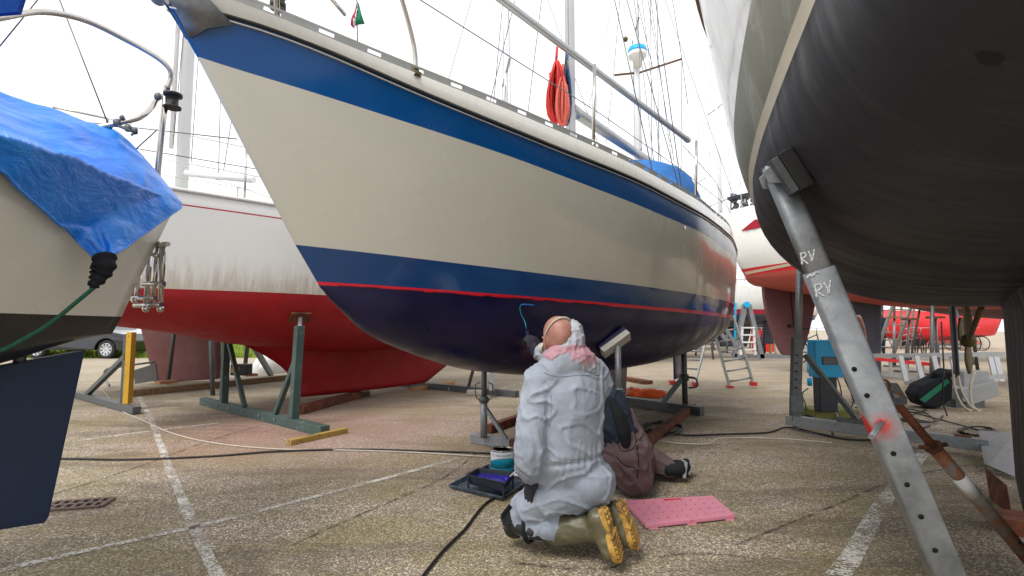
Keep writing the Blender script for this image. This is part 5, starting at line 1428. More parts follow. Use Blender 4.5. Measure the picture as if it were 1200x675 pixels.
# ---------------------------------------------------------------- bag, hose, trolley under the dark rudder
bg = T('holdall', 'black holdall with green stripe lying open near the big keel', 'bag', G(1098, 475))
gy = G(1098, 480).y
mb = MB(); 
mb.prism([P(1073, 463, gy), P(1080, 452, gy), P(1112, 437, gy), P(1118, 446, gy), P(1117, 468, gy), P(1100, 480, gy), P(1080, 476, gy)], V((.1, .35, 0))); o = mb.build('bag_body', M['darkcloth'], bg, bevel=.05)
MB().prism([P(1078, 468, gy - .02), P(1110, 444, gy - .02), P(1113, 448, gy - .02), P(1084, 472, gy - .02)], V((0, .01, 0))).build('stripe', M['green'], bg)
crumple('strap_bundle', P(1106, 441, gy + .1), (.16, .12, .1), M['darkcloth'], '', '', 3, 0, bg)
hs = T('hose', 'pale looped hose hanging down beside the black holdall', 'hose', G(1130, 485))
for pts in (((1117, 433), (1119, 455), (1128, 475), (1142, 484)), ((1122, 433), (1126, 455), (1136, 474), (1150, 484)), ((1142, 436), (1137, 455), (1140, 475), (1152, 484))):
    MB().tube(catmull([P(px, py, gy - .1) for px, py in pts], 6), .014, 8).build('loop', M['whitecord'], hs)
ge = T('generator_trolley', 'grey metal trolley box behind the pale hose', 'trolley', G(1150, 470))
MB().box(P(1130, 446, gy + .4), (.36, .4, .3)).build('box', M['greybox'], ge, bevel=.02); MB().prism([P(1128, 456, gy + .1), P(1170, 446, gy + .1), P(1170, 464, gy + .1), P(1140, 474, gy + .1), P(1128, 470, gy + .1)], V((0, .3, 0))).build('side_panel', M['greybox'], ge, bevel=.01)
MB().box(P(1126, 474, gy + .3), (.4, .3, .18)).build('base', M['galvd'], ge, bevel=.01)
o = MB().tube([P(1103, 377, 6.2), P(1106, 430, 6.1), P(1104, 470, 6.0), G(1110, 487)], .009, 6).build('cable', M['cable']); tag(o, 'thin black cable hanging down in front of the holdall', 'cable')
# battery charger near the brown keel
bt = T('battery_charger', 'small black and yellow battery charger on the timber right of the brown keel', 'charger', G(283, 445))
q = P(283, 433, 9.4); MB().box(q, (.3, .22, .2)).build('case', M['blackrub'], bt, bevel=.02); MB().box(q + V((-.05, -.115, 0)), (.14, .01, .1)).build('label_plate', M['yellow'], bt)
# A-frame behind and a pale drum
dt = T('boat_stand', 'grey A-frame stand in the distance between the green posts and red keel', 'boat stand', G(305, 440))
barP(P(290, 403, 11), G(286, 440), .08, .1, 'leg', M['galvd'], dt); barP(P(296, 403, 11), G(318, 440), .08, .1, 'leg', M['galv'], dt)
dn = T('dinghy', 'pale upturned dinghy hull lying behind the grey A-frame stand', 'dinghy', G(322, 430))
mb = MB(); mb.sphere(G(318, 436, .0) + V((0, .6, 0)), (.55, 1.2, .62), 20, 12); mb.build('hull', M['greywhite'], dn)

# clutter between the trestle and the purple rudder
eq = T('equipment_box', 'red equipment box with black lid standing behind the step ladder', 'equipment box', G(893, 413))
q = G(894, 412); MB().box(q + V((0, 0, .5)), (.75, .6, 1.0)).build('case', M['red'], eq, bevel=.04); MB().box(q + V((0, 0, 1.1)), (.8, .65, .2)).build('lid', M['blackrub'], eq, bevel=.05)
yb = T('board', 'yellow and white boards leaning behind the purple-brown rudder edge', 'board', G(905, 413))
MB().bar(G(903, 413, .02), P(903, 384, 18.6), .14, .05, up=(0, 1, 0)).build('yellow_board', M['yellow'], yb); MB().bar(G(910, 413, .02), P(908, 386, 18.6), .22, .05, up=(0, 1, 0)).build('white_board', M['whiteplastic'], yb)
for k, (px, py, x2, y2, lab) in enumerate(((852, 414, 852, 378, 'thin grey prop post far behind the leaning ladder'), (985, 425, 988, 380, 'thin grey prop post behind the power box'), (1048, 430, 1048, 372, 'grey prop post between the fin keel and the bicycle'), (1062, 436, 1066, 374, 'thin dark prop post near the ladder lying sideways'), (1100, 440, 1096, 372, 'grey prop post behind the black holdall'))):
    g0 = G(px, py); t = T('prop_post', lab, 'prop post', g0); e = P(x2, y2, g0.y + .1)
    MB().tube([g0 + V((0, 0, .3)), e], .03, 8).build('inner_tube', M['galv'], t); MB().tube([g0, g0.lerp(e, .55)], .045, 8).build('outer_tube', M['galvd'], t); MB().box(g0 + V((0, 0, .02)), (.4, .3, .04)).build('foot_plate', M['galvd'], t); MB().box(e, (.3, .2, .05)).build('pad', M['wood'], t)
for k, (px, py, lab, mt) in enumerate(((1020, 436, 'black bucket by the blue-grey fin keel', 'blackrub'),)):
    g0 = G(px, py); t = T('bucket', lab, 'bucket', g0); MB().lathe(g0, [(.11, 0), (.14, .26), (.15, .28), (.145, .28), (.13, .24), (0, .23)], 20).build('pail', M[mt], t)
    MB().tube([g0 + V((.14 * math.cos(a), 0, .27 + .12 * math.sin(a))) for a in [math.pi * k2 / 10 for k2 in range(11)]], .004, 5).build('handle', M['wire'], t)
# ---------------------------------------------------------------- people
def remesh_solid(mb, name, mat, parent, voxel=.012, smooth=6, disp=None, factor=.5):
    """union of closed solids -> one continuous skin"""
    me = bpy.data.meshes.new('tmp'); me.from_pydata([tuple(p) for p in mb.v], [], mb.f)
    bm = bmesh.new(); bm.from_mesh(me); bmesh.ops.recalc_face_normals(bm, faces=bm.faces); bm.to_mesh(me); bm.free()
    ob = bpy.data.objects.new('tmp', me); COL.objects.link(ob)
    md = ob.modifiers.new('r', 'REMESH'); md.mode = 'VOXEL'; md.voxel_size = voxel; md.use_smooth_shade = True
    m2 = ob.modifiers.new('s', 'SMOOTH'); m2.iterations = smooth; m2.factor = factor
    bpy.context.view_layer.update()
    dg = bpy.context.evaluated_depsgraph_get()
    out = bpy.data.meshes.new_from_object(ob.evaluated_get(dg)); bpy.data.objects.remove(ob)
    if disp:
        out.update(); ns = [v.normal.copy() for v in out.vertices]
        for v, n_ in zip(out.vertices, ns): v.co = v.co + n_ * disp(v.co, n_)
    if parent is not None:
        Mi = root_matrix(parent).inverted()
        for v in out.vertices: v.co = Mi @ v.co
    out.polygons.foreach_set('use_smooth', [True] * len(out.polygons)); out.update()
    out.materials.clear(); out.materials.append(mat)
    o = bpy.data.objects.new(name, out); COL.objects.link(o); o.parent = parent
    return o
def limb(mb, pts, rs, n=14, ends=True):
    pts = [V(p) for p in pts]
    cp_ = catmull(pts, 5) if len(pts) > 2 else pts
    m_ = len(cp_); rr = []
    for i in range(m_):
        x = i / (m_ - 1) * (len(rs) - 1); k = min(int(x), len(rs) - 2); rr.append(lerp(rs[k], rs[k+1], x - k))
    mb.tube(cp_, rr, n)
    if ends:
        mb.sphere(cp_[0], rr[0] * .99, 12, 8); mb.sphere(cp_[-1], rr[-1] * .99, 12, 8)
def frame(z, x): 
    z = V(z).normalized(); x = V(x); x = (x - z * x.dot(z)).normalized(); y = z.cross(x); return Matrix((x, y, z)).transposed()
def hand(name, mat, parent, wrist, fwd, palm_n, thumb_side, curl=.5, s=1.0, gloved=True):
    """palm plus five separate curled fingers; fwd: wrist to knuckles, palm_n: out of the palm"""
    f = V(fwd).normalized(); n_ = V(palm_n); n_ = (n_ - f * n_.dot(f)).normalized(); side = f.cross(n_) * thumb_side
    mb = MB(); w = V(wrist)
    limb(mb, [w, w + f * .03 * s], [.03 * s, .031 * s])
    kn = w + f * .09 * s
    mb.sphere(w + f * .055 * s, (.042 * s, .02 * s, .05 * s), 14, 10, frame(f, side))
    for i, (off, L) in enumerate(((.030, .072), (.010, .08), (-.011, .074), (-.030, .058))):
        b = kn + side * off * s - f * (.004 + .006 * abs(i - 1)) * s
        p = [b - f * .03 * s, b]; ang = 0; cur = b
        for q, (seg, a) in enumerate(((.45, .75), (.32, 1.0), (.23, .7))):
            ang += curl * a * 1.3; d = f * math.cos(ang) + n_ * math.sin(ang); cur = cur + d * L * seg * s; p.append(cur)
        mb.tube(p, [.0105 * s, .011 * s, .0102 * s, .0094 * s, .0078 * s], 10); mb.sphere(p[-1], .0078 * s, 8, 6)
    tb = w + f * .03 * s + side * .03 * s
    d1 = (f * .7 + side * .65 + n_ * .25).normalized(); d2 = (f * .85 + side * .1 + n_ * .55).normalized()
    tp_ = [tb - side * .012 * s, tb + d1 * .035 * s, tb + d1 * .035 * s + d2 * .03 * s, tb + d1 * .035 * s + (d2 + n_ * curl).normalized() * .055 * s]
    mb.tube(tp_, [.014 * s, .0135 * s, .0115 * s, .009 * s], 10); mb.sphere(tp_[-1], .009 * s, 8, 6)
    return remesh_solid(mb, name, mat, parent, .0042 * s, 3)
def head(parent, body_mb, c, up_, fwd_, s=1.0):
    """adds a head with face to the body solids"""
    z = V(up_).normalized(); f = V(fwd_); f = (f - z * f.dot(z)).normalized(); x = f.cross(z); R = Matrix((x, f, z)).transposed()
    mb = body_mb
    mb.sphere(V(c) + z * .02 * s, (.076 * s, .095 * s, .092 * s), 20, 14, R)
    mb.sphere(V(c) + f * .022 * s - z * .045 * s, (.06 * s, .068 * s, .07 * s), 16, 12, R)
    mb.sphere(V(c) + f * .045 * s - z * .09 * s, (.036 * s, .035 * s, .028 * s), 12, 8, R)
    mb.sphere(V(c) + f * .098 * s - z * .03 * s, (.014 * s, .02 * s, .024 * s), 10, 8, R)
    for sg in (-1, 1):
        mb.sphere(V(c) + x * sg * .078 * s - z * .018 * s - f * .002, (.009 * s, .02 * s, .034 * s), 10, 8, R)
        mb.sphere(V(c) + x * sg * .03 * s + f * .08 * s + z * .012 * s, (.02 * s, .014 * s, .008 * s), 10, 8, R)
    mb.sphere(V(c) + f * .085 * s - z * .066 * s, (.024 * s, .012 * s, .008 * s), 10, 8, R)
    return R
def eyes(parent, c, R, s=1.0):
    x, f, z = R.col[0], R.col[1], R.col[2]
    for sg in (-1, 1):
        MB().sphere(V(c) + x * sg * .03 * s + f * .083 * s - z * .003 * s, .0115 * s, 12, 8).build('eye', [M['whiteplastic']], parent)

# ---------------- painter
pn = T('person', 'kneeling person in white disposable coverall, olive boots with yellow soles, painting the navy bottom', 'person', (.35, 2.5, 0))
mb = MB()
pel = P(668, 566, 2.52); waist = P(663, 528, 2.44); chest = P(664, 466, 2.44); neckb = P(666, 424, 2.43); hc = P(655, 396, 2.44)
shL = P(629, 449, 2.40); elL = P(622, 522, 2.34); wrL = P(628, 556, 2.44)
shR = P(699, 447, 2.52); elR = P(668, 424, 2.80); wrR = P(630, 417, 2.92)
hipL = P(676, 568, 2.48); hipR = P(684, 568, 2.6)
knL = P(606, 619, 2.60); knR = P(615, 596, 2.84)
anL = P(706, 621, 2.42); anR = P(724, 606, 2.58)
limb(mb, [pel, waist, chest], [.09, .08, .09]); limb(mb, [chest, neckb, hc], [.12, .055, .055])
limb(mb, [shL, elL, wrL], [.05, .04, .028]); limb(mb, [shR, elR, wrR], [.05, .04, .028]); limb(mb, [shL, neckb, shR], [.05, .06, .05])
for hp, kn, an in ((hipL, knL, anL), (hipR, knR, anR)):
    limb(mb, [hp, kn], [.055, .04]); limb(mb, [kn, an], [.045, .035])
face_f = (P(600, 378, 2.95) - P(655, 396, 2.44)).normalized()
Rh = head(pn, mb, hc, V((-.12, -.05, 1)) + face_f * -.25, face_f, .94)
body = remesh_solid(mb, 'body', M['skin'], pn, .008, 4)
eyes(body, hc, Rh, .94)
# coverall
def wr(co, n_):
    # long soft creases that hang from the shoulders and pull round the hips and elbows
    w_ = noise.noise(co * 3.1) * .6
    q = V((co.x * 7 + co.z * 3.5 + w_, co.y * 7, co.z * 3.2 - co.x * 2.2)); a = noise.noise(q)
    q2 = V((co.x * 5 - co.z * 5 + w_ * 2, co.y * 9, co.z * 8 + co.x * 4)); b = noise.noise(q2 * 1.2 + V((4, 2, 9)))
    c_ = noise.noise(co * 21 + V((a, b, 0)) * 2)
    low = noise.noise(co * 4.2 + V((1, 8, 3)))
    d = max(0, 1 - abs(a) * 5.5) ** 1.4 * .0095 * (.4 + max(0, low + .4)) + max(0, 1 - abs(b) * 6.5) ** 1.4 * .009 * (.5 + max(0, .5 - low)) + c_ * .0022 + low * .011
    zw_ = co.z - (waist.z - .035) - (co.x - waist.x) * .12
    if co.y > 2.2 and co.x > .1:
        d -= .012 * math.exp(-(zw_ / .012) ** 2)
        if abs(zw_) < .07: d += .004 * math.sin(co.x * 190 + co.y * 60 + w_ * 4) * math.exp(-abs(zw_) / .03)
    return d
mb = MB()
torso = [(P(676, 582, 2.54), .12), (P(672, 566, 2.50), .165), (P(664, 540, 2.46), .166), (P(664, 505, 2.44), .158), (P(665, 468, 2.44), .162), (P(667, 445, 2.44), .138), (P(667, 425, 2.44), .095)]
tw = V((1, .25, 0)).normalized()
def ring_loft(mb, secs, n=28, fd=.72):
    rows = []
    for c, r in secs:
        rows.append([c + tw * math.cos(a) * r * 1.08 + V((-tw.y, tw.x, 0)) * math.sin(a) * r * fd for a in [2 * math.pi * k / n for k in range(n)]])
    o = len(mb.v); 
    for r_ in rows: mb.v += r_
    for i in range(len(rows) - 1):
        for k in range(n):
            k2 = (k + 1) % n; mb.f.append((o + i*n + k, o + i*n + k2, o + (i+1)*n + k2, o + (i+1)*n + k)); mb.m.append(0); mb.sm.append(True)
    mb.f.append(tuple(o + k for k in range(n))); mb.m.append(0); mb.sm.append(True)
    e = o + (len(rows) - 1) * n; mb.f.append(tuple(e + k for k in reversed(range(n)))); mb.m.append(0); mb.sm.append(True)
ring_loft(mb, torso)
mb.sphere(P(686, 563, 2.50), (.14, .15, .125), 20, 14)
limb(mb, [P(645, 447, 2.44), P(630, 455, 2.40), P(622, 520, 2.34), P(621, 548, 2.38), P(627, 556, 2.44)], [.075, .074, .068, .062, .046])
limb(mb, [P(680, 445, 2.47), P(698, 450, 2.52), P(690, 432, 2.72), P(650, 424, 2.84), P(634, 413, 2.88)], [.076, .072, .068, .06, .046])
limb(mb, [shL, neckb, shR], [.07, .085, .07])
limb(mb, [P(674, 570, 2.48), P(642, 583, 2.48), P(608, 606, 2.58)], [.115, .092, .068]); limb(mb, [P(680, 575, 2.6), P(640, 585, 2.74), P(616, 593, 2.83)], [.12, .1, .072])
limb(mb, [P(609, 611, 2.57), P(630, 616, 2.52), P(646, 616, 2.49)], [.064, .068, .07]); limb(mb, [knR, P(660, 603, 2.75)], [.07, .075])
suit = remesh_solid(mb, 'coverall', M['suit'], pn, .0085, 5, wr)
# seams: taped line across the waist and shoulders
bv = None
def on_suit(px, py, out=.002):
    p, n_ = cast(suit, px, py); return None if p is None else p + (V((0, 0, CAMH)) - p).normalized() * out
for pts in (((640, 538), (652, 540), (666, 541), (681, 541), (697, 538), (712, 533), (720, 529)), ((641, 447), (646, 470), (644, 500)), ((637, 436), (655, 441), (680, 439), (700, 440)), ((701, 440), (712, 470), (716, 505))):
    ps = [on_suit(*q) for q in pts]; ps = [p for p in ps if p]
    if len(ps) > 2:
        cs = []
        for k, p in enumerate(catmull(ps, 8)):
            px, py = proj(*p); q = on_suit(px, py, .0012); cs.append(q if q is not None else p)
        MB().tube(cs, .0024, 6).build('seam', M['suit'], suit)
# hood lying round the neck, bunched up on the right of the head
mb = MB()
limb(mb, [P(640, 436, 2.44), P(655, 426, 2.42), P(676, 420, 2.42), P(692, 432, 2.46)], [.05, .068, .07, .05])
limb(mb, [P(655, 425, 2.46), P(666, 406, 2.42), P(672, 388, 2.42)], [.078, .068, .046])
mb.sphere(P(672, 400, 2.42), (.052, .06, .075), 16, 12); mb.sphere(P(671, 382, 2.44), (.036, .035, .028), 14, 10); mb.sphere(P(652, 414, 2.40), (.07, .05, .04), 14, 10, Matrix.Rotation(-.7, 3, 'Y'))
mb.sphere(P(642, 428, 2.42), (.05, .05, .035), 14, 10)
def wr2(co, n_):
    q = co * 15; a = noise.noise(V((q.x * 1.2, q.y * 1.4, q.z * .7))); b = noise.noise(V((q.x + q.z, q.y, q.z - q.x)) * 1.5)
    return max(0, 1 - abs(a) * 4.5) ** 2 * .007 + max(0, 1 - abs(b) * 5) ** 2 * .006 - .001
remesh_solid(mb, 'hood', M['hood'], pn, .0065, 4, wr2)
for sg in (-1, 1):
    ec = hc + Rh.col[0] * sg * .075 - Rh.col[2] * .012 + Rh.col[1] * .004; em = MB()
    em.tube([ec + Rh.col[1] * (math.cos(a) * .015 - .006) + Rh.col[2] * math.sin(a) * .028 + Rh.col[0] * sg * (.006 + .004 * math.sin(a)) for a in [math.pi * (.35 + 1.3 * k / 12) for k in range(13)]], .0052, 8)
    em.sphere(ec + Rh.col[0] * sg * .003 - Rh.col[1] * .002, (.004, .012, .022), 10, 8, Rh); remesh_solid(em, 'ear', M['skin'], pn, .003, 2)
# respirator strap round the bald head, and cotton cuff on the raised wrist
x_, f_, z_ = Rh.col[0], Rh.col[1], Rh.col[2]
mb = MB(); 
def hring(off, tilt, r, rx=.0735, ry=.092):
    return [hc + z_ * (.019 + off + tilt * math.cos(a)) + f_ * math.cos(a) * ry + x_ * math.sin(a) * rx for a in [2 * math.pi * k / 40 for k in range(41)]]
mb.tube([hc + z_ * (.018 + math.sin(a) * .089) - f_ * .03 * math.sin(a) + x_ * math.cos(a) * .0745 for a in [math.pi * k / 24 for k in range(-3, 28)]], .0045, 6)
mb.build('mask_strap', M['whitecord'], pn)
mb = MB()
rr_ = (wrR - elR).normalized(); Rw = frame(rr_, (0, 0, 1))
for k in range(4): 
    c_ = P(636, 408, 2.86) + V((.004 * k, .01 * k, -.004 * k)); mb.tube([c_ + Rw @ V((math.cos(a) * .033, math.sin(a) * .045, .011 * (k - 1.5))) for a in [2 * math.pi * q / 20 for q in range(21)]], .0075, 6, caps=False)
mb.build('wrist_cuff', M['greenrope'] if False else M['whitecord'], pn)
# gloves
gh = P(626, 408, 2.93)
hitp, hitn = cast(hull_main, 615, 366)
print('hull at roller', hitp)
gr_ = hand('glove', M['glove'], pn, P(627, 413, 2.93), V((-.28, .1, .9)), V((-.55, .75, -.1)), -1, .95, .98)
gl_ = hand('glove', M['glove'], pn, P(630, 556, 2.43), V((-.42, .12, -.75)), V((.55, .3, -.35)), -1, .3, 1.0)
# boots
def boot(an, kn_side, toe, heel, nm):
    mb = MB(); limb(mb, [kn_side, an], [.072, .060]); 
    heel_, toe_ = V(heel), V(toe); ax_ = (toe_ - heel_).normalized()
    back = (heel_ - kn_side); 
    bd = kn_side - an; bd.normalize()
    # foot body stands off the sole towards the shin
    off = (bd - ax_ * bd.dot(ax_)).normalized()
    c0 = heel_ + off * .05 + ax_ * .045; c1 = toe_ + off * .038 - ax_ * .055
    limb(mb, [an, c0], [.062, .052]); limb(mb, [c0, heel_.lerp(toe_, .5) + off * .045, c1], [.05, .044, .046]); limb(mb, [an + off * .0, heel_.lerp(toe_, .4) + off * .05], [.06, .045])
    def bw(co, n_): return .006 * max(0, 1 - abs(noise.noise(co * 16)) * 3) - .001
    b_ = remesh_solid(mb, nm, M['boot'], pn, .008, 5, bw)
    # sole outline with deep cleats
    wv = ax_.cross(off).normalized()
    prof = [(0, .022), (.03, .034), (.08, .035), (.13, .03), (.17, .034), (.22, .044), (.26, .043), (.295, .032), (.315, .012)]
    L = (toe_ - heel_).length; k_ = L / .315
    left = [heel_ + ax_ * (a * k_) + wv * w for a, w in [(a_, w_ * 1.22) for a_, w_ in prof]]; right = [heel_ + ax_ * (a * k_) - wv * w for a, w in [(a_, w_ * 1.22) for a_, w_ in reversed(prof)]]
    so = MB(); so.prism(catmull(left, 3) + catmull(right, 3), off * .028); sole = so.build('sole', M['sole'], b_, bevel=.004)
    cl = MB()
    for i in range(6):
        a = .155 + i * .026; w = .045 if i < 5 else .034
        cc_ = heel_ + ax_ * a * k_; cl.bar(cc_ - wv * w + ax_ * .009, cc_ + wv * w - ax_ * .009, .012, .018, up=off)
    for i in range(3):
        for sg in (-1, 1): 
            cc_ = heel_ + ax_ * (.022 + i * .03) * k_ + wv * sg * .017; cl.lathe(cc_ - off * .008, [(.011, 0), (.012, .012)], 8, frame(off, ax_))
    cl.build('tread', M['sole'], b_, bevel=.002)
    return b_
toeL, heelL = P(728, 660, 2.345), P(708, 592, 2.345)
toeR, heelR = P(748, 645, 2.47), P(727, 584, 2.47)
toeL, heelL = P(729, 658, 2.34), P(709, 594, 2.37); toeR, heelR = P(749, 643, 2.45), P(729, 586, 2.48)
boot(P(702, 618, 2.42), P(653, 620, 2.50), toeL, heelL, 'boot')
boot(P(722, 608, 2.56), P(664, 606, 2.66), toeR, heelR, 'boot')
# knee pad and strap
mb = MB(); mb.sphere(P(604, 619, 2.60), (.06, .06, .045), 14, 10); limb(mb, [P(600, 614, 2.56), P(618, 621, 2.50), P(640, 626, 2.48)], [.03, .036, .034])
remesh_solid(mb, 'knee_pad', M['blackrub'], pn, .007, 3)
mb = MB(); c_ = P(622, 613, 2.545); dd_ = (P(655, 618, 2.48) - P(609, 612, 2.57)).normalized(); Rk = frame(dd_, (0, 0, 1))
mb.tube([c_ + Rk @ V((math.cos(a) * .082, math.sin(a) * .086, 0)) for a in [2 * math.pi * k / 24 for k in range(25)]], .010, 6, caps=False)
mb.bar(P(590, 607, 2.52), P(600, 594, 2.54), .05, .007, up=(1, -1, 0)); mb.bar(P(588, 611, 2.52), P(600, 606, 2.52), .045, .007, up=(0, -1, .4))
mb.build('knee_strap', M['darkcloth'], pn)
# paint roller in the raised hand
rl_ = T('paint_roller', 'small paint roller with blue and white wire arm held up by the kneeling painter', 'roller', gh)
tip = (hitp + (V((0, 0, CAMH)) - hitp).normalized() * .03) if hitp else P(614, 364, 3.1)
hnd = P(620, 396, 2.97)
a1, a2, a3, a4, a5 = P(620, 412, 2.93), P(617, 386, 2.98), P(615, 377, 3.0), P(610, 366, tip.y - .04), P(611, 357, tip.y - .02)
MB().tube([P(621, 414, 2.93), P(617, 388, 2.97)], .0115, 10).build('handle', M['antiblue'], rl_)
MB().tube(catmull([a2, a3, a4, a5, P(626, 357.5, tip.y)], 4), .0028, 6).build('arm', M['teal'], rl_)
MB().tube([P(611, 357, tip.y), P(627, 358, tip.y + .03)], .0075, 12).build('sleeve', M['wetpaint'], rl_)

# ---------------- second worker
p2_ = T('person', 'person in mauve trousers and dark jacket crouching behind the painter, half hidden', 'person', G(735, 572))
Y2 = 3.38
pel2 = P(737, 530, Y2 + .05); ch2 = P(700, 478, Y2 - .0); nk2 = P(672, 462, Y2 + .12); hd2 = P(655, 455, Y2 + .3)
kn2 = P(742, 560, Y2 - .02); kn2b = P(752, 538, Y2 + .45); an2 = P(785, 549, Y2 + .42); an2b = P(770, 555, Y2 + .2)
mb = MB()
limb(mb, [pel2, ch2, nk2, hd2], [.13, .13, .06, .055]); R2 = head(p2_, mb, hd2 + V((-.06, .05, .0)), V((-.5, .2, .8)), V((-.8, .5, -.2)))
limb(mb, [P(705, 470, Y2 - .1), P(690, 510, Y2), P(672, 560, Y2 + .1)], [.05, .04, .03]); limb(mb, [P(690, 462, Y2 + .2), P(672, 500, Y2 + .3), P(665, 540, Y2 + .3)], [.05, .04, .03])
limb(mb, [pel2, kn2], [.09, .06]); limb(mb, [pel2, kn2b, an2], [.09, .06, .04])
bd2 = remesh_solid(mb, 'body', M['skin'], p2_, .012, 4); eyes(bd2, hd2 + V((-.06, .05, 0)), R2)
mb = MB()
mb.sphere(P(735, 527, Y2 + .04), (.16, .17, .21), 20, 14, Matrix.Rotation(-.35, 3, 'Y')); mb.sphere(P(738, 552, Y2 + .02), (.14, .15, .11), 20, 14); limb(mb, [P(724, 500, Y2), P(733, 530, Y2), P(741, 555, Y2)], [.135, .165, .13])
limb(mb, [P(738, 535, Y2 + .1), P(752, 540, Y2 + .35), P(762, 541, Y2 + .34), P(783, 548, Y2 + .32)], [.13, .10, .085, .064])
remesh_solid(mb, 'trousers', M['mauve'], p2_, .011, 5, lambda co, n_: .016 * max(0, 1 - abs(noise.noise(V((co.x * 7 + co.z * 5, co.y * 7, co.z * 3 - co.x * 4)))) * 5) ** 1.4 + .012 * max(0, 1 - abs(noise.noise(co * 9 + V((3, 1, 2)))) * 6) ** 1.4 + .002 * noise.noise(co * 28))
mb = MB()
limb(mb, [P(722, 502, Y2 - .02), P(708, 478, Y2 - .02), P(690, 462, Y2 + .05)], [.135, .15, .12])
limb(mb, [P(702, 470, Y2 - .1), P(690, 510, Y2), P(673, 550, Y2 + .1)], [.08, .07, .05]); limb(mb, [P(690, 462, Y2 + .2), P(672, 500, Y2 + .3), P(665, 530, Y2 + .3)], [.08, .07, .05])
remesh_solid(mb, 'jacket', M['navyjk'], p2_, .011, 5, lambda co, n_: .016 * max(0, 1 - abs(noise.noise(V((co.x * 7 - co.z * 4, co.y * 7, co.z * 4 + co.x * 3)))) * 5) ** 1.4)
mb = MB(); a_ = [P(716, 470, Y2 - .14), P(724, 486, Y2 - .15), P(731, 506, Y2 - .15), P(733, 520, Y2 - .14)]
mb2 = MB(); limb(mb2, a_, [.03, .045, .045, .03]); remesh_solid(mb2, 'belt', M['darkcloth'], p2_, .009, 3)
for (hx, hy, tx, ty, yy) in ((784, 550, 798, 550, Y2 + .28), (788, 546, 804, 547, Y2 + .40)):
    mb = MB(); limb(mb, [P(hx, hy, yy), P((hx + tx) / 2, hy, yy), P(tx, ty, yy + .02)], [.046, .043, .042]); mb.sphere(P(tx, ty - 1, yy), (.042, .042, .055), 12, 8)
    bt_ = remesh_solid(mb, 'boot', M['darkcloth'], p2_, .009, 3)
    MB().box(P(tx + 3, ty - .5, yy + .01), (.022, .085, .11), Matrix.Rotation(.15, 3, 'Y')).build('sole', M['greybox'], bt_, bevel=.008)
tro = [c for c in p2_.children if c.name.startswith('trousers')][0]
for pts in (((724, 515), (728, 528), (741, 526), (746, 515)), ((735, 492), (744, 510), (748, 535), (747, 560)), ((722, 535), (732, 545), (745, 548))):
    ps = [];
    for q in catmull([V((a, b, 0)) for a, b in pts], 6):
        h_, n_ = cast(tro, q.x, q.y)
        if h_ is not None: ps.append(h_ + (V((0, 0, CAMH)) - h_).normalized() * .001)
    if len(ps) > 3: MB().tube(ps, .003, 5).build('seam', M['darkcloth'], tro)
# ---------------- man in blue shirt, crouching far behind the prop
p3 = T('person', 'bearded person in bright blue shirt crouching with one arm raised behind the big prop', 'person', G(988, 466))
Y3 = 7.7
def simple_person(t, hd_, shl, shr, pelv, legs, arms, shirt, trous, fwd, hair=None, vox=.018):
    mb = MB(); ch = shl.lerp(shr, .5)
    limb(mb, [pelv, ch - V((0, 0, .08)), ch + V((0, 0, .04)), hd_], [.11, .12, .055, .055]); R = head(t, mb, hd_, (0, 0, 1), fwd)
    for a in arms: limb(mb, a, [.045, .036, .026, .04][:len(a)] if len(a) > 2 else [.045, .03])
    for l in legs: limb(mb, l, [.08, .05, .035])
    limb(mb, [shl, shr], [.045, .045])
    b = remesh_solid(mb, 'body', M['skin'], t, vox * .8, 3); eyes(b, hd_, R)
    mb = MB(); limb(mb, [pelv, pelv.lerp(ch, .5), ch - V((0, 0, .04))], [.145, .15, .145]); limb(mb, [shl, shr], [.07, .07])
    for a in arms: limb(mb, [a[0], a[0].lerp(a[1], .75)], [.068, .055])
    remesh_solid(mb, 'shirt', shirt, t, vox, 4)
    mb = MB(); mb.sphere(pelv, (.16, .14, .12), 16, 10)
    for l in legs: limb(mb, l, [.1, .07, .055])
    remesh_solid(mb, 'trousers', trous, t, vox, 4)
    if hair:
        mb = MB(); z = R.col[2]; f = R.col[1]; mb.sphere(hd_ + z * .035 - f * .014, (.081, .1, .09), 16, 12, R); remesh_solid(mb, 'hair', hair, t, .012, 2)
    for l in legs:
        e = l[-1]; mb = MB(); limb(mb, [e + V((0, 0, -.02)), e + V(fwd) * .16 + V((0, 0, -.035))], [.05, .042]); remesh_solid(mb, 'shoe', M['darkcloth'], t, .014, 2)
hd3 = P(1000, 377, Y3); pl3 = P(976, 428, Y3 + .1); g3 = G(990, 466)
simple_person(p3, hd3, P(975, 400, Y3), P(1003, 396, Y3 + .1), pl3, [[pl3 + V((-.08, 0, 0)), P(958, 434, Y3 - .4), P(962, 462, Y3 - .1)], [pl3 + V((.08, 0, 0)), P(998, 440, Y3 - .35), V((P(994, 400, Y3).x, Y3 - .1, .07))]],
    [[P(1003, 396, Y3 + .1), P(1012, 403, Y3 - .05), P(1012, 386, Y3 - .2), P(1006, 372, Y3 - .25)], [P(975, 400, Y3), P(958, 420, Y3 - .15), P(966, 428, Y3 - .3)]], M['bluetee'], M['jeans'], (-.35, -.9, 0), M['hair'])
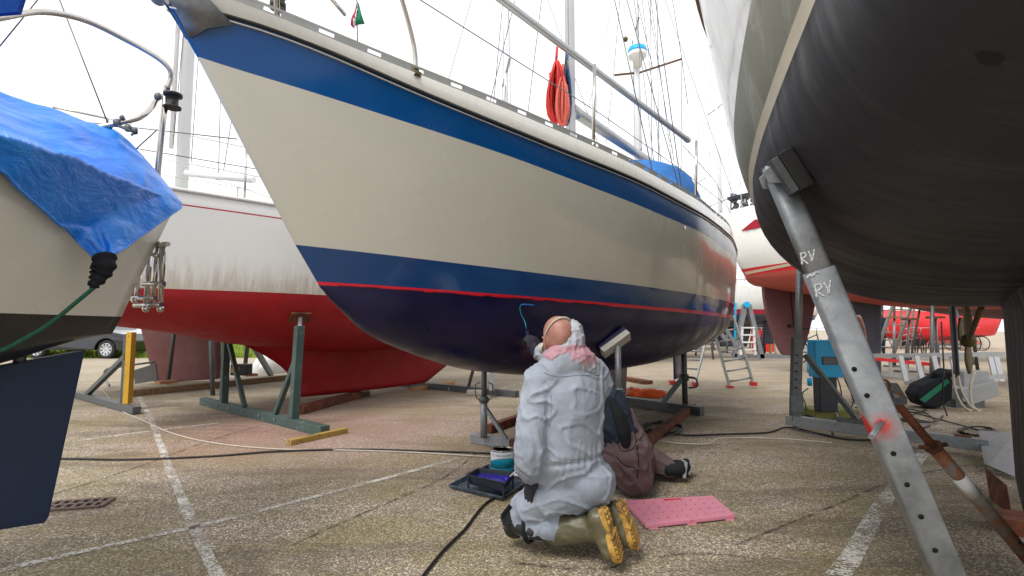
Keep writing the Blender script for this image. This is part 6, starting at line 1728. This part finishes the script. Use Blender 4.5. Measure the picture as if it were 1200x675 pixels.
# ---------------- standing person far off, dark clothes
p4 = T('person', 'person in dark jacket and jeans standing beyond the blue-grey fin keel', 'person', G(1034, 418))
b4 = G(1033, 418); 
def rel(x, y, z): return b4 + V((x, y, z))
simple_person(p4, rel(0, 0, 1.62), rel(-.2, 0, 1.4), rel(.2, 0, 1.4), rel(0, 0, .92), [[rel(-.1, 0, .85), rel(-.12, -.05, .48), rel(-.1, 0, .08)], [rel(.1, 0, .85), rel(.13, .05, .48), rel(.16, .1, .08)]], [[rel(-.2, 0, 1.4), rel(-.26, 0, 1.12), rel(-.22, -.1, .9)], [rel(.2, 0, 1.4), rel(.27, 0, 1.12), rel(.24, -.1, .9)]], M['navyjk'], M['jeans'], (.9, -.4, 0), M['hair'], .03)
# ---------------------------------------------------------------- boats and things in the distance
def rig(t, O, u, v, s, zb, H, r, fore=None, aft=None, spread=.9, halfb=1.1, zd=2.6, mat='mastwhite', nsp=2, boom=None):
    base = V((O[0], O[1], zb)) + u * s; top = base + V((0, 0, H))
    MB().tube([base, top], r, 12).build('mast', M[mat], t)
    for k in range(nsp):
        h = H * (k + 1) / (nsp + 1); MB().bar(base + v * spread + V((0, 0, h)), base - v * spread + V((0, 0, h)), .07, .025).build('spreader', M['alu'], t)
    mb = MB(); f_ = base + u * (fore or 4); f_.z = zd; a_ = base - u * (aft or 4.5); a_.z = zd
    for a, b in ((f_, top), (a_, top)): mb.tube([a, b], .011, 4)
    for sg in (-1, 1):
        q = base + v * sg * halfb; q.z = zd; tip_ = base + v * sg * spread + V((0, 0, H / (nsp + 1)))
        mb.tube([q, tip_], .0105, 4); mb.tube([tip_, base + v * sg * spread * .9 + V((0, 0, H * nsp / (nsp + 1)))], .0105, 4); mb.tube([base + v * sg * spread * .9 + V((0, 0, H * nsp / (nsp + 1))), top], .0105, 4)
        q2 = q + u * .5; mb.tube([q2, base + V((0, 0, H / (nsp + 1) - .1))], .0105, 4)
    mb.build('standing_rigging', M['wire'], t)
    mb = MB(); 
    for dx in (.12, -.14): mb.tube([base + u * dx + V((0, 0, .6)), top + u * dx * .5], .006, 4)
    mb.build('halyard', M['paleline'], t)
    if boom: MB().tube([base + V((0, 0, boom[0])), base - u * boom[1] + V((0, 0, boom[0] + .05))], .06, 8).build('boom', M['mastwhite'], t)
def simple_boat(label, O, ang, L, B, zw, fb, D, cols, keel=None, rudder=None, side=1, group=None, mast=None, stripe=None, name='sailing_boat', nt=40, ks=(.38, .6)):
    """O: stern waterline point on the centre line; heading ang towards the bow"""
    u = V((math.sin(ang), math.cos(ang), 0)); v = V((math.cos(ang), -math.sin(ang), 0))
    t = T(name, label, 'sailing boat', (O[0] + u.x * L / 2, O[1] + u.y * L / 2, 0), group)
    fs = pchip([0, .1, .3, .5, .7, .9, 1], [B*.33, B*.40, B*.49, B*.5, B*.4, B*.16, .02]); fw = pchip([0, .08, .25, .45, .7, .9, 1], [B*.2, B*.29, B*.42, B*.44, B*.31, B*.1, .015])
    top = [(dict(h=1), 0)]
    if stripe: top += [(dict(h=stripe[0]), 1), (dict(h=stripe[1]), 0)]
    top += [(dict(dz=.16), 2)]
    Pm = dict(s0w=0, s1w=L * .9, s0d=-L * .04, s1d=L, fs=fs, fw=fw, zs=pchip([0, .5, 1], [zw + fb, zw + fb * .95, zw + fb * 1.2]), zw=zw,
              zc=pchip([0, .1, .3, .5, .75, .95, 1], [zw - D * .25, zw - D * .5, zw - D * .92, zw - D, zw - D * .75, zw - D * .2, zw - .02]), top=top, under=3, sq=.85, cut1=.4)
    rows, mi = generic_rows(Pm)
    loft_hull('hull', t, O, ang, rows, dict(l=[M[c] for c in cols] + [M['deck']], m=mi), 1, nt=nt, deck_mat=4, power=1)
    if keel: foil_prism(O, u, v, L * ks[0], L * ks[1], zw - D * .9, .12, .2, M[keel], 'keel', t, .3, taper=.8)
    if rudder: foil_prism(O, u, v, .1, .1 + rudder[1], zw - D * .3, rudder[2], .1, M[rudder[0]], 'rudder', t)
    mb = MB(); zd = zw + fb
    def q(s, b, dz): p = V((O[0], O[1], zd + dz)) + u * s + v * b; return p
    mb.grid([[q(s, B * .26 * k, dz) for k, dz in ((1, 0), (.9, h), (.5, h * 1.1), (-.5, h * 1.1), (-.9, h), (-1, 0))] for s, h in ((L * .28, 0), (L * .3, .32), (L * .6, .26), (L * .72, 0))], smooth=False)
    mb.build('coachroof', M['deck'], t)
    if mast: rig(t, O, u, v, L * .56, zd, mast[0], mast[1], L * .4, L * .52, halfb=B * .42, zd=zd + .05, boom=(1.0, L * .32), nsp=mast[2] if len(mast) > 2 else 2)
    mb = MB(); n_ = 7
    for sg in (-1, 1):
        pts = [q(L * (.02 + .15 * k), sg * (fs(.02 + .15 * k) - .06), .05) for k in range(n_)]
        for p in pts: mb.tube([p, p + V((0, 0, .6))], .014, 5)
        mb.tube([p + V((0, 0, .6)) for p in pts] , .006, 4); mb.tube([p + V((0, 0, .3)) for p in pts], .006, 4)
    mb.build('guard_rail', M['steel'], t)
    for f in (.3, .7):
        for sg in (-1, 1):
            b = q(L * f, sg * B * .42, 0); b.z = .0; e = q(L * f, sg * B * .3, 0); e.z = zw - D * .45
            if f == .7: e = q(L * f, sg * B * .2, 0); e.z = zw - D * .35; b = q(L * f, sg * B * .36, 0); b.z = 0
            MB().tube([b, e], .035, 6).build('support_post', M['galvd'], t)
    return t, q
# boat with brown fin keel behind the red one; its mast shows left of the cream bow
bk, _ = simple_boat('white sailing boat with brown fin keel behind the red bottomed boat', (-7.6, 7.0), math.radians(42), 9.5, 2.9, 1.75, 1.0, .6, ['whitegel', 'royal', 'flagwhite', 'antimaroon'], None, None, stripe=None)
kx = G(217, 447)
O5 = (-7.6, 7.0); u5 = V((math.sin(math.radians(42)), math.cos(math.radians(42)), 0)); v5 = V((u5.y, -u5.x, 0))
mb = MB(); Yk = kx.y
poly = [P(167, 384, Yk), P(258, 384, Yk), P(257, 444, Yk), P(183, 448, Yk)]
mb.prism([p - V((0, .07, 0)) for p in poly], V((0, .14, 0))); mb.build('keel', M['antibrown'], bk, bevel=.03)
mbase = P(213, 214, 8.4)
MB().tube([V((mbase.x, mbase.y, 2.5)), V((mbase.x, mbase.y, 15))], .098, 14).build('mast', M['mastwhite'], bk)
MB().tube([mbase + V((-.14, -.1, .55)), mbase + V((-.12, -.1, 9))], .035, 8).build('furled_sail', M['flagwhite'], bk)
MB().tube([P(218, 203, 8.3), P(298, 211, 8.1)], .055, 10).build('boom', M['mastwhite'], bk)
mb = MB()
for a, b in (((203, 170, 8.3), (222, -40, 8.3)), ((224, 190, 8.3), (240, -40, 8.4)), ((232, 203, 8.3), (330, 236, 7.8)), ((256, 208, 8.4), (262, -40, 8.4)), ((262, 200, 8.4), (300, -40, 8.4))): mb.tube([P(*a), P(*b)], .006, 4)
mb.build('rigging', M['wire'], bk)
# white yacht with red stripes at the right, stern towards us
ry, rq = simple_boat('big white sailing boat with red stripes and faded red bottom behind the black boat', (6.35, 13.0), math.radians(143), 12.5, 3.9, 2.35, 1.55, .95, ['whitegel', 'flagred', 'red', 'antisalmon'], None, None, nt=60)
u6 = V((math.sin(math.radians(143)), math.cos(math.radians(143)), 0))
hull_ry = [c for c in ry.children if c.name.startswith('hull')][0]
Yr = 12.6
mb = MB(); poly = catmull([P(893, 330, Yr), P(895, 352, Yr), P(901, 380, Yr), P(914, 412, Yr), P(922, 416, Yr), P(936, 416, Yr), P(941, 405, Yr), P(948, 385, Yr), P(956, 345, Yr), P(958, 325, Yr)], 5)
mb.prism([p - V((0, .07, 0)) for p in poly], V((0, .14, 0))); rd_ = mb.build('rudder', M['antipurple'], ry, bevel=.03)
mb = MB(); mb.tube([P(920, 337, Yr - .085), P(926, 338, Yr - .085), P(928, 358, Yr - .085), P(930, 384, Yr - .085), P(948, 385, Yr - .085)], .012, 5); mb.box(P(925, 382, Yr - .09), (.08, .02, .08)); mb.build('hinge_gap', M['hole'], rd_)
mb = MB(); mb.prism([P(999, 352, 11.1), P(1034, 352, 11.1), P(1034, 438, 11.1), P(1028, 445, 11.1), P(1003, 443, 11.1)], V((0, .3, 0))); mb.build('keel', M['antigrey'], ry, bevel=.06)
# cream waterline and red flash on the topside
def ray_strip(hull, pa, pb, n, off=.012):
    r0, r1_ = [], []
    for k in range(n + 1):
        f = k / n; (x0, y0), (x1, y1) = pa(f), pb(f); a, na = cast(hull, x0, y0); b, nb = cast(hull, x1, y1)
        if a is None or b is None: continue
        c = V((0, 0, CAMH)); r0.append(a + (c - a).normalized() * off); r1_.append(b + (c - b).normalized() * off)
    return r0, r1_
for nm, mt, A, Bq in (('waterline_stripe', 'creamline', lambda f: (872 + 75 * f, 319 - 15 * f), lambda f: (874 + 75 * f, 322 - 15 * f)), ('red_flash', 'flagred', lambda f: (869 + 25 * f, 270 - 13 * min(1, f * 1.6)), lambda f: (869 + 25 * f, 271 - 5 * f))):
    r0, r1_ = ray_strip(hull_ry, A, Bq, 14)
    if len(r0) > 3: MB().grid([r0, r1_]).build(nm, M[mt], ry, fixn=False)
    else: print('strip miss', nm, len(r0))
mb = MB(); q0 = P(880, 246, 12.2)
mb.bar(P(853, 254, 13.0), P(890, 243, 12.0), .2, .07); mb.build('toe_rail', M['teak'], ry)
mb = MB(); rnd = random.Random(11)
for k in range(16):
    x = rnd.uniform(856, 884); mb.tube([P(x, 246, 12.6), P(x + rnd.uniform(-6, 6), rnd.uniform(226, 238), 12.6)], .018, 5)
for k in range(7): mb.sphere(P(rnd.uniform(858, 882), rnd.uniform(230, 242), 12.5), rnd.uniform(.05, .1), 8, 6)
mb.build('deck_gear', M['galvd'], ry)
MB().bar(P(854, 234, 12.4), P(888, 226, 12.0), .3, .06).build('solar_panel', M['traydark'], ry)
# maroon bottomed boat beyond it, seen only from underneath
mr, _ = simple_boat('maroon bottomed sailing boat lying across the yard beyond the dark rudder', (21.5, 16.5), math.radians(-92), 11.5, 3.2, 1.95, 1.1, .62, ['greywhite', 'flagred', 'flagred', 'antimaroon'], 'antimaroon', ks=(.28, .5))
mb = MB(); c_ = P(1016, 357, 13.5); mb.sphere(c_, (.27, .03, .3), 16, 10, Matrix.Rotation(.5, 3, 'Y')); mb.tube([c_ + V((.15, 0, -.25)), P(1030, 362, 13.7)], .05, 8); 
o = mb.build('propeller_blade', M['antigrey'], ry)
# striped white boat further left
wb, _ = simple_boat('white sailing boat with three grey stripes and maroon bottom beyond the trestle', (9.0, 24.5), math.radians(-100), 9.5, 3.0, 1.9, 2.2, .75, ['whitegel', 'navyboot', 'flagred', 'antimaroon'], 'antimaroon', ('antimaroon', .5, .6), stripe=(.62, .56))
# bright red hull and containers in the far right distance
rdb, _ = simple_boat('bright red hulled boat far away at the right, beyond the propeller', (24.5, 26.5), math.radians(-80), 7.0, 2.8, .75, 1.2, .35, ['red', 'red', 'red', 'red'], 'antimaroon', nt=24)
def container(label, a, b, h, mat, cat='container', name='container'):
    t = T(name, label, cat, (a + b) / 2); d = (b - a).normalized(); nn = V((-d.y, d.x, 0))
    L = (b - a).length; c = (a + b) / 2 + nn * 1.2 + V((0, 0, h / 2)); R = Matrix((d, nn, V((0, 0, 1)))).transposed()
    MB().box(c, (L, 2.4, h), R).build('body', mat, t, bevel=.03)
    mb = MB(); k = 0
    while k * .3 < L - .1: mb.box(a + d * (k * .3 + .15) - nn * .02 + V((0, 0, h / 2)), (.12, .05, h * .9), R); k += 1
    mb.build('ribs', mat, t)
    mb = MB(); mb.box(a.lerp(b, .5) - nn * .03 + V((0, 0, .08)), (L, .07, .14), R); mb.box(a.lerp(b, .5) - nn * .03 + V((0, 0, h - .08)), (L, .07, .14), R); mb.build('frame_rail', M['galvd'], t); return t
container('dark blue container standing behind the bicycles', G(1085, 404), G(1100, 404), 2.3, M['darkcanvas']); container('dark red container just right of the dark blue one', G(1101, 405), G(1124, 405), 2.3, M['antisalmon'])
hv = T('person', 'person in yellow vest and red top standing among far ladders', 'person', G(1062, 407))
b4 = G(1060, 407); 
simple_person(hv, rel(0, 0, 1.62), rel(-.2, 0, 1.4), rel(.2, 0, 1.4), rel(0, 0, .92), [[rel(-.1, 0, .85), rel(-.12, -.05, .48), rel(-.1, 0, .08)], [rel(.1, 0, .85), rel(.13, .05, .48), rel(.16, .1, .08)]], [[rel(-.2, 0, 1.4), rel(-.3, 0, 1.12), rel(-.22, -.1, .9)], [rel(.2, 0, 1.4), rel(.35, 0, 1.2), rel(.44, -.1, 1.3)]], M['yellowvest'], M['jeans'], (-.9, -.4, 0), M['hair'], .035)
# row of boats ashore in the distance; their masts fill the sky
far_specs = [  # px of mast, Y, mast radius, height, label
 (593, 15.5, .075, 13, 'boat whose slim mast rises over the cream bow rail left of the rope coil'),
 (750, 19.0, .105, 15, 'boat whose white mast carries a blue topped radar dome, right of the rope coil'),
 (846, 26.0, .10, 15, 'boat whose pale mast stands just left of the black boat topsides'),
 (560, 31.0, .07, 13, 'far boat with a thin mast left of the first slim mast'),
 (700, 29.0, .07, 13, 'far boat with a thin mast between the rope coil and the radar mast'),
 (775, 33.0, .07, 13, 'far boat with a thin mast right of the radar mast'),
 (822, 35.0, .07, 13, 'far boat with a thin mast at the stern rail of the cream boat'),
 (640, 36.0, .07, 13, 'far boat with a faint mast just left of the rope coil'),
 (725, 40.0, .07, 13, 'far boat with a faint mast left of the radar mast'),
]
for i, (px, Y, r, H, lab) in enumerate(far_specs):
    ang = math.radians((-98, -84, -100, -80, -93, -88, -96, -85, -92)[i]); L = 8.5; m_ = P(px, 300, Y)
    u = V((math.sin(ang), math.cos(ang), 0)); O = (m_.x - u.x * L * .56, Y - u.y * L * .56)
    t, q = simple_boat(lab, O, ang, L, 2.8, 1.55, 1.0, .55, [('whitegel', 'greywhite', 'cream')[i % 3], 'flagred', ('royal', 'flagred', 'navyboot')[i % 3], ('antimaroon', 'antigrey', 'blackhull')[i % 3]], 'antigrey', ('antigrey', .35, .5), group='sailing boats in the far row', mast=(H, r, 1 if i in (0,) else 2), nt=20)
    if i == 1:
        mb = MB(); c = P(747, 64, Y - .25); mb.lathe(c, [(.14, -.5), (.2, -.2), (.34, -.1), (.36, .05)], 16, mi=0); mb.lathe(c, [(.36, .05), (.37, .1), (.33, .26), (0, .3)], 16, mi=1); mb.build('radar', [M['whiteplastic'], M['boxblue']], t)
        MB().bar(P(720, 88, Y), P(750, 85, Y), .09, .05).build('spreader', M['teak'], t); MB().bar(P(750, 85, Y), P(799, 69, Y), .09, .05).build('spreader', M['teak'], t)
        mb = MB(); mb.sphere(P(733, 46, Y), .1, 10, 8); mb.tube([P(733, 46, Y), P(731, -20, Y)], .008, 4); mb.tube([P(733, 46, Y), P(745, 110, Y)], .008, 4); mb.build('pulley_block', M['bronze'], t)
        mb = MB()
        for a, b in (((799, 69), (785, -20)), ((799, 69), (806, 122)), ((799, 69), (798, 210)), ((719, 88), (728, -20)), ((719, 88), (710, 170)), ((765, 80), (742, -20)), ((770, -20), (772, 200)), ((762, -20), (764, 200)), ((756, -20), (790, 190))): mb.tube([P(*a, Y), P(*b, Y)], .014, 4)
        mb.build('rigging', M['wire'], t)
# flags
fl = T('flag', 'small red white and green flag hanging left above the cream bow rail', 'flag', P(418, 60, 6))
for k, (mt, x0, x1) in enumerate((('flagred', 411, 415), ('flagwhite', 414, 418), ('green', 417, 427))):
    mb = MB(); rows = []
    for j in range(6):
        f = j / 5; rows.append([P(lerp(417 + k * .6, x0, f) , lerp(2, 30, f), 6) + V((0, .03 * math.sin(f * 6), 0)), P(lerp(418 + k * .8, x1, f), lerp(2, 33 - 3 * k, f), 6) + V((0, .03 * math.sin(f * 6 + 1), 0))])
    mb.grid(rows); mb.build('cloth', M[mt], fl, solid=.004)
MB().tube([P(418, -10, 6.02), P(419, 60, 6.02)], .008, 6).build('flag_staff', M['wire'], fl)
# grass verge and car on the left
mb = MB(); mb.add([(-34, 17.5, .006), (-8.8, 18.5, .006), (-10.5, 40, .006), (-60, 40, .006)], [(0, 1, 2, 3)]); o = struct(mb.build('verge', M['grass'], fixn=False))
mb = MB(); rnd = random.Random(21)
for i in range(26000):
    y = 18.6 + rnd.random() ** 1.6 * 14; x = rnd.uniform(-24, -9.2); h = rnd.uniform(.08, .34) * (1.6 if y > 22 else 1); w = rnd.uniform(.006, .014) * y / 18 * 1.8
    a = rnd.uniform(0, 6.28); dx, dy = math.cos(a) * w, math.sin(a) * w; lx, ly = rnd.gauss(0, .08), rnd.gauss(0, .08)
    mb.v += [V((x - dx, y - dy, .0)), V((x + dx, y + dy, 0)), V((x + lx, y + ly, h))]; n0 = len(mb.v); mb.f.append((n0 - 3, n0 - 2, n0 - 1)); mb.m.append(0); mb.sm.append(False)
o = mb.build('grass', M['grass'], fixn=False); o['kind'] = 'stuff'; o['label'] = 'tall yellow-green grass on the verge behind the car'
# car: rear/side of a dark hatchback
def car(label, p, ang, mat):
    t = T('parked_car', label, 'car', p); f = V((math.cos(ang), math.sin(ang), 0)); s = V((-f.y, f.x, 0))
    prof = [(-2.05, .32), (-2.12, .55), (-2.05, .92), (-1.75, 1.0), (-1.35, 1.42), (-.5, 1.5), (.35, 1.44), (1.05, 1.0), (1.85, .86), (2.1, .62), (2.08, .3)]
    wh = [(1.28, .33), (-1.28, .33)]
    def low(a0, c, n=9): return [(c - math.cos(math.pi * k / n) * -.40 * 1, .3 + math.sin(math.pi * k / n) * .40) for k in range(n + 1)]
    under = [(1.28 + .4 * math.cos(a), .3 + .4 * math.sin(a)) for a in [math.pi * k / 9 for k in range(10)]] + [(-1.28 + .4 * math.cos(a), .3 + .4 * math.sin(a)) for a in [math.pi * k / 9 for k in range(10)]]
    outline = prof + [(2.08, .26)] + under + [(-2.05, .26)]
    mb = MB(); n_ = len(outline); L0 = []; L1 = []
    for (x, z) in outline:
        w = .86 if z < 1.0 else .86 - (z - 1.0) * .45
        L0.append(p + f * x + s * w + V((0, 0, z))); L1.append(p + f * x - s * w + V((0, 0, z)))
    mb.add(L0 + L1, [tuple(range(n_)), tuple(range(2*n_ - 1, n_ - 1, -1))] + [(k, (k+1) % n_, n_ + (k+1) % n_, n_ + k) for k in range(n_)]); 
    mb.build('body', mat, t, bevel=.03)
    for sg in (1, -1):
        mb = MB(); w = .86 * sg
        for poly in ([(-1.62, 1.02), (-1.3, 1.34), (-.62, 1.42), (-.62, 1.0)], [(-.55, 1.0), (-.55, 1.42), (.3, 1.37), (.9, 1.0)]):
            mb.prism([p + f * x + s * sg * ((.86 - max(0, z - 1.0) * .45) + .004) + V((0, 0, z)) for x, z in poly], s * sg * .006)
        mb.build('side_window', M['glass'], t)
        for x in (1.28, -1.28):
            wm = MB(); c = p + f * x + s * sg * .74 + V((0, 0, .32)); Rw_ = frame(s * sg, (0, 0, 1))
            wm.lathe(c, [(.0, -.1), (.2, -.1), (.31, -.1), (.325, -.06), (.325, .07), (.30, .1), (.225, .1), (.21, .03), (0, .03)], 28, Rw_); wo = wm.build('wheel', M['tyre'], t)
            rm = MB(); rm.lathe(c, [(.0, .09), (.05, .085), (.055, .05)], 20, Rw_)
            rm.tube([c + Rw_ @ V((math.cos(a) * .212, math.sin(a) * .212, .09)) for a in [2 * math.pi * k / 30 for k in range(31)]], .014, 6, caps=False)
            for k in range(9):
                a = 2 * math.pi * k / 9; d = Rw_ @ V((math.cos(a), math.sin(a), 0)); rm.bar(c + s * sg * .07 + d * .03, c + s * sg * .085 + d * .21, .07, .03, up=s * sg)
            rm.build('rim', M['rim'], wo)
    MB().box(p - f * 2.05 + s * .62 + V((0, 0, .84)), (.08, .3, .2)).build('tail_light', M['red'], t); MB().box(p - f * 2.05 - s * .62 + V((0, 0, .84)), (.08, .3, .2)).build('tail_light', M['red'], t)
    return t
wc = G(129, 420); car('dark grey car parked on the verge at the far left', V((wc.x - 1.28 * 1, wc.y + .74, 0)), math.radians(-3), M['carpaint'])
# ---------------------------------------------------------------- ground
mb = MB()
mb.add([(-140, -60, 0), (140, -60, 0), (140, 260, 0), (-140, 260, 0)], [(0, 1, 2, 3)])
struct(mb.build('ground', M['ground'], fixn=False))
# ---------------------------------------------------------------- world, sun, camera
w = bpy.data.worlds.new('World'); scene.world = w; w.use_nodes = True
nt = w.node_tree; nt.nodes.clear()
out = nt.nodes.new('ShaderNodeOutputWorld'); mix = nt.nodes.new('ShaderNodeMixShader')
sky = nt.nodes.new('ShaderNodeTexSky'); sky.sky_type = 'NISHITA'; sky.sun_disc = False
SE, SR = math.radians(52), math.radians(215)
sky.sun_elevation = SE; sky.sun_rotation = SR; sky.air_density = 1.5; sky.dust_density = 4
b1 = nt.nodes.new('ShaderNodeBackground'); b1.inputs[1].default_value = .08; nt.links.new(sky.outputs[0], b1.inputs[0])
b2 = nt.nodes.new('ShaderNodeBackground'); b2.inputs[1].default_value = 1.05
tc = nt.nodes.new('ShaderNodeTexCoord'); mp = nt.nodes.new('ShaderNodeMapping'); mp.inputs['Scale'].default_value = (1, 1, 2.6)
nz = nt.nodes.new('ShaderNodeTexNoise'); nz.inputs['Scale'].default_value = 1.8; nz.inputs['Detail'].default_value = 5
rp_ = nt.nodes.new('ShaderNodeValToRGB'); rp_.color_ramp.elements[0].position = .3; rp_.color_ramp.elements[0].color = (.80, .81, .84, 1)
rp_.color_ramp.elements[1].position = .65; rp_.color_ramp.elements[1].color = (.96, .96, .965, 1)
nt.links.new(tc.outputs['Generated'], mp.inputs[0]); nt.links.new(mp.outputs[0], nz.inputs[0]); nt.links.new(nz.outputs[0], rp_.inputs[0]); nt.links.new(rp_.outputs[0], b2.inputs[0])
mix.inputs[0].default_value = .9
nt.links.new(b1.outputs[0], mix.inputs[1]); nt.links.new(b2.outputs[0], mix.inputs[2]); nt.links.new(mix.outputs[0], out.inputs[0])
sl = bpy.data.lights.new('sun', 'SUN'); sl.energy = 1.5; sl.angle = math.radians(24); sl.color = (1, .97, .92)
so = bpy.data.objects.new('sun', sl); COL.objects.link(so)
d = V((math.sin(SR) * math.cos(SE), math.cos(SR) * math.cos(SE), math.sin(SE)))   # towards the sun
so.rotation_euler = d.to_track_quat('Z', 'Y').to_euler()
cam = bpy.data.cameras.new('camera'); co_ = bpy.data.objects.new('camera', cam); COL.objects.link(co_)
co_.location = (0, 0, CAMH); co_.rotation_euler = (math.pi / 2 + PITCH, 0, 0)
cam.sensor_width = 36; cam.lens = 18; cam.clip_start = .05; cam.clip_end = 2000
scene.camera = co_
scene.view_settings.view_transform = 'Standard'; scene.view_settings.look = 'None'; scene.view_settings.exposure = 0.66; scene.view_settings.gamma = 1
scene.view_settings.use_curve_mapping = False
